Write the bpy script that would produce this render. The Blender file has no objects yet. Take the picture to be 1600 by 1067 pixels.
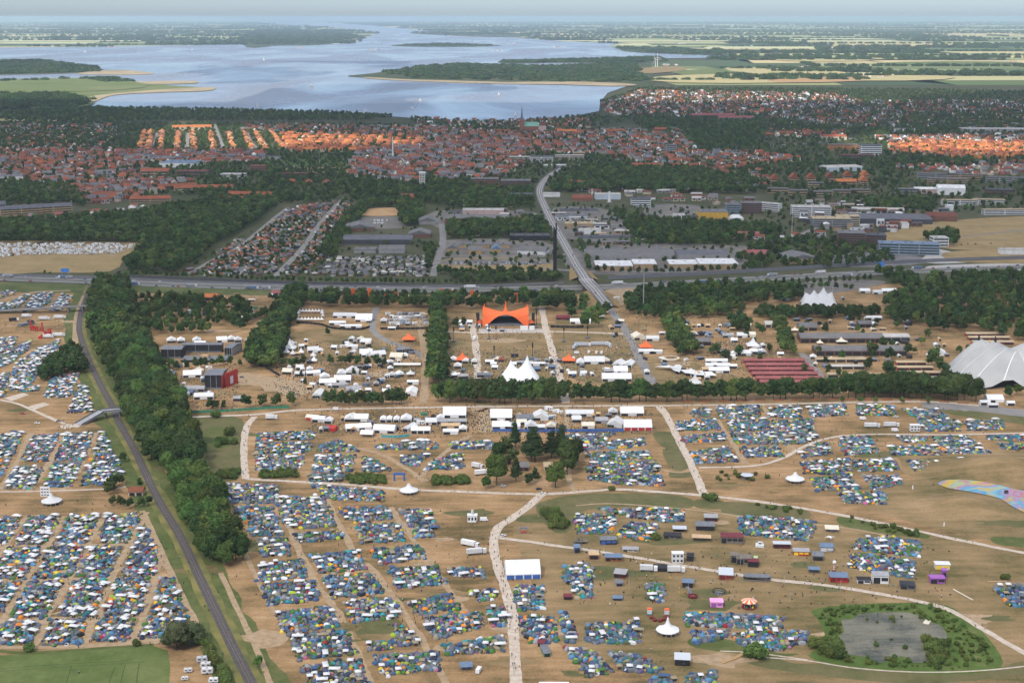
import bpy, bmesh, math, random
import numpy as np
from mathutils import Vector, Matrix, noise as mnoise

R = math.radians
rnd = random.Random(11)
nrg = np.random.default_rng(11)
scene = bpy.context.scene

# ---------------------------------------------------------------- camera
CAM_H = 330.0                       # aircraft height above the ground, metres
FOC = 50.0 / 36.0 * 1600.0          # focal length in photo pixels
PITCH = math.atan((533.5 - 27.0) / FOC)
cam = bpy.data.cameras.new('camera'); cam.lens = 50.0; cam.sensor_width = 36.0
cam.clip_start = 1.0; cam.clip_end = 400000.0
cam_ob = bpy.data.objects.new('camera', cam); scene.collection.objects.link(cam_ob)
cam_ob.location = (0, 0, CAM_H); cam_ob.rotation_euler = (math.pi / 2 - PITCH, 0, 0)
scene.camera = cam_ob

# ---------------------------------------------------------------- sky and sun
SUN_EL, SUN_AZ = R(47), R(208)      # azimuth clockwise from +Y: behind the camera, a little to the left
world = bpy.data.worlds.new('World'); scene.world = world; world.use_nodes = True
wn = world.node_tree.nodes; wl = world.node_tree.links
bg = wn['Background']; sky = wn.new('ShaderNodeTexSky'); sky.sky_type = 'NISHITA'
sky.sun_disc = False; sky.sun_elevation = SUN_EL; sky.sun_rotation = SUN_AZ
sky.altitude = 300; sky.air_density = .6; sky.dust_density = 1.1; sky.ozone_density = 3.0
wl.new(sky.outputs[0], bg.inputs[0]); bg.inputs[1].default_value = 0.125
SUN_DIR = Vector((math.sin(SUN_AZ) * math.cos(SUN_EL), math.cos(SUN_AZ) * math.cos(SUN_EL), math.sin(SUN_EL)))
sl = bpy.data.lights.new('sun', 'SUN'); sl.energy = 4.6; sl.angle = R(0.53); sl.color = (1.0, 0.95, 0.87)
so = bpy.data.objects.new('sun', sl); scene.collection.objects.link(so)
so.location = (0, 0, 3000); so.rotation_euler = (-SUN_DIR).to_track_quat('-Z', 'Y').to_euler()

vs = scene.view_settings
vs.view_transform = 'Standard'; vs.look = 'None'; vs.gamma = 1.0; vs.use_curve_mapping = False
vs.exposure = 0.36
scene.render.engine = 'CYCLES'
scene.cycles.use_denoising = True
scene.cycles.max_bounces = 4; scene.cycles.diffuse_bounces = 2; scene.cycles.glossy_bounces = 2
scene.cycles.transparent_max_bounces = 6; scene.cycles.volume_bounces = 2
scene.cycles.sample_clamp_indirect = 4.0
scene.cycles.caustics_reflective = False; scene.cycles.caustics_refractive = False

# ---------------------------------------------------------------- from photo pixels to places on the ground
_sp, _cp = math.sin(PITCH), math.cos(PITCH)
def ray(px, py):
    cx = (px - 800.0) / FOC; cy = (533.5 - py) / FOC
    return cx, _cp + cy * _sp, -_sp + cy * _cp
def P(px, py, z=0.0):
    dx, dy, dz = ray(px, py); t = (z - CAM_H) / dz
    return Vector((dx * t, dy * t, z))
def MPP(py):                        # metres per photo pixel across, at ground row py
    g = P(800, py); return (g.y * _cp + CAM_H * _sp) / FOC
def HT(py, ptop):                   # height of a thing that stands at row py and reaches row ptop
    g = P(800, py); _, dy, dz = ray(800, ptop); return CAM_H + g.y * dz / dy
def PXY(x, y):                      # ground point -> photo pixel
    d = y * _cp + CAM_H * _sp; u = y * _sp - CAM_H * _cp
    return 800 + FOC * x / d, 533.5 - FOC * u / d
def W(poly, z=0.0): return [P(a, b, z) for a, b in poly]

def catmull(pts, n=6, closed=False):
    out = []; m = len(pts)
    rng = range(m) if closed else range(m - 1)
    for i in rng:
        if closed: p0, p1, p2, p3 = pts[i-1], pts[i], pts[(i+1) % m], pts[(i+2) % m]
        else: p0, p1, p2, p3 = pts[max(i-1, 0)], pts[i], pts[i+1], pts[min(i+2, m-1)]
        for k in range(n):
            t = k / n; t2 = t*t; t3 = t2*t
            out.append(p0*(-.5*t3+t2-.5*t) + p1*(1.5*t3-2.5*t2+1) + p2*(-1.5*t3+2*t2+.5*t) + p3*(.5*t3-.5*t2))
    if not closed: out.append(pts[-1].copy())
    return out

def inside(poly, X, Y):             # poly: list of (x,y); X,Y arrays
    X = np.asarray(X); Y = np.asarray(Y); r = np.zeros(X.shape, bool); n = len(poly); j = n - 1
    for i in range(n):
        xi, yi = poly[i][0], poly[i][1]; xj, yj = poly[j][0], poly[j][1]
        c = ((yi > Y) != (yj > Y)) & (X < (xj - xi) * (Y - yi) / (yj - yi + 1e-12) + xi)
        r ^= c; j = i
    return r

# ---------------------------------------------------------------- materials
MATS = {}
def lin(r, g, b):
    f = lambda c: ((c/255 + .055)/1.055)**2.4 if c/255 > .04045 else c/255/12.92
    return (f(r), f(g), f(b))
def pm(name, col, rough=.85, var=0.0, scale=1.0, col2=None, bump=0.0, metal=0.0, spec=.3, rand=0.0, detail=4, thresh=(.35, .65)):
    """principled material; col2 is mixed in by object-space noise, rand varies the tone object by object"""
    if name in MATS: return MATS[name]
    m = bpy.data.materials.new(name); m.use_nodes = True; MATS[name] = m
    nt = m.node_tree; N = nt.nodes; L = nt.links; b = N['Principled BSDF']
    b.inputs['Roughness'].default_value = rough; b.inputs['Metallic'].default_value = metal
    b.inputs['Specular IOR Level'].default_value = spec
    b.inputs['Base Color'].default_value = (*col, 1)
    out = None
    if col2 is not None or var or bump:
        tc = N.new('ShaderNodeTexCoord'); nz = N.new('ShaderNodeTexNoise')
        nz.inputs['Scale'].default_value = scale; nz.inputs['Detail'].default_value = detail
        L.new(tc.outputs['Object'], nz.inputs['Vector'])
        if col2 is None: col2 = tuple(c * (1 - var) for c in col)
        mr = N.new('ShaderNodeMapRange'); mr.inputs[1].default_value = thresh[0]; mr.inputs[2].default_value = thresh[1]
        L.new(nz.outputs['Fac'], mr.inputs[0])
        mx = N.new('ShaderNodeMix'); mx.data_type = 'RGBA'
        mx.inputs[6].default_value = (*col, 1); mx.inputs[7].default_value = (*col2, 1)
        L.new(mr.outputs[0], mx.inputs[0]); out = mx.outputs[2]
        if bump:
            bp = N.new('ShaderNodeBump'); bp.inputs['Strength'].default_value = bump; bp.inputs['Distance'].default_value = .5
            L.new(nz.outputs['Fac'], bp.inputs['Height']); L.new(bp.outputs[0], b.inputs['Normal'])
    if rand:
        oi = N.new('ShaderNodeObjectInfo'); hs = N.new('ShaderNodeHueSaturation')
        a = N.new('ShaderNodeMapRange'); a.inputs[3].default_value = 1 - rand; a.inputs[4].default_value = 1 + rand
        L.new(oi.outputs['Random'], a.inputs[0]); L.new(a.outputs[0], hs.inputs['Value'])
        w2 = N.new('ShaderNodeMath'); w2.operation = 'MULTIPLY'; w2.inputs[1].default_value = 7.13
        fr = N.new('ShaderNodeMath'); fr.operation = 'FRACT'; L.new(oi.outputs['Random'], w2.inputs[0]); L.new(w2.outputs[0], fr.inputs[0])
        h = N.new('ShaderNodeMapRange'); h.inputs[3].default_value = .5 - .10 * rand; h.inputs[4].default_value = .5 + .10 * rand
        L.new(fr.outputs[0], h.inputs[0]); L.new(h.outputs[0], hs.inputs['Hue'])
        if out is None: hs.inputs['Color'].default_value = (*col, 1)
        else: L.new(out, hs.inputs['Color'])
        out = hs.outputs[0]
    if out is not None: L.new(out, b.inputs['Base Color'])
    return m
def vcol(name='mixed_colours', rough=.8):
    if name in MATS: return MATS[name]
    m = bpy.data.materials.new(name); m.use_nodes = True; MATS[name] = m
    N = m.node_tree.nodes; a = N.new('ShaderNodeAttribute'); a.attribute_name = 'Col'
    nz = N.new('ShaderNodeTexNoise'); nz.inputs['Scale'].default_value = .45; nz.inputs['Detail'].default_value = 3
    tc = N.new('ShaderNodeTexCoord'); m.node_tree.links.new(tc.outputs['Object'], nz.inputs['Vector'])
    mr = N.new('ShaderNodeMapRange'); mr.inputs[3].default_value = .78; mr.inputs[4].default_value = 1.16
    m.node_tree.links.new(nz.outputs['Fac'], mr.inputs[0])
    mx = N.new('ShaderNodeMix'); mx.data_type = 'RGBA'; mx.blend_type = 'MULTIPLY'; mx.inputs[0].default_value = 1
    m.node_tree.links.new(a.outputs['Color'], mx.inputs[6]); m.node_tree.links.new(mr.outputs[0], mx.inputs[7])
    b = N['Principled BSDF']; b.inputs['Roughness'].default_value = rough; b.inputs['Specular IOR Level'].default_value = .25
    m.node_tree.links.new(mx.outputs[2], b.inputs['Base Color'])
    return m

def soil(name, stops, big=.012, mid=.08, fine=.6, streak=None):
    """ground cover: three noise sizes pick colours from a ramp"""
    m = bpy.data.materials.new(name); m.use_nodes = True; MATS[name] = m
    nt = m.node_tree; N = nt.nodes; L = nt.links; b = N['Principled BSDF']
    b.inputs['Roughness'].default_value = .95; b.inputs['Specular IOR Level'].default_value = .15
    tc = N.new('ShaderNodeTexCoord'); acc = None
    for sc, wt in ((big, .5), (mid, .3), (fine, .2)):
        nz = N.new('ShaderNodeTexNoise'); nz.inputs['Scale'].default_value = sc; nz.inputs['Detail'].default_value = 5
        nz.inputs['Roughness'].default_value = .62
        if streak and sc == mid:
            mp = N.new('ShaderNodeMapping'); mp.inputs['Scale'].default_value = streak
            L.new(tc.outputs['Object'], mp.inputs[0]); L.new(mp.outputs[0], nz.inputs['Vector'])
        else: L.new(tc.outputs['Object'], nz.inputs['Vector'])
        mu = N.new('ShaderNodeMath'); mu.operation = 'MULTIPLY'; mu.inputs[1].default_value = wt
        L.new(nz.outputs['Fac'], mu.inputs[0])
        if acc is None: acc = mu.outputs[0]
        else:
            ad = N.new('ShaderNodeMath'); ad.operation = 'ADD'; L.new(acc, ad.inputs[0]); L.new(mu.outputs[0], ad.inputs[1]); acc = ad.outputs[0]
    cr = N.new('ShaderNodeValToRGB'); L.new(acc, cr.inputs[0])
    e = cr.color_ramp.elements
    while len(e) < len(stops): e.new(.5)
    for i, (p, c) in enumerate(stops): e[i].position = p; e[i].color = (*c, 1)
    L.new(cr.outputs[0], b.inputs['Base Color'])
    return m

# ---------------------------------------------------------------- mesh building
class MB:
    def __init__(s): s.v = []; s.f = []; s.m = []
    def add(s, vs_, fs_, mi=0):
        o = len(s.v); s.v += [tuple(v) for v in vs_]; s.f += [tuple(i + o for i in f) for f in fs_]; s.m += [mi] * len(fs_); return s
    def box(s, x0, x1, y0, y1, z0, z1, mi=0, bottom=False):
        v = [(x0,y0,z0),(x1,y0,z0),(x1,y1,z0),(x0,y1,z0),(x0,y0,z1),(x1,y0,z1),(x1,y1,z1),(x0,y1,z1)]
        f = [(4,5,6,7),(0,1,5,4),(1,2,6,5),(2,3,7,6),(3,0,4,7)]
        if bottom: f.append((3,2,1,0))
        return s.add(v, f, mi)
    def cbox(s, cx, cy, w, d, z0, z1, rz=0, mi=0, bottom=True):
        c, n = math.cos(rz), math.sin(rz)
        q = [(-w/2,-d/2),(w/2,-d/2),(w/2,d/2),(-w/2,d/2)]
        v = [(cx+a*c-b*n, cy+a*n+b*c, z) for z in (z0, z1) for a, b in q]
        f = [(4,5,6,7),(0,1,5,4),(1,2,6,5),(2,3,7,6),(3,0,4,7)] + ([(3,2,1,0)] if bottom else [])
        return s.add(v, f, mi)
    def gable(s, w, d, z0, z1, axis='x', mi=0, th=.0):
        a, b = w/2, d/2
        if axis == 'x':
            v = [(-a,-b,z0),(a,-b,z0),(a,b,z0),(-a,b,z0),(-a,0,z1),(a,0,z1)]
            f = [(0,1,5,4),(2,3,4,5),(1,2,5),(3,0,4),(3,2,1,0)]
        else:
            v = [(-a,-b,z0),(a,-b,z0),(a,b,z0),(-a,b,z0),(0,-b,z1),(0,b,z1)]
            f = [(3,0,4,5),(1,2,5,4),(0,1,4),(2,3,5),(3,2,1,0)]
        return s.add(v, f, mi)
    def hip(s, w, d, z0, z1, k=.3, mi=0):
        a, b = w/2, d/2
        if w >= d: t = [(-a + k*w, 0), (a - k*w, 0)]
        else: t = [(0, -b + k*d), (0, b - k*d)]
        v = [(-a,-b,z0),(a,-b,z0),(a,b,z0),(-a,b,z0),(*t[0],z1),(*t[1],z1)]
        f = [(0,1,5,4),(1,2,5),(2,3,4,5),(3,0,4)] if w >= d else [(0,1,4),(1,2,5,4),(2,3,5),(3,0,4,5)]
        return s.add(v, f + [(3,2,1,0)], mi)
    def cyl(s, x, y, z0, z1, r0, r1=None, n=8, mi=0, cap=True):
        r1 = r0 if r1 is None else r1
        v = [(x + r*math.cos(2*math.pi*k/n), y + r*math.sin(2*math.pi*k/n), z) for z, r in ((z0, r0), (z1, r1)) for k in range(n)]
        f = [(k, (k+1) % n, n + (k+1) % n, n + k) for k in range(n)]
        if cap: f.append(tuple(range(n, 2*n)))
        return s.add(v, f, mi)
    def bar(s, a, b, r, n=4, mi=0):
        a, b = Vector(a), Vector(b); d = (b - a).normalized(); u = d.orthogonal().normalized(); w = d.cross(u)
        v = [tuple(p + (u*math.cos(2*math.pi*k/n) + w*math.sin(2*math.pi*k/n))*r) for p in (a, b) for k in range(n)]
        f = [(k, (k+1) % n, n + (k+1) % n, n + k) for k in range(n)] + [tuple(range(n-1, -1, -1)), tuple(range(n, 2*n))]
        return s.add(v, f, mi)
    def lathe(s, prof, n=12, mi=0, x=0, y=0, wob=None):
        o = len(s.v)
        for i, (r, z) in enumerate(prof):
            for k in range(n):
                rr = r if wob is None else r * wob(k, i)
                s.v.append((x + rr*math.cos(2*math.pi*k/n), y + rr*math.sin(2*math.pi*k/n), z))
        for i in range(len(prof)-1):
            for k in range(n):
                s.f.append((o+i*n+k, o+i*n+(k+1) % n, o+(i+1)*n+(k+1) % n, o+(i+1)*n+k)); s.m.append(mi)
        return s
    def mesh(s, name, mats):
        me = bpy.data.meshes.new(name); me.from_pydata(s.v, [], s.f)
        for m in (mats if isinstance(mats, (list, tuple)) else [mats]): me.materials.append(m)
        if any(s.m): me.polygons.foreach_set('material_index', s.m)
        me.update(); return me

COL = scene.collection
def link(o): COL.objects.link(o); return o
LABELS = {}
def tag(o, label=None, cat=None, group=None, kind=None):
    if label:
        o['label'] = label; LABELS.setdefault(label, []).append(o)
    if cat: o['category'] = cat
    if group: o['group'] = group
    if kind: o['kind'] = kind
    return o
def obj(name, me, parent=None, loc=None, rz=0.0, mat=None):
    o = bpy.data.objects.new(name, me)
    if parent is not None: o.parent = parent
    if loc is not None: o.location = loc
    if rz: o.rotation_euler = (0, 0, rz)
    if mat is not None:
        o.material_slots[0].link = 'OBJECT'; o.material_slots[0].material = mat
    return link(o)
def empty(name, loc, rz=0.0, scale=None):
    o = bpy.data.objects.new(name, None); o.empty_display_size = .5; o.location = loc; o.rotation_euler = (0, 0, rz)
    if scale is not None: o.scale = scale if hasattr(scale, '__len__') else (scale,) * 3
    return link(o)
def thing(name, label, cat, loc, parts, rz=0.0, scale=None, group=None, mats=None):
    """parts: [(name, mesh[, [(subname, mesh), ...]]), ...] -> Empty with its parts; mats overrides a part's first material"""
    e = tag(empty(name, loc, rz, scale), label, cat, group)
    for p in parts:
        o = obj(p[0], p[1], e, mat=(mats or {}).get(p[0]))
        for q in (p[2] if len(p) > 2 else []): obj(q[0], q[1], o, mat=(mats or {}).get(q[0]))
    return e

def sheet(name, pts, z, mat, kind='structure', label=None, cat=None, smooth=0, jitter=0.0, parent=None):
    pts = [Vector((p.x, p.y, 0)) for p in pts]
    if smooth: pts = catmull(pts, smooth, True)
    if jitter:
        pts = [p + Vector((mnoise.noise(p*.013), mnoise.noise(p*.013 + Vector((9, 4, 0))), 0)) * jitter for p in pts]
    me = bpy.data.meshes.new(name); me.from_pydata([(p.x, p.y, z) for p in pts], [], [tuple(range(len(pts)))])
    me.materials.append(mat); me.update()
    if me.polygons[0].normal.z < 0: me.flip_normals()
    o = obj(name, me, parent)
    if parent is None: tag(o, label, cat, kind=kind)
    return o
def ribbon(name, pts, width, z, mat, kind='structure', smooth=6, label=None, cat=None, wob=0.0, off=0.0, parent=None, zf=None):
    if smooth: pts = catmull(pts, smooth)
    v, f = [], []
    for i, p in enumerate(pts):
        a = pts[max(i-1, 0)]; b = pts[min(i+1, len(pts)-1)]; t = (b - a); t.z = 0
        t = t.normalized() if t.length > 1e-6 else Vector((1, 0, 0)); n = Vector((-t.y, t.x, 0))
        w, w2 = [width * (1 + ((mnoise.noise(Vector((p.x*.05, p.y*.05, k))) + .6*mnoise.noise(Vector((p.x*.21, p.y*.21, k)))) * wob if wob else 0)) for k in (3, 8)]
        zz = z if zf is None else zf(i / (len(pts)-1))
        q = Vector((p.x, p.y, 0)) + n * off
        v += [(*(q + n*w/2).xy, zz), (*(q - n*w2/2).xy, zz)]
        if i: k = 2*i; f.append((k-2, k-1, k+1, k))
    me = bpy.data.meshes.new(name); me.from_pydata(v, [], f); me.materials.append(mat); me.update()
    if me.polygons and me.polygons[0].normal.z < 0: me.flip_normals()
    o = obj(name, me, parent)
    if parent is None: tag(o, label, cat, kind=kind)
    return o

class Joiner:
    """many copies of small templates joined into ONE mesh with a colour for each copy and face group"""
    def __init__(s): s.V = []; s.L = []; s.S = []; s.C = []; s.n = 0
    def add(s, tmpl, M, cols):
        """tmpl: (verts, faces, colour index of each face); M: (n,4,4); cols: (n,k,3)"""
        v, f, ci = tmpl; v = np.asarray(v, float); n = len(M)
        if n == 0: return
        M = np.asarray(M, float); cols = np.asarray(cols, float)
        vh = np.concatenate([v, np.ones((len(v), 1))], 1)
        X = np.einsum('nij,vj->nvi', M[:, :3, :], vh)
        lens = np.array([len(q) for q in f]); loops = np.concatenate([np.array(q) for q in f])
        L = loops[None, :] + (np.arange(n) * len(v))[:, None] + s.n
        lc = np.repeat(np.asarray(ci), lens)
        s.V.append(X.reshape(-1, 3)); s.L.append(L.reshape(-1)); s.S.append(np.tile(lens, n))
        s.C.append(cols[:, lc, :].reshape(-1, 3)); s.n += n * len(v)
    def build(s, name, mat, label=None, cat=None, kind='stuff'):
        V = np.concatenate(s.V); L = np.concatenate(s.L); S = np.concatenate(s.S); C = np.concatenate(s.C)
        me = bpy.data.meshes.new(name)
        me.vertices.add(len(V)); me.vertices.foreach_set('co', V.astype('f').ravel())
        me.loops.add(len(L)); me.loops.foreach_set('vertex_index', L.astype('i'))
        me.polygons.add(len(S)); st = np.concatenate([[0], np.cumsum(S)[:-1]])
        me.polygons.foreach_set('loop_start', st.astype('i'))
        a = me.color_attributes.new('Col', 'FLOAT_COLOR', 'CORNER')
        a.data.foreach_set('color', np.concatenate([C, np.ones((len(C), 1))], 1).astype('f').ravel())
        me.materials.append(mat); me.update(calc_edges=True); me.validate()
        return tag(obj(name, me), label, cat, kind=kind)
def mats44(x, y, z, rz, sx, sy, sz):
    n = len(x); M = np.zeros((n, 4, 4)); c, s_ = np.cos(rz), np.sin(rz)
    M[:, 0, 0] = c*sx; M[:, 0, 1] = -s_*sy; M[:, 1, 0] = s_*sx; M[:, 1, 1] = c*sy; M[:, 2, 2] = sz
    M[:, 0, 3] = x; M[:, 1, 3] = y; M[:, 2, 3] = z; M[:, 3, 3] = 1
    return M

# ---------------------------------------------------------------- landmarks that labels refer to
LM = [l.split(';') for l in """the railway footbridge;160;652|the railway house;210;772|the left round marquee;76;787|the crop field;110;1045|the loose willow;290;1000|the camp copse;832;725|the arch gate;622;740|the round marquee by the gate;638;772|the finger tower;738;806|the path fork;815;800|the blue fronted hall;818;890|the front round marquee;1045;988|the carousel;1172;945|the pink wagon;1120;944|the pond;1390;990|the painted cloth;1540;780|the right round marquee;1245;753|the orange stage;790;497|the arena tent;1560;575|the red sided stage;338;595|the long black stage;300;552|the red stables;1225;580|the double peaked tent;812;588|the four peaked tent;1282;470|the motorway bridge;915;445|the three chimneys;867;400|the water tower;660;285|the cathedral;820;200|the striped tower;1361;238|the yellow warehouse;1115;338|the blue grey office;1420;388|the dark roofed school;590;382|the caravan field;100;391|the market tents;600;662|the red fronted hall;997;662|the grey stable halls;1330;535|the tent ring;485;495|the hexagonal canopy;1167;742|the right window tower;1430;669|the orange terraces;300;215|the sports field;490;254|the clay pitch;598;333|the car lot;775;410|the gabled blocks;1290;285|the yellow slabs;60;328|the striped office;1000;316|the dry wasteland;1530;360|the truck boxes;735;858|the white warehouses;1040;412|the red sculptures;62;517|the white house front;1376;905|the pallet fort;1162;878|the gravel path end;806;1040|the caravan lane;320;1040|the barrel tubs;1030;968|the purple wagon;1465;910|the black bar;1066;1035|the path junction;1098;772|the letter board;71;770|the railway bend;137;560|the belt's lower end;360;860""".split('|')]
LM = [(a, float(b), float(c)) for a, b, c in LM]
def near(px, py):
    best = min(LM, key=lambda l: ((l[1]-px) * 1.0)**2 + ((l[2]-py) * 2.2)**2)
    dx, dy = px - best[1], (py - best[2]) * 1.6
    if abs(dx) > abs(dy): r = 'left of' if dx < 0 else 'right of'
    else: r = 'in front of' if dy > 0 else 'behind'
    return r + ' ' + best[0]
def nearxy(x, y): return near(*PXY(x, y))

# == THE SETTING
m_land = soil('rough_land', [(.32, (.035, .045, .018)), (.45, (.055, .062, .026)), (.55, (.075, .075, .038)), (.66, (.12, .105, .062))], big=.006, mid=.04, fine=.3)
m_dry = soil('trampled_dry_grass', [(.40, (.105, .080, .032)), (.455, (.185, .122, .056)), (.51, (.268, .168, .080)), (.56, (.33, .208, .104)), (.62, (.41, .275, .155))], big=.022, mid=.09, fine=.6, streak=(.35, 1.8, 1))
m_olive = soil('short_dry_grass', [(.39, (.095, .085, .032)), (.46, (.172, .125, .056)), (.53, (.235, .162, .080)), (.62, (.31, .212, .11))], big=.02, mid=.1, fine=.6, streak=(.3, 1.6, 1))
m_green = soil('rough_green_grass', [(.35, (.045, .062, .018)), (.47, (.075, .095, .028)), (.58, (.12, .125, .045)), (.7, (.2, .165, .075))], big=.03, mid=.15, fine=.7)
m_grassy = soil('olive_grass_patch', [(.35, (.062, .070, .026)), (.47, (.10, .10, .04)), (.6, (.15, .125, .06))], big=.03, mid=.15, fine=.7)
m_crop = soil('green_crop', [(.40, (.068, .098, .026)), (.5, (.098, .130, .038)), (.6, (.135, .155, .055))], big=.02, mid=.1, fine=.35)
m_gravel = pm('pale_gravel', (.52, .45, .375), .95, col2=(.40, .32, .245), scale=.3)
m_dirt = pm('bare_dirt_track', (.37, .27, .165), .95, col2=(.27, .19, .11), scale=.25)
m_asph = pm('asphalt', (.125, .12, .125), .9, col2=(.19, .18, .175), scale=.06)
m_asph2 = pm('pale_worn_asphalt', (.17, .163, .158), .9, col2=(.225, .21, .195), scale=.08)
m_paint = pm('road_paint', (.75, .75, .73), .8)
m_ballast = pm('rail_ballast', (.10, .085, .078), .95, col2=(.065, .055, .055), scale=.5)
m_steel = pm('rail_steel', (.25, .22, .21), .5, metal=.6)
m_concrete = pm('concrete', (.42, .40, .37), .9, col2=(.33, .31, .29), scale=.2)
m_dkgrey = pm('dark_barrier', (.075, .075, .085), .9, col2=(.11, .105, .11), scale=.1)
m_sand = pm('shore_sand', (.42, .33, .20), .95, col2=(.30, .24, .15), scale=.01)

# the ground: one sheet to the horizon
ex = 118000.0
me = bpy.data.meshes.new('ground'); me.from_pydata([(-ex, -6000, 0), (ex, -6000, 0), (ex, ex, 0), (-ex, ex, 0)], [], [(0, 1, 2, 3)])
me.materials.append(m_land); tag(obj('ground', me), kind='structure')

# festival grounds south of the motorway
sheet('festival_ground', [Vector((-1500, 60, 0)), Vector((1500, 60, 0)), Vector((1500, 1790, 0))] + W([(1600, 436), (1400, 443), (1000, 458), (700, 461), (400, 458), (150, 448), (0, 441)]) + [Vector((-1500, 1860, 0))], .06, m_dry)

# olive and green patches on the festival ground
for nm, pl, mt in (
    ('grass_patch', [(1018, 676), (1052, 677), (1059, 699), (1032, 698)], m_grassy), ('grass_patch', [(1032, 702), (1066, 703), (1075, 731), (1048, 732)], m_grassy),
    ('grass_patch', [(1048, 737), (1080, 737), (1080, 745), (1050, 746)], m_grassy),
    ('meadow', [(835, 790), (880, 775), (960, 771), (1070, 775), (1080, 793), (960, 792), (905, 800), (885, 830), (860, 828)], m_grassy),
    ('meadow', [(1135, 784), (1200, 788), (1262, 797), (1255, 812), (1190, 808), (1132, 802)], m_grassy), ('meadow', [(1092, 780), (1133, 783), (1128, 795), (1090, 793)], m_grassy),
    ('meadow', [(1320, 806), (1440, 834), (1438, 842), (1318, 822)], m_green), ('meadow', [(1555, 838), (1620, 842), (1620, 854), (1560, 850)], m_green),
    ('meadow', [(285, 655), (378, 655), (376, 742), (330, 745), (318, 700)], m_grassy),
    ('meadow', [(320, 670), (360, 672), (358, 698), (320, 698)], m_green),
    ('campsite_meadow', [(840, 785), (1330, 820), (1620, 880), (1650, 1100), (1240, 1100), (880, 1010), (830, 905)], m_olive),
    ('campsite_meadow', [(1330, 770), (1480, 740), (1700, 690), (1700, 850), (1420, 815)], m_olive),
    ('arena_lawn', [(700, 520), (845, 520), (870, 600), (700, 600)], m_olive), ('arena_lawn', [(870, 500), (975, 500), (1008, 590), (890, 590)], m_olive),
    ('arena_lawn', [(460, 520), (585, 515), (600, 560), (450, 560)], m_olive), ('arena_lawn', [(1022, 555), (1160, 590), (1180, 605), (1030, 603)], m_olive),
    ('meadow', [(1450, 634), (1640, 652), (1640, 668), (1490, 648)], m_grassy), ('verge', [(0, 442), (150, 447), (135, 458), (0, 455)], m_green),
    ('verge', [(200, 447), (450, 456), (450, 462), (210, 457)], m_green), ('camp_verge', [(1080, 995), (1140, 998), (1200, 1018), (1260, 1022), (1260, 1032), (1180, 1024), (1085, 1010)], m_green),
    ('meadow', [(1170, 1015), (1260, 1026), (1420, 1048), (1620, 1035), (1620, 1053), (1400, 1066), (1180, 1040)], m_grassy),
    ('camp_clearing', [(552, 970), (612, 965), (630, 982), (600, 1000), (565, 1000)], m_grassy)):
    sheet(nm, W(pl), .10 + .012 * rnd.random(), mt, smooth=4, jitter=3.0)
# crop field, bottom left, with a darker margin and tractor lines
cf = sheet('crop_field', W([(-300, 1100), (-300, 1028), (0, 1024), (110, 1016), (240, 1009), (262, 1016), (266, 1040), (262, 1100)]) + [Vector((-190, 560, 0)), Vector((-560, 560, 0))], .14, m_crop)
m_line = pm('tractor_line', (.035, .065, .018), .95)
for pl in ([(-40, 1052), (90, 1042), (180, 1037), (225, 1034)], [(90, 1100), (105, 1062), (112, 1040)], [(184, 1100), (190, 1060), (196, 1038)], [(164, 1100), (172, 1062), (180, 1042)], [(-20, 1046), (90, 1038), (200, 1032)], [(212, 1100), (214, 1060), (218, 1036)]):
    ribbon('tractor_line', W(pl), .45, .16, m_line, smooth=3, parent=cf)
ribbon('field_margin', W([(-20, 1014), (40, 1020), (110, 1016), (240, 1007)]), 3.5, .17, m_green, wob=.5)

# paths
def path(nm, pl, w, mt, z=.2, wob=.35): return ribbon(nm, W(pl), w, z + .012 * rnd.random(), mt, wob=wob, smooth=14)
for k in range(110):
    a = P(rnd.uniform(0, 1600), rnd.choice([rnd.uniform(500, 640), rnd.uniform(640, 1066), rnd.uniform(760, 1066)])); q = rnd.uniform(3, 13)
    sheet('worn_patch' if k % 3 else 'grass_patch', [a + Vector((math.cos(t*.628)*q*rnd.uniform(.7, 2.6), math.sin(t*.628)*q*rnd.uniform(.5, 1.2), 0)) for t in range(10)], .113 + k*.0001, (m_grassy, m_dirt, m_olive)[k % 3], smooth=3, jitter=2)
path('gravel_path', [(398, 651), (386, 666), (382, 690), (381, 720), (384, 748)], 5.5, m_gravel)
path('gravel_path', [(384, 748), (450, 752), (540, 757), (640, 765), (740, 769), (850, 772), (960, 765), (1020, 768), (1100, 774)], 4.6, m_gravel, .215)
path('gravel_path', [(1100, 774), (1200, 786), (1320, 806), (1430, 829), (1520, 848), (1700, 884)], 4.4, m_gravel, .23)
path('gravel_path', [(280, 652), (398, 648), (470, 641), (650, 637), (830, 635), (1030, 634)], 5, m_gravel, .245)
path('gravel_path', [(1030, 634), (1200, 632), (1330, 629), (1450, 628), (1530, 634)], 5, m_gravel, .26)
path('gravel_path', [(1028, 634), (1040, 648), (1058, 682), (1078, 722), (1100, 772)], 6.2, m_gravel, .275)
path('gravel_path', [(1092, 731), (1180, 728), (1225, 715), (1258, 697), (1300, 684), (1360, 679), (1500, 679), (1700, 674)], 3.6, m_gravel, .29)
path('gravel_path', [(848, 772), (826, 790), (800, 810), (778, 825), (772, 845), (776, 880), (790, 920), (800, 960), (804, 1010), (808, 1110)], 6, m_gravel, .305)
path('gravel_path', [(776, 840), (850, 850), (960, 866), (1080, 886), (1200, 905), (1300, 916), (1400, 933), (1480, 952), (1540, 986), (1640, 1042)], 4.2, m_gravel, .32)
path('dirt_track', [(222, 798), (240, 835), (262, 885), (286, 935), (306, 975), (318, 1010)], 4.0, m_dirt)
path('dirt_track', [(-60, 768), (40, 768), (170, 764), (196, 760)], 2.6, m_gravel, .23)
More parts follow.
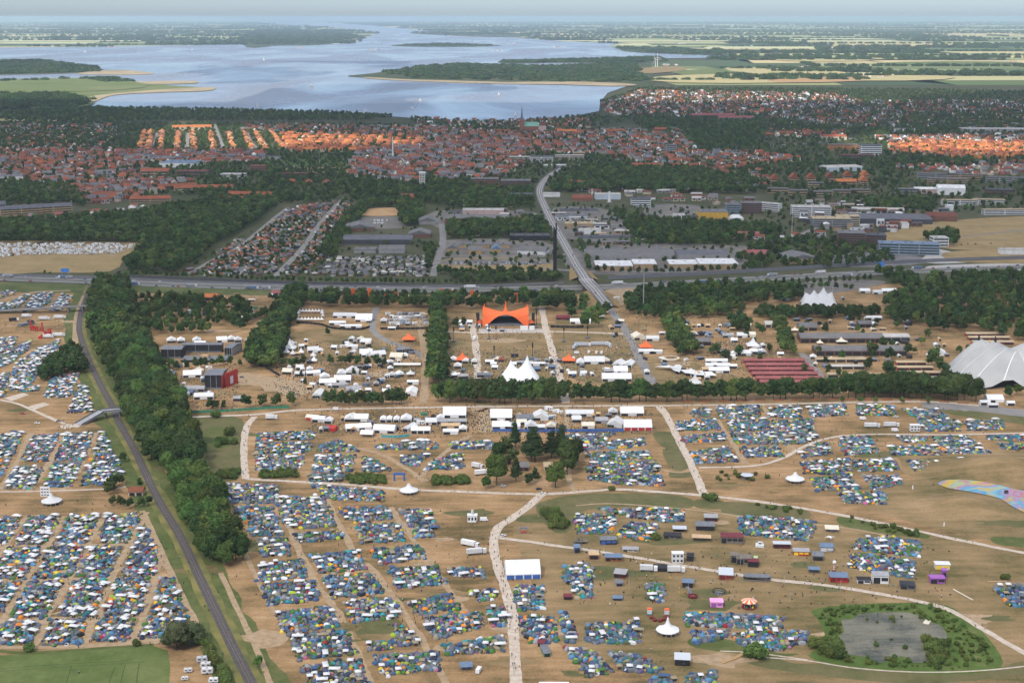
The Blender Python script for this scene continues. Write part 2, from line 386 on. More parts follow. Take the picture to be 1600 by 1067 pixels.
path('dirt_track', [(-40, 620), (20, 629), (60, 645), (95, 660), (122, 668)], 3.6, m_gravel, .23)
path('dirt_track', [(0, 1012), (120, 1010), (240, 1003)], 4.5, m_dirt)
path('dirt_track', [(345, 895), (370, 950), (395, 1000), (420, 1060), (440, 1110)], 3.2, m_dirt)
path('dirt_track', [(352, 785), (372, 830), (390, 880), (430, 960)], 3.0, m_dirt)
path('arena_track', [(738, 505), (743, 540), (745, 562), (747, 592)], 7, m_gravel)
path('arena_track', [(846, 480), (852, 510), (862, 545), (876, 590), (884, 630)], 7, m_gravel)
path('arena_road', [(944, 470), (966, 500), (985, 530), (1002, 565), (1019, 600)], 9, m_asph2)
path('arena_road', [(1252, 552), (1268, 570), (1290, 598)], 8, m_asph2)
path('arena_road', [(655, 500), (664, 560), (662, 630)], 7, m_dirt)
path('arena_road', [(588, 480), (582, 512), (600, 530), (650, 550), (664, 562)], 8, m_asph2)
path('arena_track', [(690, 518), (760, 520), (850, 518), (980, 522)], 6, m_gravel, .17)
path('service_yard', [(1440, 631), (1530, 638), (1640, 650)], 24, m_asph2, .15)
path('dirt_track', [(884, 634), (887, 690), (889, 745), (898, 768)], 4, m_dirt, .15)
path('dirt_track', [(955, 700), (1040, 735), (1085, 735)], 3, m_dirt, .16)
path('dirt_track', [(-20, 478), (30, 462), (60, 456), (110, 454)], 6, m_dirt, .16)
path('lane', [(900, 790), (960, 787), (1085, 797), (1200, 812), (1330, 826), (1440, 850)], 2.2, m_dirt, .17)
path('stage_apron', [(748, 517), (850, 517)], 20, m_concrete, .13, wob=0)
path('footpath', [(1178, 1026), (1260, 1032), (1340, 1044), (1440, 1050), (1540, 1047), (1640, 1036)], 1.3, m_gravel, .2, wob=.1)
path('footpath', [(1125, 1017), (1180, 1020), (1262, 1031)], 1.2, m_gravel, .21, wob=.1)
path('dirt_plaza', [(735, 640), (765, 640), (768, 675)], 22, m_dirt, .14)
path('stage_yard', [(360, 590), (430, 600), (480, 615)], 36, m_dirt, .13)
path('stage_yard', [(205, 520), (225, 560), (245, 580)], 24, m_dirt, .13)
path('gravel_square', [(95, 668), (122, 664)], 12, m_gravel, .24)

for pl in ([(57, 1009), (73, 966), (107, 907), (138, 853), (162, 804)], [(132, 1005), (147, 964), (176, 903), (201, 852), (228, 800)], [(209, 1000), (222, 965), (243, 903), (252, 862)], [(-6, 1004), (8, 965), (39, 908), (72, 854), (101, 806)], [(-24, 905), (5, 857), (40, 808)], [(-20, 853), (120, 852), (240, 850)], [(-20, 907), (120, 905), (250, 902)], [(-20, 967), (120, 965), (300, 961)], [(437, 775), (455, 830), (490, 905), (520, 945), (545, 990), (580, 1070)], [(510, 778), (545, 850), (590, 900), (640, 970), (700, 1070)], [(610, 792), (650, 850), (700, 920), (735, 970)], [(44, 770), (76, 725), (100, 676)], [(98, 765), (120, 740), (150, 676)], [(0, 765), (25, 725), (48, 676)], [(560, 700), (600, 712), (640, 735), (665, 752)], [(735, 680), (690, 712), (660, 745)], [(1190, 632), (1215, 665), (1240, 705)], [(1120, 655), (1150, 700), (1165, 725)]):
    path('camp_lane', pl, 4.4, m_dirt, .12, wob=.7)

# the single-track railway with green verges
RAIL = [(410, 1100), (390, 1062), (363, 1009), (336, 952), (309, 896), (282, 839), (247, 780), (223, 730), (210, 702), (187, 662), (175, 634), (157, 601), (137, 558), (125, 522), (124, 505), (127, 487), (134, 468), (142, 446)]
ribbon('railway_verge', W(RAIL), 34, .09, m_green, wob=.25)
ribbon('railway_verge', W(RAIL), 13, .12, pm('yellow_verge', (.20, .17, .05), .95, col2=(.09, .10, .03), scale=.06), wob=.3)
rb = ribbon('railway_bed', W(RAIL), 6.0, .24, m_ballast)
for s in (-.75, .75): ribbon('rail', W(RAIL), .12, .40, m_steel, off=s, parent=rb)
ribbon('railway_service_track', W([(117, 545), (118, 520), (119, 500), (124, 480), (133, 462)]), 6, .2, m_dirt)

# motorway, main-line railway and noise barrier behind it
MWAY = [(-200, 428), (-40, 433), (0, 435), (150, 440), (300, 446), (500, 451), (700, 453), (880, 450), (1000, 446), (1200, 435), (1400, 425), (1600, 418), (1800, 412)]
mw = ribbon('motorway', W(MWAY), 33, .3, pm('motorway_asphalt', (.135, .13, .128), .9, col2=(.17, .16, .155), scale=.05))
for s in (-15.5, -11.8, -8.0, 8.0, 11.8, 15.5): ribbon('lane_line', W(MWAY), .2, .33, m_paint, off=s, parent=mw)
ribbon('motorway_median', W(MWAY), 3.4, .34, m_green, parent=mw)
TRK = [(-200, 421), (0, 429), (160, 434), (300, 440), (450, 445), (600, 447), (760, 446), (880, 442)]
ribbon('main_line_railway', W(TRK), 14, .26, m_dkgrey)
def wallrun(name, pl, h, th, mt, label, cat, seg=9.0, gap=.05, z=0.0, pname='panel'):
    """a long fence or wall made of single panels"""
    pts = catmull(W(pl), 8); e = tag(empty(name, pts[0]), label, cat); base = pts[0].copy()
    L = [0.0]
    for a, b in zip(pts, pts[1:]): L.append(L[-1] + (b - a).length)
    n = max(1, int(L[-1] / seg)); cache = {}
    def at(d):
        for i in range(len(pts)-1):
            if L[i+1] >= d: return pts[i].lerp(pts[i+1], (d - L[i]) / max(L[i+1] - L[i], 1e-6))
        return pts[-1]
    w = L[-1] / n
    me_ = MB().box(-w/2 + gap, w/2 - gap, -th/2, th/2, 0, h, bottom=True).mesh(pname, mt)
    for k in range(n):
        a, b = at(k*w), at((k+1)*w); c = (a + b) / 2; d = b - a
        o = obj(pname, me_, e, loc=(c.x - base.x, c.y - base.y, z), rz=math.atan2(d.y, d.x))
    return e
wallrun('noise_barrier', [(950, 437), (1100, 430), (1240, 422), (1400, 412), (1600, 405)], 5.0, .4, pm('grey_barrier', (.19, .19, .20), .9, var=.3, scale=.05), 'long grey noise barrier along the motorway right of the road bridge', 'noise barrier', 24)
wallrun('noise_barrier', [(200, 433), (320, 438), (480, 444), (640, 446)], 3.0, .4, m_dkgrey, 'long dark noise barrier behind the motorway left of the road bridge', 'noise barrier', 24)

# town roads
for pl, w in (([(430, 432), (447, 415), (475, 385), (500, 350), (525, 322), (540, 308)], 9), ([(296, 428), (330, 408), (370, 388), (400, 365), (430, 340), (450, 325)], 7),
              ([(676, 432), (684, 405), (692, 380), (690, 350)], 10), ([(500, 278), (470, 265), (430, 252), (378, 245)], 9), ([(335, 195), (342, 215), (350, 235)], 11),
              ([(232, 238), (240, 222), (246, 208)], 9), ([(292, 236), (293, 218), (294, 208)], 9), ([(405, 236), (392, 222), (386, 208)], 9),
              ([(960, 180), (980, 165), (998, 155)], 12), ([(1000, 236), (1120, 232), (1240, 226), (1345, 216)], 24),
              ([(800, 256), (860, 262), (940, 254), (1010, 240)], 20), ([(0, 295), (22, 290), (42, 284)], 9), ([(1240, 372), (1290, 350), (1330, 335)], 10),
              ([(1320, 380), (1400, 380), (1480, 372), (1620, 358)], 6), ([(850, 420), (930, 425), (1050, 424)], 12), ([(880, 345), (960, 352), (1000, 340), (1100, 332)], 10)):
    ribbon('street', W(pl), w, .35 + .03 * rnd.random(), m_asph2 if w < 20 else m_asph, wob=.1)
# the road to town and its bridge over the motorway
ROAD = [(950, 478), (934, 458), (918, 440), (905, 420), (890, 395), (876, 370), (862, 345), (850, 320), (843, 300), (848, 285), (862, 272), (880, 262)]
def rz_(t): return .4 + 7.2 * max(0.0, 1 - abs(t - .13) / .16) ** .7 if abs(t - .13) < .16 else .4
rpts = catmull([P(a, b, rz_(i / 11)) for i, (a, b) in enumerate(ROAD)], 8)
n_ = len(rpts)
rd = ribbon('town_road', rpts, 13, .4, m_asph2, smooth=0, zf=lambda t: rz_(t))
ribbon('lane_line', rpts, .5, .5, m_paint, smooth=0, zf=lambda t: rz_(t) + .05, parent=rd)
for s in (-6.6, 6.6): ribbon('pavement', rpts, 1.6, .5, m_asph, smooth=0, off=s, zf=lambda t: rz_(t) + .12, parent=rd)
for s in (-4.0, 4.0): ribbon('bus_lane_line', rpts, .3, .5, m_paint, smooth=0, off=s, zf=lambda t: rz_(t) + .06, parent=rd)
# embankments (slopes either side of the ramp) and the bridge's piers and parapets
b = MB(); m_bank = soil('dry_embankment', [(.35, (.16, .12, .05)), (.5, (.26, .18, .08)), (.65, (.34, .23, .11))])
cut = [i for i in range(n_) if rz_(i/(n_-1)) > .45 and not .115 < i/(n_-1) < .205]
for side in (-1, 1):
    for i in cut:
        if i + 1 not in cut: continue
        q = []
        for k in (i, i+1):
            p = rpts[k]; t = (rpts[min(k+1, n_-1)] - rpts[max(k-1, 0)]); t.z = 0; t.normalize(); nn = Vector((-t.y, t.x, 0)) * side
            z = rz_(k/(n_-1)); q += [p.xy.to_3d() + nn*8.2 + Vector((0, 0, z-.02)), p.xy.to_3d() + nn*(8.2 + z*2.4) + Vector((0, 0, .02))]
        b.add(q, [(0, 1, 3, 2)] if side < 0 else [(2, 3, 1, 0)])
tag(obj('road_embankment', b.mesh('road_embankment', m_bank)), kind='structure')
mid = [rpts[i] for i in range(n_) if .1 < i/(n_-1) < .215]
be = tag(empty('road_bridge', mid[0].xy.to_3d()), 'concrete road bridge carrying the wide town road over the motorway', 'bridge')
for i in range(len(mid)-1):
    a, c = mid[i], mid[i+1]; d = c - a; L = d.length; mdl = (a + c)/2
    ang = math.atan2(d.y, d.x); zt = mdl.z
    o = obj('deck', MB().box(-L/2, L/2, -8.4, 8.4, -1.1, -.06, bottom=True).mesh('deck', m_concrete), be, loc=(mdl.x-mid[0].x, mdl.y-mid[0].y, zt), rz=ang)
    for s in (-8.6, 8.6): obj('parapet', MB().box(-L/2, L/2, s-.15, s+.15, -.9, 1.0, bottom=True).mesh('parapet', m_concrete), be, loc=(mdl.x-mid[0].x, mdl.y-mid[0].y, zt), rz=ang)
for t in (.22, .5, .78):
    p = mid[int(t*(len(mid)-1))]
    for s in (-5, 0, 5): obj('pier', MB().cyl(s, 0, 0, p.z-1.0, .55, n=8).mesh('pier', m_concrete), be, loc=(p.x-mid[0].x, p.y-mid[0].y, 0), rz=.5)

# paved yards, sports fields, fields in the middle distance
m_yard = pm('paved_yard', (.115, .108, .10), .9, col2=(.185, .165, .14), scale=.05)
m_sport = soil('sports_grass', [(.38, (.05, .085, .02)), (.5, (.075, .12, .03)), (.62, (.11, .15, .045))])
m_tan = soil('mown_dry_field', [(.36, (.20, .15, .07)), (.5, (.27, .195, .09)), (.64, (.33, .24, .12))], big=.02, mid=.07)
m_clay = pm('clay_pitch', (.38, .22, .10), .95, col2=(.45, .30, .15), scale=.06)
m_pale = soil('pale_dry_field', [(.36, (.33, .29, .13)), (.5, (.44, .38, .18)), (.64, (.52, .45, .24))])
for nm, pl, mt in (('caravan_field', [(-60, 380), (150, 378), (218, 381), (196, 400), (172, 424), (60, 426), (-60, 427)], m_tan),
    ('sports_field', [(415, 252), (450, 247), (580, 249), (588, 258), (500, 260), (420, 259)], m_sport), ('sports_field', [(525, 251), (583, 250), (588, 257), (535, 258)], m_sport),
    ('tan_field', [(435, 264), (560, 261), (575, 266), (520, 270), (440, 270)], m_tan), ('clay_pitch', [(570, 327), (626, 325), (632, 336), (567, 337)], m_clay),
    ('school_yard', [(565, 340), (640, 340), (630, 356), (570, 356)], m_yard), ('car_lot', [(700, 404), (850, 405), (852, 424), (700, 420)], m_tan),
    ('car_lot', [(700, 406), (852, 405), (852, 413), (704, 414)], m_yard), ('parking_lot', [(1018, 320), (1092, 322), (1098, 340), (1012, 338)], m_yard),
    ('industrial_yard', [(905, 385), (1165, 385), (1170, 420), (915, 428)], m_yard), ('industrial_yard', [(680, 330), (835, 332), (840, 358), (684, 356)], m_yard),
    ('industrial_yard', [(865, 325), (960, 330), (985, 370), (880, 372)], m_yard), ('industrial_yard', [(690, 376), (845, 376), (850, 402), (690, 402)], m_yard),
    ('wasteland', [(1330, 378), (1400, 360), (1480, 345), (1640, 340), (1640, 385), (1490, 390), (1420, 376)], m_tan),
    ('wasteland', [(1475, 395), (1560, 390), (1640, 392), (1640, 410), (1500, 410)], m_tan), ('wasteland', [(1250, 465), (1260, 440), (1370, 438), (1372, 446)], m_yard),
    ('building_site', [(1440, 372), (1470, 366), (1520, 368), (1560, 374), (1500, 384)], m_pale), ('factory_yard', [(940, 455), (1010, 448), (1025, 462), (960, 478)], m_dirt),
    ('grey_yard', [(1290, 398), (1400, 395), (1455, 410), (1330, 418)], m_asph), ('white_yard', [(1440, 405), (1470, 390), (1520, 408), (1460, 412)], m_concrete),
    ('tan_field', [(1170, 262), (1205, 262), (1200, 270), (1165, 269)], m_tan), ('tan_field', [(1410, 165), (1470, 163), (1478, 172), (1425, 175)], m_tan),
    ('shore_field', [(0, 184), (60, 187), (120, 184), (130, 187), (50, 191), (0, 189)], m_pale),
    ('car_park', [(1450, 416), (1560, 412), (1640, 415), (1640, 424), (1480, 424)], m_concrete)):
    sheet(nm, W(pl), .14 + .05 * rnd.random(), mt, smooth=3)

# the fjord and its shores
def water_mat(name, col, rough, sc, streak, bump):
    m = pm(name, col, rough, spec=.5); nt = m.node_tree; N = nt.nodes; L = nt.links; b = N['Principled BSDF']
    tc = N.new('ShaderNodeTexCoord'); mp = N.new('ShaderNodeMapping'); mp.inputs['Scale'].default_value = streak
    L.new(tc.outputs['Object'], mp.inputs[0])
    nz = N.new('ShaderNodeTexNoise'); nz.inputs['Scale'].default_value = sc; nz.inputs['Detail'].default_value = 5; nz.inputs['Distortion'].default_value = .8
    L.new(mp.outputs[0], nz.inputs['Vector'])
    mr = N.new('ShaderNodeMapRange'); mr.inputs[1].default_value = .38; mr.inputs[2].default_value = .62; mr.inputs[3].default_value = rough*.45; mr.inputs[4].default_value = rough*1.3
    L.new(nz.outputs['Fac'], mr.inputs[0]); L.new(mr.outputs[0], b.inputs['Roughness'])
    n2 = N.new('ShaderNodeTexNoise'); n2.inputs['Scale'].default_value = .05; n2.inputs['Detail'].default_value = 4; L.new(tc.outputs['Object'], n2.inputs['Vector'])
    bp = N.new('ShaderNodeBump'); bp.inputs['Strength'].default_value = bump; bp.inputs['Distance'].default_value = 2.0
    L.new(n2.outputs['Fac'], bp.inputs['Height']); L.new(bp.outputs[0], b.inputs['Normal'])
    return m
m_water = water_mat('fjord_water', (.25, .25, .26), .24, .0016, (1, .35, 1), .25)  # grey base raised to stand in for reflected sky
FJ = [(-900, 84), (-300, 78), (0, 75), (120, 74), (250, 72), (400, 70), (545, 69), (572, 60), (590, 52), (540, 46), (480, 41), (410, 37), (400, 34.5), (470, 35), (560, 39), (620, 44),
      (680, 50), (760, 55), (800, 59), (880, 65), (968, 69), (950, 73), (975, 78), (1010, 83), (1130, 88), (1140, 91), (1030, 92), (1010, 100), (1000, 118), (990, 132),
      (950, 146), (938, 160), (936, 175), (890, 184), (850, 188), (760, 192), (650, 186), (560, 180), (400, 175), (250, 172), (160, 170), (100, 160), (-100, 150), (-900, 150)]
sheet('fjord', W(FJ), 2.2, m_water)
m_farwood = soil('shore_scrub', [(.35, (.04, .055, .025)), (.5, (.06, .075, .03)), (.62, (.10, .10, .05)), (.7, (.2, .18, .1))], big=.002, mid=.01, fine=.05)
m_fgrass = soil('shore_meadow', [(.36, (.10, .14, .04)), (.5, (.14, .17, .06)), (.64, (.19, .20, .09))], big=.002, mid=.01, fine=.05)
PEN = [(543, 120), (575, 116.5), (610, 112), (660, 105), (720, 101), (790, 102), (850, 104), (905, 101), (960, 99), (1010, 97), (1020, 134), (955, 133.5), (880, 132.5), (800, 131.5), (720, 129.5), (640, 126.5), (575, 123)]
for nm, pl, mt, z in (('peninsula', PEN, m_farwood, 3.4), ('peninsula_beach', [(575, 122), (640, 125.5), (700, 127), (800, 130), (880, 131), (880, 133.5), (760, 132), (640, 128), (575, 124)], m_sand, 3.8),
    ('peninsula_beach', [(780, 130.5), (880, 129), (960, 131), (995, 134), (960, 136), (870, 133.5)], m_sand, 4.1),
    ('wooded_spit', [(778, 98), (800, 93.5), (880, 94.5), (960, 92), (1030, 90), (1040, 97), (960, 99), (880, 99), (800, 99.5)], m_farwood, 3.4),
    ('far_spit', [(968, 78), (990, 74), (1070, 76), (1125, 80), (1120, 86), (1040, 85), (985, 82)], m_farwood, 3.4),
    ('island', [(610, 72), (650, 69), (700, 68.5), (750, 70), (783, 72), (740, 74), (660, 74)], m_farwood, 3.4),
    ('far_peninsula', [(380, 70.5), (400, 46), (470, 47), (530, 51), (572, 58), (545, 66), (500, 71), (440, 72)], m_farwood, 3.4),
    ('far_island', [(640, 52), (680, 49), (760, 51), (830, 54), (800, 59), (700, 56)], m_farwood, 3.2),
    ('wooded_island', [(-400, 100), (0, 98), (60, 96), (110, 101), (152, 107), (160, 113), (100, 116), (0, 118), (-400, 122)], m_farwood, 3.4),
    ('sand_spit', [(150, 112), (190, 110.5), (238, 115), (225, 118), (170, 118), (120, 117)], m_sand, 3.7),
    ('farm_peninsula', [(-400, 128), (0, 125), (80, 124), (180, 123), (210, 128), (240, 129), (300, 128.5), (305, 132), (255, 134), (330, 139), (320, 144), (240, 146), (180, 149), (150, 158), (140, 166), (60, 170), (-400, 172)], m_fgrass, 3.4),
    ('sand_spit', [(200, 130), (250, 128), (303, 128), (304, 131), (240, 133)], m_sand, 3.9), ('sand_spit', [(230, 143), (280, 140), (333, 138), (325, 143), (250, 146), (180, 150), (148, 160), (135, 158), (150, 151)], m_sand, 3.9)):
    sheet(nm, W(pl), z, mt, smooth=5)

# farmland patchwork beyond the town, out to the horizon
FJW = [(p.x, p.y) for p in catmull(W(FJ), 3, True)]
fcols = [(.36, .31, .16), (.42, .33, .17), (.20, .22, .09), (.26, .27, .12), (.10, .14, .05), (.15, .18, .07), (.31, .29, .14), (.07, .10, .04), (.055, .085, .035), (.47, .40, .22)]
fcols = [tuple(min(.6, q * (1.45 if c[0] > .18 else 1.1)) for q in c) for c in fcols]
fv, ff, fc = [], [], []; HEDGES = []; WOODS = []; FARMS = []
yy = 5200.0
while yy < 90000:
    dy = 260 + yy * .028 + rnd.random() * 120 * (1 + yy / 20000); xl = -(yy * .46 + 1500)
    xx = xl + rnd.random() * 300
    while xx < -xl:
        dx = (300 + rnd.random() * 700) * (1 + yy / 16000)
        px_, py_ = PXY(xx + dx/2, yy + dy/2)
        town = yy < 9500 and (px_ > 930 or px_ < 930) and py_ > 131
        if not town and not (px_ < 1000 and 76 < py_ < 190 and yy < 12500):
            s1, s2 = rnd.uniform(-.12, .12) * dx, rnd.uniform(-.12, .12) * dx
            q = [(xx, yy), (xx + dx*.985, yy + rnd.uniform(-.1, .1)*dy), (xx + dx*.985 + s2, yy + dy*.97), (xx + s1, yy + dy*.97)]
            u = rnd.random()
            if u < .20: WOODS.append((xx, yy, dx, dy))
            else:
                o = len(fv); fv += [(a, c, .9) for a, c in q]; ff.append((o, o+1, o+2, o+3)); fc.append(rnd.choice(fcols))
                if rnd.random() < .4: HEDGES.append((q[0], q[1]))
                if rnd.random() < .25: HEDGES.append((q[1], q[2]))
                if rnd.random() < .22: FARMS.append((xx + dx * rnd.random(), yy + dy * rnd.random()))
        xx += dx
    yy += dy
me = bpy.data.meshes.new('farmland'); me.from_pydata(fv, [], ff)
ca = me.color_attributes.new('Col', 'FLOAT_COLOR', 'CORNER')
ca.data.foreach_set('color', np.repeat(np.array([(*c, 1) for c in fc]), 4, 0).astype('f').ravel())
m_field = vcol('field_colours', .95); me.materials.append(m_field); tag(obj('farmland', me), kind='structure')
# the big sunlit fields just behind the town on the right
for pl, mt in (([(1010, 124), (1080, 118), (1180, 117), (1290, 121), (1350, 125), (1230, 131), (1060, 131)], m_pale), ([(1215, 124), (1350, 119.5), (1353, 128), (1215, 131)], m_clay),
               ([(1352, 120), (1480, 120), (1475, 126), (1352, 128)], m_pale), ([(1060, 112), (1130, 109), (1180, 113), (1070, 119)], m_fgrass), ([(885, 117), (930, 115), (975, 118), (960, 123), (880, 122)], m_fgrass),
               ([(1130, 108), (1210, 107), (1300, 112), (1320, 118), (1180, 117)], m_pale), ([(1000, 108), (1060, 105), (1070, 112), (985, 117)], m_tan),
               ([(1365, 90), (1420, 88), (1440, 92), (1370, 94)], m_pale), ([(1200, 94), (1290, 93), (1370, 95), (1280, 98)], m_pale), ([(1370, 100), (1480, 97), (1600, 99), (1480, 104)], m_fgrass),
               ([(0, 126), (160, 125), (235, 135), (180, 143), (60, 146), (0, 146)], m_fgrass)):
    sheet('field', W(pl), 4.6 + rnd.random()*1.5, mt, smooth=2)

# clouds: an unseen broken layer, shaped so its shadows lie over town and near ground
CLOUD_Z = 1500.0
SHIFT = SUN_DIR * (CLOUD_Z / SUN_DIR.z)
holes = [W(p) for p in ([(190, 207), (225, 196), (300, 190), (345, 193), (420, 205), (520, 214), (640, 222), (670, 228), (560, 233), (470, 235), (380, 238), (215, 241)],  # openings cut to let sun onto the bright patches
                        [(1285, 217), (1350, 211), (1440, 215), (1600, 222), (1760, 228), (1760, 247), (1600, 245), (1450, 243), (1300, 234)],
                        [(960, 152), (1000, 132), (1200, 131), (1340, 140), (1330, 160), (1180, 160), (1050, 166)],
                        [(930, 131), (1000, 95), (1700, 95), (1700, 132), (1300, 134)], [(-200, 160), (-200, 118), (330, 118), (340, 146), (150, 160)], [(400, 126), (560, 110), (1000, 100), (1010, 134), (640, 131)])]
cell = 110.0
gx = np.arange(-3600, 3600, cell); gy = np.arange(100, 11000, cell)
XX, YY = np.meshgrid(gx, gy, indexing='ij')
keep = np.ones(XX.shape, bool)
for hpoly in holes: keep &= ~inside([(p.x, p.y) for p in hpoly], XX, YY)
nz = np.array([[mnoise.noise(Vector((a*.0009, c*.0009, 7))) for c in gy] for a in gx])
keep &= ~((YY > 5600) & (nz > -.05))
mc = bpy.data.materials.new('unseen_thin_cloud'); mc.use_nodes = True; N = mc.node_tree.nodes; L = mc.node_tree.links; N.remove(N['Principled BSDF'])
tr = N.new('ShaderNodeBsdfTransparent'); tl = N.new('ShaderNodeBsdfTranslucent'); tl.inputs[0].default_value = (.92, .93, .95, 1)
mxs = N.new('ShaderNodeMixShader'); mxs.inputs[0].default_value = .37
L.new(tr.outputs[0], mxs.inputs[1]); L.new(tl.outputs[0], mxs.inputs[2]); L.new(mxs.outputs[0], N['Material Output'].inputs[0])
keep0 = keep
for CLOUD_Z in (1500.0, 1800.0):  # the higher sheet is added over the town only, to darken it
  SHIFT = SUN_DIR * (CLOUD_Z / SUN_DIR.z); keep = keep0 if CLOUD_Z < 1600 else keep0 & (YY > 1720 + 300*nz) & (YY < 5600)
  bm = bmesh.new(); vid = {}
  def cv(i, j):
    if (i, j) not in vid:
        x = gx[0] + (i - .5) * cell; y = gy[0] + (j - .5) * cell
        w = Vector((x*.002, y*.002, 1)); d = (mnoise.noise(w) * 45, mnoise.noise(w + Vector((5, 5, 5))) * 45)
        vid[(i, j)] = bm.verts.new((x + d[0] + SHIFT.x, y + d[1] + SHIFT.y, CLOUD_Z + 40 * mnoise.noise(w * 1.7)))
    return vid[(i, j)]
  for i in range(len(gx)):
    for j in range(len(gy)):
        if keep[i, j]: bm.faces.new((cv(i, j), cv(i+1, j), cv(i+1, j+1), cv(i, j+1)))
  r_ = bmesh.ops.extrude_face_region(bm, geom=bm.faces[:])
  for v in [g for g in r_['geom'] if isinstance(g, bmesh.types.BMVert)]: v.co.z += 90 + 70 * mnoise.noise(v.co * .003)
  bmesh.ops.recalc_face_normals(bm, faces=bm.faces)
  me = bpy.data.meshes.new('unseen_cloud_layer'); bm.to_mesh(me); bm.free()
  me.materials.append(mc); tag(obj('unseen_cloud_layer', me), kind='structure')

# haze: even pale air from below the ground to just above the camera
hz = MB().box(-ex-3000, ex+3000, -9000, ex+3000, -1.5, 352.0, bottom=True).mesh('haze', [])
mh = bpy.data.materials.new('pale_haze'); mh.use_nodes = True; N = mh.node_tree.nodes; N.remove(N['Principled BSDF'])
pv = N.new('ShaderNodeVolumePrincipled'); pv.inputs['Color'].default_value = (.66, .85, 1.0, 1); pv.inputs['Density'].default_value = 2.2e-5
pv.inputs['Anisotropy'].default_value = .1
mh.node_tree.links.new(pv.outputs[0], N['Material Output'].inputs['Volume']); hz.materials.append(mh)
tag(obj('haze', hz), 'pale blue haze lying over the far land', 'haze', kind='stuff')

# == TREES
def leaf_mat(name, c1, c2, rand=.35):
    m = pm(name, c1, .8, col2=c2, scale=.35, rand=rand, spec=.15, detail=2)
    nt = m.node_tree; N = nt.nodes; L = nt.links; b = N['Principled BSDF']; o = N['Material Output']
    tl = N.new('ShaderNodeBsdfTranslucent'); ad = N.new('ShaderNodeMixShader'); ad.inputs[0].default_value = .22
    L.new(b.inputs['Base Color'].links[0].from_socket, tl.inputs[0])
    L.new(b.outputs[0], ad.inputs[1]); L.new(tl.outputs[0], ad.inputs[2]); L.new(ad.outputs[0], o.inputs[0])
    return m
m_leaf = leaf_mat('dark_foliage', (.038, .068, .021), (.066, .102, .030))
m_leaf2 = leaf_mat('mid_foliage', (.075, .120, .028), (.105, .158, .040))
m_pine = leaf_mat('pine_foliage', (.028, .052, .020), (.045, .072, .026), .2)
m_wil = leaf_mat('willow_foliage', (.085, .105, .045), (.11, .13, .06), .15)
m_reed = leaf_mat('reed_foliage', (.085, .125, .030), (.125, .165, .045), .3)
m_bark = pm('bark', (.10, .075, .055), .95, var=.4, scale=.8)

def ico(sub):
    bm = bmesh.new(); bmesh.ops.create_icosphere(bm, subdivisions=sub, radius=1.0)
    v = np.array([tuple(x.co) for x in bm.verts]); f = [tuple(x.index for x in q.verts) for q in bm.faces]; bm.free(); return v, f
ICO1, ICO2 = ico(1), ico(2)
def crown_mesh(name, seed, lobes, nleaf, leaf, mat, core=.86, sub=2):
    """lobes: [(x,y,z,rx,rz)]; leaf clumps are set on the outside of the lobes, over a rough inner mass"""
    r = np.random.default_rng(seed); V = []; F = []
    IV, IF = ICO2 if sub == 2 else ICO1
    for (x, y, z, rx, rz) in lobes:
        o = len(V); d = IV * (1 + .18 * r.standard_normal((len(IV), 1)).clip(-1.5, 1.5)) * core
        for q in d: V.append((x + q[0]*rx, y + q[1]*rx, z + q[2]*rz))
        F += [tuple(i + o for i in f) for f in IF]
    A = np.array(lobes); wgt = A[:, 3]**2; wgt /= wgt.sum(); made = 0; tries = 0
    while made < nleaf and tries < nleaf * 6:
        tries += 1; k = r.choice(len(A), p=wgt); L = A[k]
        n = r.standard_normal(3); n /= np.linalg.norm(n)
        if n[2] < -.55: continue
        rad = 1 + .19 * r.standard_normal(); p = L[:3] + n * np.array([L[3], L[3], L[4]]) * rad
        q = (p - A[:, :3]) / np.stack([A[:, 3], A[:, 3], A[:, 4]], 1); q[k] = 9
        if (np.einsum('ij,ij->i', q, q) < .72).any(): continue
        nn = n + .55 * r.standard_normal(3); nn /= np.linalg.norm(nn)
        u = np.cross(nn, r.standard_normal(3)); u /= np.linalg.norm(u); w = np.cross(nn, u); s = leaf * r.uniform(.55, 1.25)
        o = len(V); V += [tuple(p + u*s*.9), tuple(p + w*s*.7), tuple(p - u*s), tuple(p - w*s*.6)]; F.append((o, o+1, o+2, o+3)); made += 1
    me = bpy.data.meshes.new(name); me.from_pydata(V, [], F); me.materials.append(mat); me.update(); return me
def lobes_round(seed, h, r, n, base=.22):
    q = random.Random(seed); out = [(0, 0, h*.58, r*.62, h*.33)]
    for k in range(n):
        a = k * 2.399 + q.random(); t = q.random(); z = h*(base + .16) + t*h*.5; rr = r * (.62 - .34*max(0, t - .35))
        out.append((math.cos(a)*rr, math.sin(a)*rr, z, r*q.uniform(.33, .50), h*q.uniform(.13, .20)))
    return out
def trunk_mesh(name, h, r, top=.55, limbs=4, seed=0):
    q = random.Random(seed); b = MB().cyl(0, 0, 0, h*top, r, r*.45, 6, cap=False)
    for k in range(limbs):
        a = k*2*math.pi/limbs + q.random(); z = h*(top*.55 + .1*q.random())
        b.bar((0, 0, z), (math.cos(a)*h*.2, math.sin(a)*h*.2, z + h*.22), r*.3, 4)
    return b.mesh(name, m_bark)
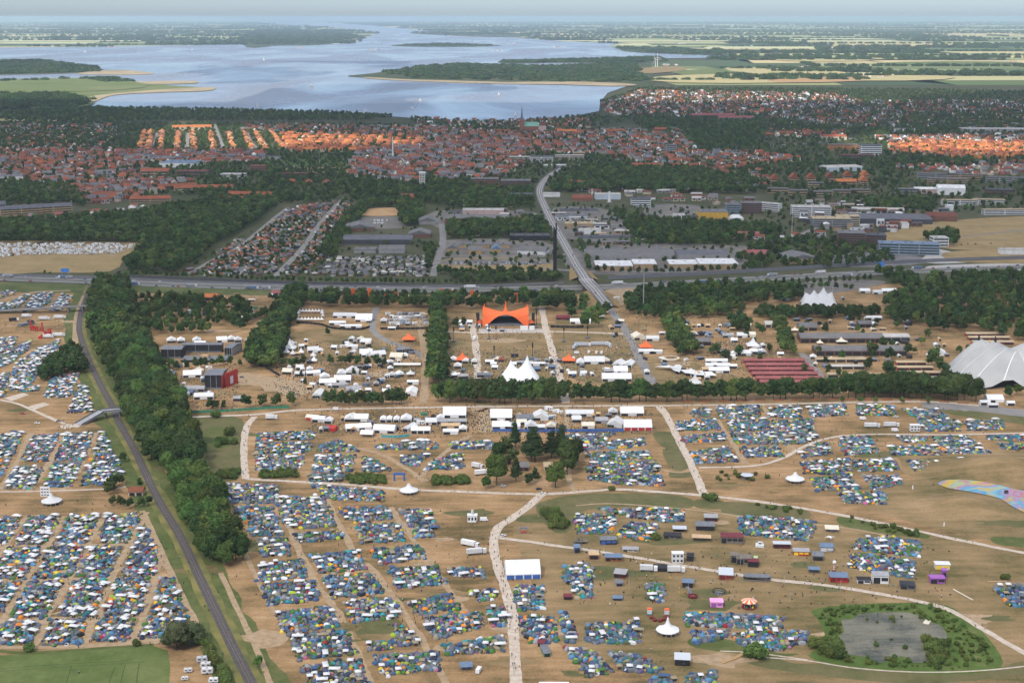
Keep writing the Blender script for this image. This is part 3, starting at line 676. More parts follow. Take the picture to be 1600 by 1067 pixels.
# kinds: height 15 m prototypes
KIND = {}
def kind(key, n, gen, trunk, hi, lo, leaf, mat):
    KIND[key] = [(crown_mesh('crown', 10*s + hash_(key), gen(s), hi, leaf, mat), crown_mesh('crown', 10*s + hash_(key), gen(s)[:9], lo, leaf*2.0, mat, sub=1), trunk(s)) for s in range(n)]
def hash_(k): return sum(ord(c) for c in k) * 31
kind('broad', 5, lambda s: lobes_round(s, 15, 5.0 + .5*(s % 3), 13), lambda s: trunk_mesh('trunk', 15, .38, seed=s), 1000, 150, .72, m_leaf)
kind('light', 3, lambda s: lobes_round(50+s, 15, 5.3, 12), lambda s: trunk_mesh('trunk', 15, .36, seed=s), 1000, 150, .72, m_leaf2)
kind('tall', 3, lambda s: lobes_round(90+s, 15, 3.5, 13, .12), lambda s: trunk_mesh('trunk', 15, .3, .6, seed=s), 800, 120, .66, m_leaf)
kind('pine', 3, lambda s: [(random.Random(s+k).uniform(-.9, .9), random.Random(s*7+k).uniform(-.9, .9), 4.5 + k*1.5, 3.3 - k*.32 + .7*random.Random(s+k*3).random(), 1.6) for k in range(8)], lambda s: trunk_mesh('trunk', 15, .3, .8, 2, s), 800, 120, .6, m_pine)
kind('willow', 2, lambda s: lobes_round(130+s, 15, 7.5, 15, .05), lambda s: trunk_mesh('trunk', 15, .45, .5, 5, s), 900, 120, .7, m_wil)
kind('bush', 3, lambda s: [(random.Random(s*9+k).uniform(-5, 5), random.Random(s*5+k).uniform(-4, 4), 4.0 + 3*random.Random(k+s).random(), 4.6, 5.4) for k in range(6)], lambda s: trunk_mesh('stem', 8, .3, .5, 3, s), 620, 110, 1.5, m_reed)

TREES = []          # (x, y, kind, height, phrase)
TALL = {'the copse in the middle of the camp': 1.28, 'the long tree row in front of the arenas': 1.22, 'the tree belt beside the railway': 1.0, 'the wood behind the main stage': 1.25, 'the avenue left of the main stage': 1.2, 'the tree row behind the market tents': 1.2}
def spread(poly, sp, jit=.42):
    """jittered points inside a world polygon"""
    xs = [p[0] for p in poly]; ys = [p[1] for p in poly]
    gx = np.arange(min(xs), max(xs) + sp, sp); gy = np.arange(min(ys), max(ys) + sp, sp)
    X, Y = np.meshgrid(gx, gy); X = X + (np.arange(len(gy)) % 2)[:, None] * sp/2
    X = (X + nrg.uniform(-jit, jit, X.shape) * sp).ravel(); Y = (Y + nrg.uniform(-jit, jit, Y.shape) * sp).ravel()
    k = inside(poly, X, Y); return X[k], Y[k]
def wood(pl, sp, h0, h1, kinds='broad broad light', phrase='the wood', keep=1.0):
    X, Y = spread([(p.x, p.y) for p in W(pl)], sp); ks = kinds.split()
    for x, y in zip(X, Y):
        if rnd.random() > keep: continue
        TREES.append((x, y, rnd.choice(ks), rnd.uniform(h0, h1), phrase))
def row(pl, step, h0, h1, kinds, phrase, jit=1.5):
    pts = catmull(W(pl), 6); acc = 0.0
    for a, b in zip(pts, pts[1:]):
        L = (b - a).length; d = -acc
        while d + step <= L:
            d += step; p = a.lerp(b, d / L)
            TREES.append((p.x + rnd.uniform(-jit, jit), p.y + rnd.uniform(-jit, jit), rnd.choice(kinds.split()), rnd.uniform(h0, h1), phrase))
        acc = L - d
    return
# near and middle ground
wood([(268, 752), (322, 748), (352, 800), (383, 878), (330, 888), (290, 815)], 7.5, 14, 19, 'light light tall broad', 'the tree belt beside the railway')
wood([(150, 448), (198, 448), (212, 500), (232, 555), (262, 600), (283, 640), (305, 695), (316, 738), (262, 742), (232, 715), (205, 660), (185, 615), (160, 560), (145, 520), (142, 480)], 7.5, 14, 21, 'broad broad tall light broad', 'the tree belt beside the railway')
wood([(62, 588), (92, 560), (108, 548), (138, 558), (140, 583), (105, 588), (75, 595)], 7, 9, 14, 'broad', 'the copse left of the railway')
wood([(134, 478), (142, 450), (155, 448), (150, 466), (138, 486)], 7, 7, 12, 'broad light', 'the scrub near the motorway')
row([(58, 592), (72, 596)], 7, 8, 10, 'broad', 'the copse left of the railway')
row([(170, 786), (188, 792), (212, 793), (236, 790)], 5.5, 6, 8, 'broad', 'the hedge around the railway house')
row([(172, 775), (176, 764), (190, 758)], 5, 9, 12, 'broad light', 'the hedge around the railway house')
row([(208, 760), (226, 765), (234, 780)], 5, 5, 7, 'broad', 'the hedge around the railway house')
TREES += [(P(192, 722).x, P(192, 722).y, 'broad', 8, 'the railway verge'), (P(276, 1014).x, P(276, 1014).y, 'willow', 17, 'the caravan lane'), (P(303, 1004).x, P(303, 1004).y, 'willow', 13, 'the caravan lane'), (P(262, 1008).x, P(262, 1008).y, 'broad', 9, 'the caravan lane')]
row([(398, 1036), (410, 1062), (425, 1090)], 5, 5, 8, 'broad light', 'the railway verge')
row([(318, 1000), (345, 1050), (362, 1090)], 6, 2.5, 4, 'bush', 'the railway verge')
TREES += [(P(a, b).x, P(a, b).y, k, h, 'the copse in the middle of the camp') for a, b, k, h in
          ((776, 758, 'light', 17), (868, 762, 'light', 15.5), (886, 742, 'broad', 16), (898, 722, 'broad', 14), (805, 700, 'pine', 15), (836, 722, 'pine', 20), (830, 716, 'pine', 17), (862, 716, 'pine', 16), (877, 712, 'pine', 17), (792, 712, 'broad', 12),
           (780, 722, 'broad', 12), (800, 728, 'broad', 11), (806, 752, 'pine', 13), (826, 758, 'broad', 7), (836, 752, 'pine', 8), (760, 764, 'light', 8), (892, 732, 'broad', 15), (882, 722, 'broad', 13), (770, 735, 'broad', 10))]
wood([(385, 575), (388, 545), (425, 505), (448, 460), (475, 455), (478, 470), (450, 520), (440, 560), (430, 578)], 7.5, 11, 17, 'broad broad light', 'the tree row beside the ring of white tents')
row([(436, 572), (452, 574), (470, 572), (482, 570)], 6.5, 9, 11, 'broad', 'the row of trees in the left arena')
row([(503, 571), (535, 570), (552, 571), (575, 572), (596, 573), (608, 572)], 9, 9, 12, 'broad', 'the row of trees in the left arena')
row([(500, 634), (560, 634), (636, 631)], 6.0, 10, 13, 'broad broad tall', 'the tree row behind the market tents')
row([(365, 638), (382, 638), (408, 637), (425, 636), (462, 634)], 12, 8, 12, 'broad', 'the tree row behind the market tents')
row([(681, 480), (681, 520), (680, 560), (678, 600)], 8.5, 14, 17, 'broad light', 'the avenue left of the main stage', 2.5)
row([(690, 500), (691, 560), (690, 600)], 9, 12, 15, 'broad', 'the avenue left of the main stage', 2)
row([(668, 628), (760, 630), (830, 630), (880, 629)], 6.2, 13, 17, 'broad broad broad light', 'the long tree row in front of the arenas')
row([(890, 629), (980, 628), (1100, 626), (1220, 624), (1310, 622)], 6.2, 12, 16.5, 'broad broad broad light', 'the long tree row in front of the arenas')
row([(1318, 622), (1400, 622), (1470, 624), (1530, 628)], 5.8, 14, 19, 'broad', 'the long tree row in front of the arenas')
row([(690, 620), (880, 621)], 9, 12, 15, 'broad', 'the long tree row in front of the arenas', 3)
row([(1330, 612), (1500, 615)], 8, 13, 17, 'broad', 'the long tree row in front of the arenas', 3)
for a, b in ((1316, 630), (1345, 631), (1368, 630), (1409, 631), (1449, 631)): TREES.append((P(a, b).x, P(a, b).y, 'light', 6.5, 'the path below the long tree row'))
row([(490, 478), (560, 480), (640, 481), (700, 482), (760, 482)], 9, 9, 13, 'broad broad light', 'the wood behind the main stage', 4)
row([(820, 483), (870, 484), (900, 485)], 8, 11, 15, 'broad', 'the wood behind the main stage', 4)
wood([(480, 466), (700, 468), (900, 466), (920, 478), (900, 483), (700, 481), (480, 479)], 12, 9, 13, 'broad tall light', 'the wood behind the main stage', .8)
row([(480, 462), (600, 464), (700, 465), (800, 465), (900, 462)], 12, 8, 11, 'tall broad', 'the motorway verge', 3)
for a, b, h in ((893, 498, 15), (914, 514, 18), (930, 512, 18), (922, 503, 18), (940, 500, 14), (948, 490, 13), (935, 492, 15), (910, 490, 15), (725, 512, 11), (712, 512, 11)): TREES.append((P(a, b).x, P(a, b).y, 'broad' if a < 900 else 'light', h, 'the grove right of the main stage' if a > 800 else 'the trees left of the main stage'))
wood([(205, 470), (300, 468), (380, 475), (400, 490), (385, 512), (330, 510), (330, 525), (225, 524), (215, 500)], 10.5, 9, 14, 'broad tall broad light', 'the grove behind the long black stage', .85)
row([(420, 466), (440, 480), (400, 500), (372, 512), (390, 516)], 9, 8, 12, 'broad tall', 'the grove behind the long black stage')
row([(240, 578), (262, 575), (280, 578), (298, 576), (318, 575), (336, 572), (360, 572), (376, 574)], 9, 8, 12, 'tall broad light', 'the trees in front of the long black stage')
row([(318, 638), (335, 640), (348, 640)], 6, 8, 10, 'tall broad', 'the trees in front of the black stages')
wood([(975, 470), (1010, 456), (1100, 452), (1180, 452), (1260, 458), (1250, 470), (1150, 480), (1170, 490), (1100, 498), (1040, 500), (985, 497)], 10, 10, 16, 'broad broad light tall', 'the wood right of the arena road')
wood([(1180, 488), (1320, 488), (1372, 489), (1370, 498), (1290, 499), (1180, 498)], 8, 9, 12, 'broad', 'the wood in front of the four peaked tent')
row([(1190, 446), (1280, 443), (1370, 438)], 10, 8, 11, 'tall', 'the motorway verge right of the bridge')
row([(1200, 456), (1290, 452), (1340, 456)], 10, 7, 10, 'broad light', 'the motorway verge right of the bridge')
wood([(1360, 425), (1400, 432), (1460, 440), (1600, 430), (1700, 430), (1700, 540), (1600, 535), (1540, 522), (1480, 520), (1420, 515), (1380, 500), (1385, 470), (1430, 465), (1400, 450)], 11, 10, 17, 'broad broad light', 'the wood at the right edge', .8)
wood([(1035, 500), (1060, 505), (1080, 540), (1095, 555), (1060, 558), (1045, 540)], 8, 11, 15, 'broad light', 'the grove right of the arena road')
row([(1108, 556), (1122, 550)], 7, 9, 11, 'broad', 'the grove right of the arena road')
wood([(1140, 500), (1165, 500), (1170, 518), (1145, 520)], 8, 9, 12, 'broad', 'the trees left of the grey stable halls')
wood([(1205, 498), (1222, 500), (1240, 545), (1244, 558), (1222, 552)], 7, 9, 13, 'broad light', 'the trees left of the grey stable halls')
for a, b, h in ((1290, 520, 9), (1278, 555, 9), (1362, 556, 14), (1356, 578, 12), (1380, 548, 13), (1388, 564, 13), (1390, 588, 13), (1384, 585, 12), (1418, 555, 13), (1440, 540, 9), (1455, 572, 14), (1468, 582, 14), (1478, 588, 13), (1462, 560, 12), (1484, 600, 13), (1425, 600, 12), (1365, 600, 10), (1515, 598, 8), (1530, 600, 8), (1575, 622, 12), (1590, 618, 11), (1588, 600, 8), (1512, 550, 8), (1498, 552, 8), (1340, 520, 8), (1330, 505, 10), (1410, 505, 10), (1320, 600, 12), (1310, 590, 9)):
    TREES.append((P(a, b).x, P(a, b).y, 'broad' if (a + b) % 3 else 'light', h, 'the trees between the stables and the arena tent'))
wood([(1110, 498), (1440, 500), (1480, 560), (1440, 598), (1300, 600), (1110, 560)], 21, 7, 11, 'broad light tall', 'the trees between the stables and the arena tent', .3)
wood([(440, 520), (640, 520), (640, 625), (480, 628)], 30, 6, 9, 'broad tall', 'the left arena', .2)
# bushes on the meadows and round the pond
def bushes(pl, sp, h0, h1, phrase, keep=1.0): wood(pl, sp, h0, h1, 'bush', phrase, keep)
bushes([(345, 738), (372, 738), (372, 748), (335, 750)], 4, 2, 3.5, 'the bushes left of the gravel path')
bushes([(408, 738), (462, 736), (466, 746), (410, 748)], 3.4, 1.6, 2.6, 'the low thicket in the tent rows')
bushes([(545, 745), (600, 744), (602, 758), (545, 756)], 3.6, 2, 3, 'the low thicket left of the arch gate')
bushes([(673, 748), (730, 748), (733, 758), (675, 758)], 3.6, 2, 3, 'the low thicket right of the arch gate')
bushes([(848, 797), (872, 800), (888, 826), (862, 828)], 3.6, 2, 3.4, 'the thicket right of the path fork')
bushes([(1180, 786), (1262, 797), (1258, 804), (1180, 796)], 5, 1.2, 2.2, 'the scrub below the gravel path', .6)
bushes([(1325, 808), (1440, 834), (1436, 840), (1330, 820)], 4.4, 1.2, 2.4, 'the scrub below the gravel path', .7)
bushes([(1115, 738), (1130, 735), (1200, 740), (1205, 752), (1120, 752)], 7, 1.2, 2.2, 'the bushes round the hexagonal canopy', .6)
for a, b, h in ((366, 694, 3.5), (348, 694, 4.5), (340, 698, 3), (338, 652, 4), (357, 680, 5), (47, 1016, 3), (213, 1008, 2.4), (1182, 1028, 5.5), (1172, 1024, 3.5), (1112, 782, 4), (1104, 780, 3), (956, 766, 2.4), (1570, 905, 2.6), (1024, 842, 3)): TREES.append((P(a, b).x, P(a, b).y, 'bush', h, 'the open camp ground'))
bushes([(1275, 955), (1330, 948), (1440, 946), (1480, 950), (1500, 970), (1540, 1005), (1552, 1040), (1480, 1046), (1400, 1042), (1330, 1036), (1275, 1022), (1300, 1000), (1284, 970)], 3.2, .6, 1.7, 'the reeds and bushes round the pond', .55)
bushes([(1275, 1010), (1305, 1008), (1312, 1028), (1280, 1030)], 4, 2.5, 4.5, 'the reeds and bushes round the pond')
bushes([(1440, 1000), (1475, 1005), (1480, 1040), (1450, 1038)], 4, 1.8, 3.2, 'the reeds and bushes round the pond')
POND = [(1312, 968), (1330, 966), (1345, 958), (1400, 956), (1430, 960), (1446, 970), (1470, 978), (1482, 1000), (1470, 1006), (1466, 996), (1446, 1000), (1442, 1012), (1452, 1030), (1425, 1034), (1405, 1024), (1372, 1034), (1352, 1026), (1320, 1020), (1318, 1006), (1304, 998), (1316, 985)]
pw = [(p.x, p.y) for p in catmull(W(POND), 4, True)]
tx = np.array([t[0] for t in TREES]); ty = np.array([t[1] for t in TREES]); ins = inside(pw, tx, ty)
TREES = [t for t, q in zip(TREES, ins) if not (q and t[2] == 'bush' and rnd.random() < .93)]
sheet('pond_bank', W([(1268, 952), (1330, 944), (1440, 942), (1490, 950), (1550, 1000), (1566, 1044), (1480, 1052), (1390, 1048), (1320, 1040), (1264, 1026), (1288, 1000), (1278, 970)]), .15, soil('pond_reeds', [(.36, (.05, .085, .018)), (.5, (.075, .118, .026)), (.62, (.12, .14, .045)), (.72, (.2, .17, .08))], big=.05, mid=.2, fine=.9), smooth=4, jitter=3)
m_pond = soil('algae_pond_water', [(.38, (.030, .038, .035)), (.46, (.085, .085, .062)), (.54, (.15, .142, .10)), (.66, (.19, .178, .13))], big=.05, mid=.14, fine=.8, streak=(.4, 2.2, 1))
m_pond.node_tree.nodes['Principled BSDF'].inputs['Roughness'].default_value = .35
sheet('pond', W(POND), .24, m_pond, smooth=5, jitter=3)

# woods and trees of the town
def tw(pl, sp, h0, h1, kinds='broad broad light', keep=1.0, phrase='the town trees'): wood(pl, sp, h0, h1, kinds, phrase, keep)
tw([(0, 292), (40, 290), (120, 300), (140, 312), (130, 325), (100, 318), (0, 322)], 13, 11, 16)
tw([(-80, 352), (60, 350), (190, 340), (300, 322), (420, 310), (430, 322), (395, 352), (340, 382), (285, 425), (205, 430), (190, 420), (222, 384), (200, 380), (-80, 382)], 11.5, 11, 17)
tw([(300, 300), (420, 300), (460, 312), (430, 325), (330, 325)], 13, 10, 15, keep=.7)
row([(180, 431), (300, 434), (420, 440), (560, 443), (700, 444), (780, 443), (880, 436)], 7, 6, 9, 'broad light', 'the hedge behind the motorway')
row([(-60, 430), (60, 429), (130, 432)], 9, 4, 7, 'broad light', 'the hedge behind the motorway')
tw([(690, 428), (780, 425), (850, 428), (880, 436), (860, 442), (720, 442)], 9, 8, 11, keep=.8)
tw([(500, 400), (510, 380), (545, 335), (570, 318), (640, 312), (640, 322), (575, 328), (560, 350), (535, 385), (520, 408)], 11, 10, 14)
tw([(620, 322), (660, 320), (660, 352), (628, 355)], 9, 12, 16)
tw([(690, 352), (780, 350), (840, 345), (862, 360), (860, 372), (700, 374)], 11, 11, 15)
tw([(560, 290), (640, 292), (700, 284), (740, 300), (830, 298), (835, 325), (720, 328), (650, 316), (560, 306)], 13, 11, 16)
tw([(860, 300), (900, 268), (1000, 262), (1100, 270), (1170, 285), (1180, 305), (1040, 302), (960, 300), (880, 302)], 13, 12, 17)
tw([(955, 330), (1000, 345), (1100, 350), (1210, 358), (1220, 368), (1120, 385), (1040, 385), (990, 375)], 12, 10, 15)
tw([(1210, 375), (1330, 380), (1390, 395), (1400, 412), (1300, 420), (1160, 422), (1150, 400)], 13, 10, 14, keep=.75)
row([(905, 380), (915, 400), (920, 425)], 9, 8, 11, 'broad light', 'the trees along the town road')
row([(915, 377), (1000, 380), (1100, 384)], 9, 7, 9, 'light', 'the trees behind the white warehouse row')
row([(920, 425), (1000, 428), (1100, 426), (1180, 423)], 11, 8, 11, 'broad', 'the trees in front of the white warehouse row')
tw([(1350, 318), (1440, 318), (1460, 322), (1450, 335), (1360, 332)], 11, 13, 17)
tw([(1445, 372), (1480, 365), (1500, 372), (1495, 384), (1450, 382)], 10, 10, 14)
tw([(1380, 255), (1440, 250), (1520, 252), (1530, 262), (1390, 264)], 17, 10, 14)
tw([(820, 210), (1000, 206), (1100, 214), (1180, 222), (1100, 226), (960, 216)], 26, 10, 15, keep=.6)
tw([(1000, 182), (1200, 188), (1300, 200), (1400, 205), (1420, 195), (1540, 200), (1400, 215), (1250, 210), (1080, 215), (1000, 200)], 22, 10, 15)
tw([(1080, 218), (1180, 214), (1190, 225), (1090, 228)], 18, 10, 14)
tw([(1420, 180), (1600, 175), (1660, 200), (1500, 205), (1400, 200)], 24, 10, 15, keep=.8)
tw([(0, 178), (140, 170), (260, 166), (400, 170), (560, 175), (640, 182), (560, 190), (400, 190), (250, 190), (130, 195), (0, 190)], 20, 11, 16)
tw([(640, 184), (760, 190), (930, 182), (1000, 188), (930, 200), (760, 202), (640, 196)], 24, 9, 14, keep=.8)
tw([(0, 205), (90, 208), (180, 212), (170, 226), (60, 230), (0, 232)], 18, 9, 14, keep=.8)
tw([(-60, 192), (640, 196), (640, 245), (400, 300), (-60, 330)], 15, 7, 12, keep=.75)
tw([(420, 268), (600, 272), (640, 300), (560, 320), (430, 318), (400, 300)], 14, 8, 13, keep=.75)
tw([(1080, 250), (1400, 252), (1440, 268), (1400, 292), (1200, 300), (1120, 280)], 19, 8, 13, keep=.8)
tw([(640, 200), (1080, 205), (1200, 230), (1200, 300), (640, 300)], 15, 7, 12, keep=.75)
tw([(935, 160), (1000, 138), (1400, 140), (1660, 145), (1660, 260), (1200, 262), (1000, 200)], 21, 7, 12, keep=.8)
tw([(280, 430), (400, 360), (530, 318), (560, 330), (500, 400), (480, 432)], 11, 4, 8)
tw([(500, 405), (690, 402), (680, 434), (480, 432)], 11, 3.5, 6)
tw([(680, 330), (840, 320), (1250, 330), (1330, 370), (1160, 425), (690, 425)], 27, 5, 10)
tw([(1180, 290), (1640, 280), (1640, 335), (1420, 340), (1240, 340)], 21, 6, 12)
tw([(580, 355), (660, 358), (660, 400), (520, 402), (530, 380)], 26, 5, 9, 'broad light', .6)
tw([(660, 385), (690, 385), (690, 430), (672, 430)], 12, 8, 12)
# far shores
def fw(pl, sp, h0, h1, keep=1.0): wood(pl, sp, h0, h1, 'far', 'the far woods', keep)
fw([(600, 114), (660, 106), (720, 102), (850, 105), (990, 100), (1005, 128), (900, 130), (760, 126), (640, 124)], 55, 11, 17, .75)
fw([(780, 98), (880, 95), (1030, 91), (1038, 96), (960, 98.5), (800, 99)], 60, 12, 18)
fw([(-100, 101), (0, 98.5), (60, 97), (150, 108), (155, 113), (0, 117), (-100, 118)], 45, 14, 20)
fw([(385, 70), (400, 47), (530, 52), (565, 58), (500, 70)], 220, 18, 30, .9)
fw([(620, 72), (700, 69), (775, 72), (700, 73)], 90, 12, 18, .6)
fw([(130, 124), (180, 123.5), (210, 129), (170, 130)], 40, 10, 14); fw([(0, 127), (120, 124.5), (140, 125), (0, 129)], 50, 10, 14, .6)
fw([(970, 78), (1060, 76), (1120, 81), (1040, 84)], 70, 10, 15, .5); fw([(640, 52), (760, 51.5), (820, 55), (700, 56)], 300, 20, 30, .7)
fw([(0, 150), (100, 148), (140, 158), (120, 168), (0, 172)], 34, 10, 15, .8)
for a, b in HEDGES:
    L = math.hypot(b[0]-a[0], b[1]-a[1]); st = 22 + a[1] * .0022; k = int(L / st)
    for i in range(k):
        t = (i + rnd.random()) / max(k, 1); TREES.append((a[0] + (b[0]-a[0])*t, a[1] + (b[1]-a[1])*t, 'far', rnd.uniform(9, 14) * (1 + a[1]/45000), 'hedges'))
for (x, y, dx, dy) in WOODS:
    st = 45 + y * .006; nx, ny = max(1, int(dx/st)), max(1, int(dy/st))
    for i in range(nx):
        for j in range(ny):
            if rnd.random() < .8: TREES.append((x + (i + rnd.random())*st, y + (j + rnd.random())*st, 'far', rnd.uniform(12, 18) * (1 + y/40000), 'woods'))
KIND['far'] = [(None, crown_mesh('crown', 900 + s, [(random.Random(s*3+k).uniform(-18, 18), random.Random(s*5+k).uniform(-14, 14), 6, 12, 9) for k in range(5)], 160, 3.2, m_leaf, sub=1), None) for s in range(3)]
# which trees keep clear of water? (far ones over the fjord are dropped)
tx = np.array([t[0] for t in TREES]); ty = np.array([t[1] for t in TREES]); wet = inside(FJW, tx, ty)
TREES = [t for t, q in zip(TREES, wet) if not (q and t[4] in ('hedges', 'woods', 'the town trees'))]
# trees off roads, paths and rails in the near and middle ground
CLEAR = []
def clear(pl, w): CLEAR.append(([ (p.x, p.y) for p in catmull(W(pl), 4)], w))
clear(RAIL, 7); clear(MWAY, 19); clear(TRK, 8); clear(ROAD, 11)
for pl in ([(430, 432), (447, 415), (475, 385), (500, 350), (525, 322), (540, 308)], [(296, 428), (330, 408), (370, 388), (400, 365), (430, 340), (450, 325)], [(676, 432), (684, 405), (692, 380), (690, 350)], [(944, 470), (966, 500), (985, 530), (1002, 565), (1019, 600)], [(335, 195), (342, 215), (350, 235)], [(232, 238), (240, 222), (246, 208)], [(292, 236), (293, 218), (294, 208)], [(405, 236), (392, 222), (386, 208)], [(500, 278), (470, 265), (430, 252), (378, 245)]): clear(pl, 7)
def near_path(X, Y):
    r = np.zeros(len(X), bool)
    for pts, w in CLEAR:
        for (ax, ay), (bx, by) in zip(pts, pts[1:]):
            dx, dy = bx-ax, by-ay; t = np.clip(((X-ax)*dx + (Y-ay)*dy) / (dx*dx + dy*dy + 1e-9), 0, 1)
            r |= (X-ax-t*dx)**2 + (Y-ay-t*dy)**2 < w*w
    return r
TREES = [(a, b, k, h * TALL.get(ph, 1.0), ph) for a, b, k, h, ph in TREES]

# ================================================================ BUILDINGS OF THE TOWN
FOOT = []           # (x, y, radius) of large buildings, kept clear of trees and small houses
m_glass = pm('dark_windows', (.035, .045, .055), .25, spec=.5)
def tone(name, c, var=.18, scale=.25): return pm(name, c, .85, var=var, scale=scale)
WALLC = dict(brick=(.24, .10, .065), yellow=(.46, .31, .15), cream=(.52, .44, .32), white=(.72, .71, .69), grey=(.30, .29, .28), dark=(.07, .07, .08), blue=(.25, .31, .36), tan=(.40, .28, .16),
             brown=(.17, .085, .06), orange=(.62, .26, .07), amber=(.62, .36, .06), pink=(.50, .36, .33), paleblue=(.48, .54, .60), black=(.025, .025, .03), green=(.12, .22, .17), redp=(.42, .06, .045))
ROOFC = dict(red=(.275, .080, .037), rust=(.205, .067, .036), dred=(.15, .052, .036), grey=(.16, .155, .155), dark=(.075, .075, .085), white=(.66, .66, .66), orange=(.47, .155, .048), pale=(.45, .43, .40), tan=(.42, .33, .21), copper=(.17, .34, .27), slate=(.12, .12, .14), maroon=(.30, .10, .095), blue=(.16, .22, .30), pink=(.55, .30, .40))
def wm(k): return tone('wall_' + k, WALLC[k])
def rm(k): return tone('roof_' + k, ROOFC[k], .22, .12)
def building(name, label, px, py, wpx, depth, h, wall, roof, rot=0, kind='flat', storeys=0, rh=None, cat='building', bands='dark', ends=True, extra=None, group=None):
    """px,py: middle of the front foot; wpx: front width in photo pixels; h: eaves height in metres"""
    w = wpx * MPP(py); g = P(px, py); c = g + Vector((-math.sin(R(rot)) * depth/2, math.cos(R(rot)) * depth/2, 0))
    parts = [('wall', MB().box(-w/2, w/2, -depth/2, depth/2, 0, h).mesh('wall', wm(wall)))]
    if kind == 'flat':
        r = MB().box(-w/2-.25, w/2+.25, -depth/2-.25, depth/2+.25, h, h+.6, bottom=True)
        for k in range(int(w // 14)):
            x = -w/2 + 7 + 14*k + rnd.uniform(-3, 3); r.box(x-1.5, x+1.5, -1.4 + rnd.uniform(-.2, .2)*depth, 1.4, h+.6, h+1.9)
        parts.append(('roof', r.mesh('roof', rm(roof))))
    elif kind == 'gable':
        rh = rh or min(5.5, min(w, depth) * .38)
        parts.append(('roof', MB().gable(w + .8, depth + .8, h, h + rh, 'x' if w >= depth else 'y').mesh('roof', rm(roof))))
    elif kind == 'hip':
        parts.append(('roof', MB().hip(w + .8, depth + .8, h, h + (rh or min(6, min(w, depth)*.35)), min(.3, .45*min(w, depth)/max(w, depth))).mesh('roof', rm(roof))))
    elif kind == 'shed':
        n = max(2, int(depth // 12)); b = MB(); dd = depth / n
        for k in range(n):
            y0 = -depth/2 + k*dd; b.add([(-w/2, y0, h), (w/2, y0, h), (w/2, y0+dd, h), (-w/2, y0+dd, h), (-w/2, y0+dd/2, h+2.2), (w/2, y0+dd/2, h+2.2)], [(0, 1, 5, 4), (2, 3, 4, 5), (1, 2, 5), (3, 0, 4)])
        parts.append(('roof', b.mesh('roof', rm(roof))))
    if storeys:
        sh = h / storeys
        for k in range(storeys):
            z0 = sh*k + sh*.35; z1 = sh*k + sh*.85
            nb = max(1, int(w / 26))
            for q in range(nb):
                x0 = -w/2 + w/nb*q + .8; x1 = -w/2 + w/nb*(q+1) - .8
                parts.append(('window_row', MB().box(x0, x1, -depth/2-.12, -depth/2+.05, z0, z1, bottom=True).mesh('window_row', m_glass if bands == 'dark' else wm(bands))))
            if ends and depth > 8:
                s = 1 if c.x < 0 else -1
                parts.append(('window_row', MB().box(s*w/2 - .06, s*w/2 + .12, -depth/2 + 1, depth/2 - 1, z0, z1, bottom=True).mesh('window_row', m_glass if bands == 'dark' else wm(bands))))
    for e in (extra(w, depth, h) if extra else []): parts.append(e)
    FOOT.append((c.x, c.y, w/2 + 2, depth/2 + 2, R(rot)))
    return thing(name, label, cat, c, parts, R(rot), group=group)
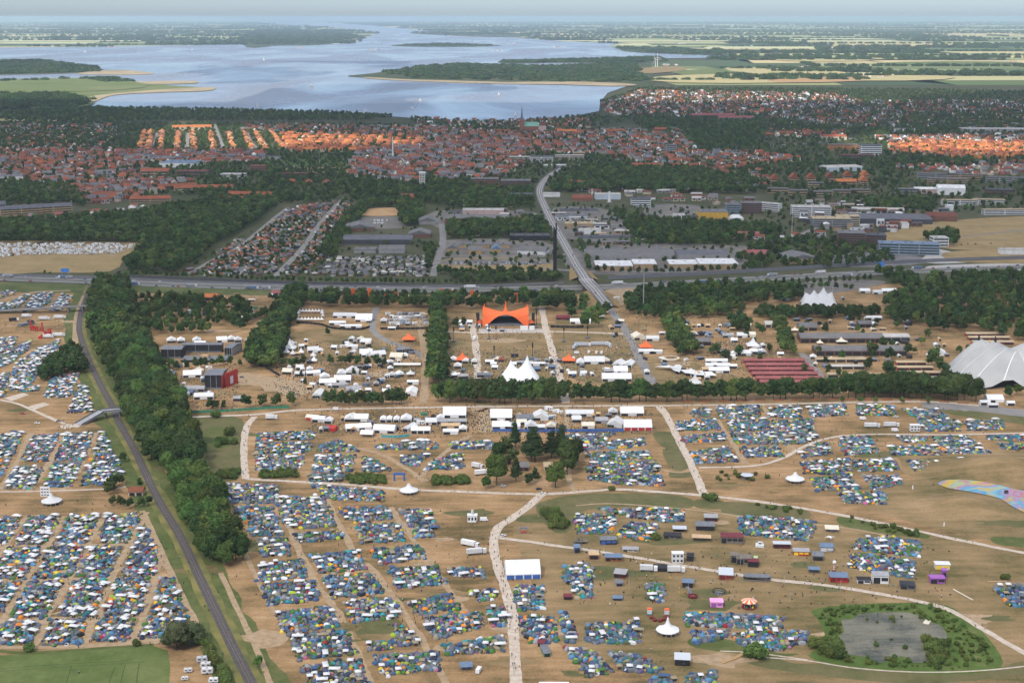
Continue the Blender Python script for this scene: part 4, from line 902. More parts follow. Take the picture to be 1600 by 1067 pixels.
BL = [  # name, label, px, py, wpx, depth, h, wall, roof, rot, kind, storeys
 ('apartment_slab', 'long yellow brick apartment slab with dark roof, left of its twin', 34, 336, 62, 14, 11, 'yellow', 'slate', 24, 'gable', 3),
 ('apartment_slab', 'long yellow brick apartment slab with dark roof, right of its twin', 84, 333, 56, 14, 11, 'yellow', 'slate', 22, 'gable', 3),
 ('apartment_slab', 'yellow apartment slab cut by the left picture edge', -6, 330, 30, 14, 11, 'yellow', 'slate', 24, 'gable', 3),
 ('row_house', 'low brown roofed row of houses below the yellow slabs', 22, 350, 55, 12, 5, 'yellow', 'maroon', 14, 'gable', 1),
 ('factory_hall', 'white factory hall with flat grey roof at the left edge', 14, 283, 42, 40, 9, 'white', 'grey', 18, 'flat', 0),
 ('apartment_block', 'pale block with brick red roof above the wood on the left', 163, 313, 34, 16, 10, 'cream', 'rust', 20, 'gable', 3),
 ('brick_factory', 'long brick building with red roof left of the grey factory roofs', 241, 276, 44, 30, 11, 'tan', 'red', 0, 'gable', 2),
 ('factory_hall', 'wide blue grey factory roof behind the brick front', 275, 262, 55, 70, 10, 'white', 'blue', -8, 'flat', 0),
 ('orange_hall', 'broad orange roofed hall at the head of the sunlit terraces', 300, 204, 60, 60, 9, 'cream', 'orange', 12, 'gable', 0),
 ('factory_hall', 'grey factory roof left of the blue grey one', 250, 254, 40, 60, 9, 'grey', 'grey', -6, 'flat', 0),
 ('brick_factory', 'long brown brick factory front with tall windows', 300, 277, 48, 30, 12, 'brown', 'dred', -4, 'flat', 2),
 ('parking_deck', 'pale open parking deck beside the brick factory', 362, 279, 38, 30, 8, 'white', 'pale', -4, 'flat', 2),
 ('red_block', 'long orange roofed apartment terrace in front of the factory', 318, 300, 90, 14, 8, 'cream', 'red', 9, 'gable', 2),
 ('red_block', 'short orange roofed terrace left of the long one', 235, 317, 62, 14, 7, 'tan', 'red', 9, 'gable', 2),
 ('red_block', 'yellow walled apartment house with long red roof', 390, 312, 70, 15, 9, 'yellow', 'red', -8, 'gable', 3),
 ('red_block', 'red roofed row above the long orange terrace', 278, 296, 60, 12, 7, 'brick', 'rust', 24, 'gable', 2),
 ('red_block', 'red roofed wing in front of the yellow walled house', 362, 317, 42, 14, 6, 'brick', 'red', 4, 'gable', 2),
 ('brick_school', 'dark brick school building below the sports field', 462, 278, 40, 16, 9, 'brick', 'dred', 0, 'flat', 2),
 ('brick_house', 'brick house with a steep red roof, left of three alike', 456, 290, 12, 14, 8, 'brick', 'red', 0, 'hip', 2),
 ('brick_house', 'brick house with a steep red roof, middle of three alike', 482, 291, 11, 14, 8, 'brick', 'red', 0, 'hip', 2),
 ('brick_house', 'brick house with a steep red roof, right of three alike', 510, 293, 12, 15, 10, 'pink', 'rust', 0, 'hip', 2),
 ('brick_tower_block', 'dark red brick block at the corner of the main street', 402, 270, 24, 26, 14, 'brick', 'rust', 0, 'flat', 3),
 ('grandstand', 'long grey grandstand with white front above the sports field', 406, 250, 62, 20, 8, 'grey', 'dark', -4, 'flat', 0),
 ('sports_hall', 'orange roofed hall right of the grandstand', 484, 239, 22, 24, 8, 'cream', 'orange', 0, 'gable', 0),
 ('school_hall', 'broad dark roofed school hall beside the clay pitch', 590, 382, 108, 28, 7, 'dark', 'slate', 0, 'gable', 0),
 ('school_wing', 'grey roofed school wing behind the dark hall', 562, 362, 44, 46, 6, 'brown', 'grey', 6, 'gable', 0),
 ('school_wing', 'brown roofed school wing on the right of the dark hall', 655, 372, 34, 36, 6, 'brown', 'grey', 0, 'gable', 0),
 ('school_wing', 'grey roofed low wing in front of the dark hall', 612, 396, 40, 22, 5, 'grey', 'grey', 0, 'gable', 0),
 ('school_wing', 'flat grey wing in front of the dark school hall', 570, 396, 34, 24, 5, 'grey', 'grey', 0, 'flat', 0),
 ('pitched_hall', 'grey pitched hall between the pitch and the factory', 668, 351, 26, 30, 6, 'grey', 'grey', 8, 'gable', 0),
 ('long_roof', 'low red roofed farm building behind the clay pitch', 643, 312, 34, 16, 5, 'brick', 'rust', -4, 'gable', 0),
 ('brick_works', 'long brick factory with white roof vents', 745, 350, 100, 40, 9, 'brown', 'grey', 0, 'shed', 0),
 ('brick_works', 'brick factory wing with pale flat roof behind the vents', 755, 338, 64, 26, 10, 'pink', 'pale', 0, 'flat', 0),
 ('brick_apartments', 'dark red brick apartment block near the main road', 758, 291, 42, 26, 14, 'brick', 'grey', 0, 'flat', 4),
 ('brick_apartments', 'dark brick apartment block left of the town road', 806, 294, 46, 30, 14, 'brown', 'grey', 0, 'flat', 4),
 ('black_hall', 'long black office hall behind the wood left of the road', 815, 314, 34, 30, 11, 'black', 'dark', 0, 'flat', 2),
 ('red_roof_hall', 'low red roofed houses in front of the brick apartments', 768, 299, 30, 16, 5, 'brick', 'red', -6, 'gable', 0),
 ('workshop', 'grey flat roofed workshop above the car lot', 757, 388, 80, 22, 5, 'tan', 'grey', 0, 'flat', 0),
 ('workshop', 'yellow gabled workshop left above the car lot', 706, 394, 17, 24, 5, 'tan', 'grey', 0, 'gable', 0),
 ('workshop', 'yellow gabled workshop in the middle above the car lot', 742, 397, 22, 20, 5, 'yellow', 'grey', 0, 'gable', 0),
 ('workshop', 'yellow gabled workshop right above the car lot', 775, 395, 16, 20, 5, 'yellow', 'blue', 0, 'gable', 0),
 ('black_shed', 'black low depot left of the three chimneys', 828, 376, 62, 26, 7, 'black', 'dark', 0, 'flat', 0),
 ('office_pavilion', 'grey pitched pavilion with pale eaves left of the road', 830, 398, 44, 30, 5, 'white', 'grey', -14, 'gable', 0),
 ('striped_office', 'white office with dark horizontal window stripes', 1001, 324, 31, 30, 15, 'white', 'dark', -4, 'flat', 4),
 ('warehouse', 'yellow windowless warehouse block', 1115, 346, 45, 40, 15, 'amber', 'grey', 0, 'flat', 0),
 ('warehouse', 'maroon annex at the right corner of the yellow warehouse', 1127, 350, 22, 12, 6, 'brown', 'dark', 0, 'flat', 0),
 ('warehouse', 'white box shop left of the yellow warehouse', 1062, 344, 18, 20, 8, 'white', 'pale', 0, 'flat', 0),
 ('warehouse', 'grey flat shop roof between white box and yellow warehouse', 1080, 345, 26, 22, 6, 'grey', 'dark', 0, 'flat', 0),
 ('warehouse_unit', 'white roofed warehouse unit, leftmost of the row', 960, 424, 58, 42, 7, 'tan', 'white', 0, 'flat', 0),
 ('warehouse_unit', 'white roofed warehouse unit, second of the row', 1008, 421, 36, 38, 7, 'tan', 'white', 0, 'flat', 0),
 ('warehouse_unit', 'white roofed warehouse unit, third of the row', 1070, 420, 48, 36, 6, 'tan', 'white', 0, 'flat', 0),
 ('warehouse_unit', 'white roofed warehouse unit, rightmost of the row', 1123, 422, 60, 44, 8, 'tan', 'white', 0, 'flat', 0),
 ('factory_complex', 'wide grey factory roof behind the white warehouse units', 985, 407, 140, 50, 7, 'grey', 'grey', 0, 'shed', 0),
 ('factory_complex', 'grey factory roof behind the right white warehouse units', 1098, 406, 80, 40, 7, 'grey', 'slate', 0, 'shed', 0),
 ('pyramid_hall', 'dark hall with a pale pointed glass tower', 1028, 399, 14, 14, 9, 'dark', 'grey', 0, 'hip', 0),
 ('white_hall', 'small white hall between the factory roofs on the right', 1118, 402, 34, 18, 6, 'white', 'white', 0, 'flat', 0),
 ('depot', 'brown depot with blue roofed shed by the motorway', 1180, 403, 38, 16, 5, 'tan', 'maroon', 0, 'gable', 0),
 ('depot', 'long brown roofed store among the trees', 1162, 372, 56, 24, 6, 'tan', 'maroon', 0, 'flat', 0),
 ('gabled_hall', 'grey gabled halls in the wood behind the barrier', 1255, 412, 50, 44, 7, 'tan', 'grey', 10, 'gable', 0),
 ('shop_hall', 'grey flat shop hall right of the town road', 905, 335, 60, 26, 6, 'grey', 'dark', 0, 'flat', 0),
 ('shop_hall', 'long blue fronted shop right of the town road', 893, 343, 50, 20, 6, 'paleblue', 'grey', 0, 'flat', 0),
 ('shop_hall', 'tan roofed works beside the town road', 905, 356, 44, 26, 6, 'tan', 'tan', 0, 'flat', 0),
 ('shop_hall', 'white walled works below the tan roof', 922, 366, 34, 22, 6, 'white', 'pale', 0, 'flat', 0),
 ('shop_hall', 'dark flat works roof right of the town road', 945, 378, 80, 26, 6, 'grey', 'dark', 4, 'flat', 0),
 ('shop_hall', 'red roofed low offices near the head of the road', 910, 314, 32, 20, 5, 'brick', 'rust', 0, 'gable', 0),
 ('shop_hall', 'grey brewery hall with a white silo', 950, 312, 40, 26, 9, 'paleblue', 'pale', 0, 'flat', 0),
 ('shop_hall', 'white hall at the head of the road', 862, 308, 26, 20, 6, 'white', 'pale', 0, 'flat', 0),
 ('big_red_roof', 'steep red roofed school in the wood above the road', 1010, 266, 48, 24, 9, 'brick', 'red', -12, 'gable', 2),
 ('big_red_roof', 'red roofed house row left in the wood above the road', 905, 291, 32, 16, 6, 'cream', 'rust', -14, 'gable', 0),
 ('flats', 'cream walled flats along the station, leftmost', 818, 253, 44, 18, 11, 'cream', 'pale', 0, 'flat', 3),
 ('flats', 'pale four storey flats along the station, middle', 846, 254, 36, 18, 13, 'white', 'grey', 0, 'flat', 4),
 ('flats', 'pale long flats along the station', 890, 252, 44, 18, 13, 'cream', 'pale', 3, 'flat', 4),
 ('flats', 'tan square flats along the station, rightmost', 905, 249, 18, 20, 15, 'tan', 'tan', 3, 'flat', 4),
 ('station_roof', 'white curved station roof', 868, 262, 34, 18, 5, 'grey', 'white', 8, 'flat', 0),
 ('brick_tower', 'square brick tower with an orange top in the old town', 940, 228, 8, 14, 24, 'brick', 'orange', 0, 'flat', 0),
 ('grey_block', 'tall grey block near the station tracks', 1049, 241, 16, 22, 22, 'grey', 'grey', 0, 'flat', 5),
 ('red_hall', 'orange roofed hall beside the cathedral trees', 886, 211, 30, 26, 10, 'tan', 'orange', 0, 'gable', 2),
 ('red_hall', 'red roofed hall in the old town behind the brick tower', 962, 210, 30, 20, 9, 'brick', 'red', 0, 'gable', 2),
 ('red_hall', 'bright red roofed hall at the right of the old town', 1032, 209, 18, 22, 12, 'brick', 'red', 0, 'gable', 3),
 ('hospital_wing', 'long maroon hospital terrace above the woods', 1115, 186, 68, 30, 12, 'brick', 'maroon', 3, 'gable', 3),
 ('hospital_wing', 'long maroon roofed terrace right of the first', 1150, 190, 54, 28, 12, 'pink', 'maroon', -4, 'gable', 3),
 ('office_tower', 'white office tower with thick black and white stripes', 1361, 245, 32, 26, 28, 'white', 'dark', 0, 'flat', 6),
 ('brown_block', 'brown brick block in front of the striped tower', 1340, 250, 52, 24, 11, 'brown', 'dred', 0, 'flat', 2),
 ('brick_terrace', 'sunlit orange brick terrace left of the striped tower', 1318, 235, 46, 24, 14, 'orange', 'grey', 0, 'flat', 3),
 ('red_hall', 'low red roofed hall near the station tracks', 1305, 219, 36, 30, 9, 'cream', 'red', 0, 'gable', 0),
 ('works_hall', 'long pale grey works roof at the right edge', 1560, 207, 110, 60, 9, 'grey', 'pale', -4, 'flat', 0),
 ('works_hall', 'white works hall in the right suburb', 1415, 206, 40, 30, 8, 'white', 'grey', 0, 'flat', 0),
 ('glass_hall', 'pale glass roofed works left of the gabled blocks', 1320, 268, 60, 40, 9, 'paleblue', 'pale', 12, 'shed', 0),
 ('blue_office', 'long blue grey office with two rows of square windows', 1420, 398, 92, 26, 15, 'blue', 'blue', -10, 'flat', 4),
 ('blue_office', 'white end block of the blue grey office', 1470, 386, 24, 22, 13, 'white', 'pale', 0, 'flat', 3),
 ('dark_brick_block', 'tall dark red brick flats with pale roof boxes', 1330, 386, 42, 34, 20, 'brown', 'grey', -8, 'flat', 6),
 ('dark_brick_block', 'lower dark red brick flats beside the tall ones', 1368, 383, 32, 26, 14, 'brown', 'dark', -8, 'flat', 4),
 ('new_flats', 'white courtyard flats with balconies', 1268, 340, 60, 30, 17, 'white', 'pale', -4, 'flat', 5),
 ('new_flats', 'grey brown courtyard flats below the white ones', 1300, 356, 60, 30, 14, 'grey', 'tan', -4, 'flat', 4),
 ('new_flats', 'cream flats at the right end of the courtyard', 1325, 352, 36, 24, 14, 'cream', 'tan', -4, 'flat', 4),
 ('new_flats', 'dark blue flats wrapped in scaffolding', 1146, 335, 24, 26, 16, 'blue', 'grey', 0, 'flat', 5),
 ('new_flats', 'maroon flats under construction with a grey top', 1174, 334, 32, 26, 18, 'brown', 'grey', 0, 'flat', 5),
 ('new_flats', 'long white slanting flats with square windows', 1200, 330, 34, 16, 13, 'white', 'pale', -34, 'flat', 4),
 ('white_pavilion', 'white peaked roof pavilion below the scaffolded flats', 1150, 345, 24, 16, 4, 'white', 'white', 0, 'hip', 0),
 ('old_works', 'dark works roofs in the middle of the new quarter', 1390, 350, 130, 60, 8, 'dark', 'slate', -6, 'shed', 0),
 ('old_works', 'pale sawtooth roof behind the dark works', 1372, 333, 80, 20, 6, 'grey', 'pale', -8, 'shed', 0),
 ('old_works', 'dark brick works shed at the right of the quarter', 1470, 346, 48, 30, 8, 'brown', 'dred', -14, 'gable', 0),
 ('slab_flats', 'long grey brown slab flats, nearest of the upper row', 1480, 288, 60, 14, 11, 'tan', 'grey', -12, 'flat', 3),
 ('slab_flats', 'long grey brown slab flats, left of the upper row', 1462, 280, 56, 14, 11, 'grey', 'grey', -10, 'flat', 3),
 ('slab_flats', 'long grey brown slab flats, middle of the upper row', 1510, 281, 60, 14, 11, 'tan', 'grey', -12, 'flat', 3),
 ('slab_flats', 'long grey slab flats at the right edge, upper row', 1572, 286, 62, 14, 11, 'grey', 'grey', -12, 'flat', 3),
 ('white_slab', 'white banded slab flats, left of the lower row', 1500, 321, 56, 13, 9, 'white', 'tan', -5, 'flat', 3),
 ('white_slab', 'white banded slab flats, right of the lower row', 1545, 320, 48, 13, 9, 'white', 'tan', -14, 'flat', 3),
 ('white_slab', 'white banded slab flats above the dry wasteland', 1570, 336, 66, 13, 9, 'white', 'tan', 4, 'flat', 3),
 ('white_block', 'plain white gym block', 1486, 305, 42, 30, 13, 'white', 'white', -10, 'gable', 0),
 ('white_block', 'pale sawtooth hall left of the white gym', 1448, 303, 36, 22, 9, 'pink', 'white', -6, 'shed', 0),
 ('white_block', 'grey offices left of the sawtooth hall', 1418, 303, 36, 18, 9, 'grey', 'grey', -6, 'flat', 2),
 ('white_block', 'small white end wall block in the wasteland', 1484, 331, 11, 10, 11, 'white', 'white', 0, 'flat', 0),
 ('white_shop', 'long white shop front at the right edge', 1590, 398, 52, 14, 7, 'white', 'pale', 0, 'flat', 0),
 ('brick_hall', 'dark brick hall at the right edge above the wasteland', 1562, 305, 40, 24, 10, 'brown', 'dark', -10, 'flat', 2),
]
for b_ in BL: building(*b_[:10], kind=b_[10], storeys=b_[11], cat='house' if 'house' in b_[0] else 'building')
for k, (px, py, roof) in enumerate([(1211, 290, 'red'), (1241, 288, 'red'), (1268, 288, 'red'), (1297, 287, 'rust'), (1325, 285, 'red'), (1352, 284, 'orange'), (1350, 293, 'orange')]):
    building('gabled_block', 'tall gabled apartment block with orange roof, number %s from the left of its row' % ['one', 'two', 'three', 'four', 'five', 'six', 'seven'][k], px, py, 13, 22, 13, 'tan', roof, 0, 'gable', 3, rh=9)
for k, (px, py, w) in enumerate([(1216, 302, 32), (1247, 305, 30), (1286, 307, 30), (1315, 305, 30), (1346, 304, 28), (1275, 293, 24), (1322, 291, 32)]):
    building('court_flats', 'low tan brick flats below the gabled blocks, number %s from left' % ['one', 'two', 'three', 'four', 'five', 'six', 'seven'][k], px, py, w, 14, 9, 'tan', 'orange' if k == 6 else 'grey', -4, 'flat' if k != 6 else 'gable', 2)

# cathedral with two spires
def cathedral():
    c = P(820, 208); s = MPP(208); H1 = HT(208, 172)
    red, cop, dk = wm('brick'), rm('copper'), rm('slate')
    parts = [('nave_wall', MB().box(-2, 40, -11, 11, 0, 20).mesh('nave_wall', red)), ('nave_roof', MB().add([(-2, -11.6, 20), (40, -11.6, 20), (40, 11.6, 20), (-2, 11.6, 20), (-2, 0, 32), (40, 0, 32)], [(0, 1, 5, 4), (2, 3, 4, 5), (1, 2, 5), (3, 0, 4)]).mesh('nave_roof', cop)),
             ('choir_wall', MB().box(40.2, 62, -12, 12, 0, 22).mesh('choir_wall', wm('pink'))), ('choir_roof', MB().hip(22.8, 25, 0, 11, .1).mesh('choir_roof', rm('dred')))]
    e = thing('cathedral', 'brick cathedral with two dark needle spires and green copper nave roof', 'cathedral', c, parts)
    for ch in e.children:
        if ch.name.startswith('choir_roof'): ch.location = (51, 0, 22)
    for y in (-9, 9):
        t = obj('tower', MB().box(-15, -2.2, y-6.2, y+6.2, 0, 38).mesh('tower', red), e)
        obj('spire', MB().add([(-15.2, y-6.4, 38), (-2, y-6.4, 38), (-2, y+6.4, 38), (-15.2, y+6.4, 38), (-11, y-2.4, 49), (-6.2, y-2.4, 49), (-6.2, y+2.4, 49), (-11, y+2.4, 49), (-8.6, y, H1 + 16)],
            [(0, 1, 5, 4), (1, 2, 6, 5), (2, 3, 7, 6), (3, 0, 4, 7), (4, 5, 8), (5, 6, 8), (6, 7, 8), (7, 4, 8)]).mesh('spire', dk), t)
    t = obj('ridge_turret', MB().cyl(46, 0, 31, 36, 1.6, 1.4, 8).mesh('ridge_turret', cop), e); obj('turret_spire', MB().cyl(46, 0, 36, 52, 1.5, .1, 8).mesh('turret_spire', dk), t)
    FOOT.append((c.x + 25, c.y, 42, 14, 0))
cathedral()
# water tower: white lattice shaft
def water_tower():
    c = P(660, 296); h = HT(296, 270); w = 11.0; wh = wm('white')
    b = MB()
    parts = [('core', MB().box(-w/2+.8, w/2-.8, -w/2+.8, w/2-.8, 0, h-.5).mesh('core', wm('cream'))), ('cap', MB().box(-w/2-.6, w/2+.6, -w/2-.6, w/2+.6, h-.5, h+1.2, bottom=True).mesh('cap', wm('white')))]
    for k in range(4):
        x = -w/2 + .5 + k * (w-1)/3; parts.append(('fin', MB().box(x-.5, x+.5, -w/2-.2, -w/2+.8, 0, h-.5, bottom=True).mesh('fin', wh)))
    for z in range(1, 7): parts.append(('slot', MB().box(-w/2+1.2, w/2-1.2, -w/2+.5, -w/2+.75, h*z/7-1.2, h*z/7+.8, bottom=True).mesh('slot', m_glass)))
    thing('water_tower', 'square white water tower with slotted sides rising from the wood', 'tower', c, parts); FOOT.append((c.x, c.y, 9, 9, 0))
water_tower()
# slim masts and chimneys
def mast(name, label, px, py, top, r, mt, cat='mast', n=6):
    h = HT(py, top)
    thing(name, label, cat, P(px, py), [('shaft', MB().cyl(0, 0, 0, h, r, r*.55, n).mesh('shaft', mt)), ('tip', MB().cyl(0, 0, h, h + max(1.0, h*.03), r*.75, r*.4, n).mesh('tip', mt)), ('footing', MB().box(-r*1.6, r*1.6, -r*1.6, r*1.6, 0, .5).mesh('footing', m_concrete))])
mast('chimney', 'slim white chimney behind the sports field', 614, 250, 216, 2.0, wm('white'), 'chimney', 10)
mast('chimney', 'grey factory mast left of the brick works', 725, 340, 312, .5, m_concrete)
mast('chimney', 'white silo mast beside the brewery hall', 925, 312, 296, 1.4, wm('white'), 'chimney', 8)
mast('chimney', 'white silo tower right of the silo mast', 952, 316, 300, 2.8, wm('white'), 'silo', 10)
mast('radio_mast', 'pale lattice radio mast rising from the wood right of the arena road', 1005, 488, 420, .7, m_concrete)
mast('radio_mast', 'slim mast in front of the new flats', 1237, 367, 334, .7, m_concrete)
mast('flood_mast', 'thin floodlight mast left of the sports field', 499, 262, 232, .5, m_concrete)
mast('flood_mast', 'thin floodlight mast right of the sports field', 591, 262, 236, .5, m_concrete)
c = P(867, 425); hh = HT(425, 348); mbk = pm('rusty_dark_steel', (.035, .03, .032), .8)
parts = []
for k, (dx, dy, f) in enumerate(((-1.4, 0, .92), (1.4, .5, 1.0), (.2, 1.9, .86))):
    parts.append(('flue', MB().cyl(dx, dy, 0, hh*f, 1.0, .9, 10).mesh('flue', mbk)))
for z in (.12, .35, .6, .84): parts.append(('brace', MB().cbox(0, .6, 5.0, 3.8, hh*z, hh*z+.5).mesh('brace', mbk)))
thing('chimney_cluster', 'three tall dark steel chimneys tied together beside the town road', 'chimney', c, parts)
# wind turbines and sailboats far off
for k, (px, py, top) in enumerate(((1027, 106, 90), (1024, 105, 94))):
    c = P(px, py); h = HT(py, top); mwh = wm('white')
    e = thing('wind_turbine', 'white wind turbine beyond the fjord, %s of the pair' % ('taller' if k == 0 else 'shorter'), 'wind turbine', c, [('tower', MB().cyl(0, 0, 0, h, 2.8, 1.6, 8).mesh('tower', mwh)), ('nacelle', MB().box(-2, 2, -5, 5, h, h+4, bottom=True).mesh('nacelle', mwh))])
    for q in range(3):
        a = R(90 + 120*q + 25*k); obj('blade', MB().add([(0, -5.6, h+2), (math.cos(a)*7-math.sin(a)*2, -5.6, h+2+math.sin(a)*7+math.cos(a)*2), (math.cos(a)*38, -5.6, h+2+math.sin(a)*38), (math.cos(a)*7+math.sin(a)*1.5, -5.6, h+2+math.sin(a)*7-math.cos(a)*1.5), (math.cos(a)*7, -6.4, h+2+math.sin(a)*7)], [(0, 1, 4), (1, 2, 4), (2, 3, 4), (3, 0, 4), (0, 3, 2, 1)]).mesh('blade', mwh), e)
mwh = wm('white'); k_ = 0
hull = MB().add([(-6, -1.6, 1.4), (4, -1.8, 1.4), (8, 0, 1.7), (4, 1.8, 1.4), (-6, 1.6, 1.4), (-5, -.8, -.3), (4, -.8, -.4), (6, 0, -.2), (4, .8, -.4), (-5, .8, -.3)], [(0, 1, 2, 3, 4), (0, 5, 6, 1), (1, 6, 7, 2), (2, 7, 8, 3), (3, 8, 9, 4), (4, 9, 5, 0)]).mesh('hull', mwh)
sail = MB().add([(-5.5, 0, 3), (.8, .5, 3), (1.0, 0, 17), (-2.5, -.5, 6)], [(0, 1, 2), (0, 2, 3)]).mesh('mainsail', mwh); jib = MB().add([(1.3, 0, 3), (7.4, .2, 2.4), (1.3, 0, 14.5), (3, -.5, 6)], [(0, 1, 2), (0, 2, 3)]).mesh('jib', mwh); mst = MB().cyl(1.05, 0, 1.4, 17.5, .15, .1, 5).mesh('mast', mwh)
for px, py, s in ((486, 136, 1.5), (656, 159, .9), (779, 150, 1.1), (644, 171, .8), (571, 175, .8), (402, 167, .8), (300, 80, 1.7), (412, 95, 1.4), (805, 181, .8), (133, 83, 1.6)):
    c = P(px, py, 2.2); c.z = 2.2; where = ['left of the peninsula tip', 'off the middle of the peninsula', 'below the peninsula beach', 'close to the near shore', 'at the near shore left of the harbour', 'near the wooded left shore', 'on the far left water', 'on the open water left', 'beside the cathedral spire', 'at the far left shore'][k_]; k_ += 1
    thing('sailboat', 'tiny white sailboat ' + where, 'sailboat', c, [('hull', hull), ('mainsail', sail), ('jib', jib), ('mast', mst)], rnd.uniform(-.5, .5), s, group='sailboats on the fjord')

# ---------------------------------------------------------------- houses by the hundred
HOUSES = []   # x, y, w, d, h, rh, rz, wall, roof, phrase
def rows(pl, spx, spy, rot, walls, roofs, w=(9, 12), d=(7, 9), h=(3, 5), rh=(2.5, 4), keep=1.0, phrase='', jit=.25):
    poly = [(p.x, p.y) for p in W(pl)]; cx = sum(p[0] for p in poly)/len(poly); cy = sum(p[1] for p in poly)/len(poly); c, s = math.cos(R(rot)), math.sin(R(rot))
    ext = max(math.hypot(p[0]-cx, p[1]-cy) for p in poly)
    U, Vv = np.meshgrid(np.arange(-ext, ext, spx), np.arange(-ext, ext, spy)); U = U.ravel() + nrg.uniform(-jit, jit, U.size)*spx; Vv = Vv.ravel() + nrg.uniform(-jit, jit, Vv.size)*spy*.7
    X = cx + U*c - Vv*s; Y = cy + U*s + Vv*c; k = inside(poly, X, Y); X, Y = X[k], Y[k]; X, Y = X[~near_path(X, Y)], Y[~near_path(X, Y)]
    for x, y in zip(X, Y):
        if rnd.random() > keep: continue
        if any(abs((x-f[0])*math.cos(f[4]) + (y-f[1])*math.sin(f[4])) < f[2]+5 and abs(-(x-f[0])*math.sin(f[4]) + (y-f[1])*math.cos(f[4])) < f[3]+5 for f in FOOT): continue
        HOUSES.append((x, y, rnd.uniform(*w), rnd.uniform(*d), rnd.uniform(*h), rnd.uniform(*rh), R(rot) + (math.pi/2 if rnd.random() < .25 else 0) + rnd.gauss(0, .06), rnd.choice(walls.split()), rnd.choice(roofs.split()), phrase))
RED = 'red rust rust dred red dred slate grey'
rows([(285, 429), (330, 400), (400, 360), (450, 328), (520, 316), (555, 322), (545, 340), (510, 395), (480, 430), (300, 431)], 15, 14, 55, 'brown tan cream white dark', 'dark slate grey slate red rust grey', (7, 11), (6, 8), (2.2, 3), (1.2, 2.4), .9, 'in the garden suburb behind the motorway')
rows([(515, 404), (665, 402), (672, 432), (490, 432)], 11, 10, 4, 'brown tan cream white dark', 'dark slate grey slate grey pale', (6, 9), (4, 6), (2.0, 2.6), (.8, 1.6), .9, 'in the allotment rows behind the motorway')
rows([(20, 340), (170, 330), (210, 322), (240, 322), (170, 345), (40, 362)], 20, 18, 12, 'cream brown white', 'grey maroon pale rust', (10, 14), (8, 10), (3, 4), (1.5, 3), .8, 'below the yellow apartment slabs')
rows([(60, 306), (140, 290), (230, 282), (300, 285), (220, 312), (150, 320)], 19, 19, 20, 'cream brick pink', RED + ' grey slate', (11, 16), (9, 11), (5, 8), (4, 5), .9, 'above the wood on the left')
rows([(-60, 238), (180, 236), (230, 245), (230, 278), (150, 288), (50, 286), (-60, 270)], 22, 21, 16, 'cream brick white pink', RED, (12, 19), (9, 12), (5, 8), (3.5, 5), .74, 'in the red roofed streets on the left')
rows([(-60, 196), (180, 198), (180, 236), (-60, 238)], 34, 32, 8, 'cream white brick', RED + ' grey', (12, 16), (9, 11), (4, 6), (4, 5), .8, 'in the leafy suburb on the left')
# sunlit terraces: rows running away from the camera
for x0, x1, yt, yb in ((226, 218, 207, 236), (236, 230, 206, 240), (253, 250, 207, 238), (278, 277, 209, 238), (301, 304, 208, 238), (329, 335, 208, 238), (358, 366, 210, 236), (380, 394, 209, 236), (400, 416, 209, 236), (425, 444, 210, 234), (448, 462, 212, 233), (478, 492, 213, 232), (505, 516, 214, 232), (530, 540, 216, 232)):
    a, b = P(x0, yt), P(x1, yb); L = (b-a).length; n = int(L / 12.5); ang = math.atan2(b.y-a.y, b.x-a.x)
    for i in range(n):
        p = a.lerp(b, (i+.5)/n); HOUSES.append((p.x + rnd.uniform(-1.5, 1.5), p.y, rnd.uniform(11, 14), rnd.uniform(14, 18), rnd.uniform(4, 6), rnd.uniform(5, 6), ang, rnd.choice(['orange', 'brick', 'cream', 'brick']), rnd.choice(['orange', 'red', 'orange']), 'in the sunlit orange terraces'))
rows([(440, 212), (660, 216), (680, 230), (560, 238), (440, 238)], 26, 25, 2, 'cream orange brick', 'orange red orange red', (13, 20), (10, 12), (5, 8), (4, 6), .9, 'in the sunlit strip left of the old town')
rows([(380, 196), (640, 200), (650, 216), (380, 206)], 26, 26, 2, 'cream white brick', RED + ' slate', (13, 18), (10, 12), (5, 7), (4, 5), .8, 'above the orange terraces')
rows([(185, 238), (420, 240), (400, 258), (200, 256)], 22, 22, 4, 'cream brick white', RED + ' grey', (14, 22), (10, 12), (6, 9), (4, 5), .7, 'below the orange terraces')
rows([(560, 234), (760, 222), (830, 230), (800, 275), (700, 290), (600, 285), (540, 275)], 24, 22, -6, 'cream brick white pink grey', RED + ' slate grey dred', (12, 20), (9, 13), (6, 9), (4, 5), .7, 'in the old town streets near the water tower')
rows([(640, 200), (800, 208), (1060, 206), (1090, 236), (960, 248), (760, 236), (640, 222)], 26, 26, 4, 'cream brick white pink grey', RED + ' dred grey slate', (11, 21), (9, 12), (6, 9), (4, 5), .68, 'in the old town round the cathedral')
rows([(960, 240), (1180, 240), (1250, 252), (1120, 272), (1000, 262)], 24, 23, 6, 'cream brick white', RED + ' slate', (12, 18), (9, 12), (5, 8), (4, 6), .7, 'in the suburb below the station tracks')
rows([(940, 164), (1000, 142), (1300, 148), (1350, 160), (1200, 178), (1050, 186), (950, 180)], 30, 32, 10, 'cream white brick pink', RED + ' orange white grey', (12, 17), (10, 12), (4, 7), (4, 6), .5, 'on the hillside suburb beyond the harbour')
rows([(1200, 160), (1660, 158), (1660, 215), (1420, 200), (1200, 200)], 44, 44, 10, 'cream white brick', RED + ' grey grey slate', (14, 24), (10, 14), (4, 7), (4, 5), .5, 'in the leafy suburb on the right')
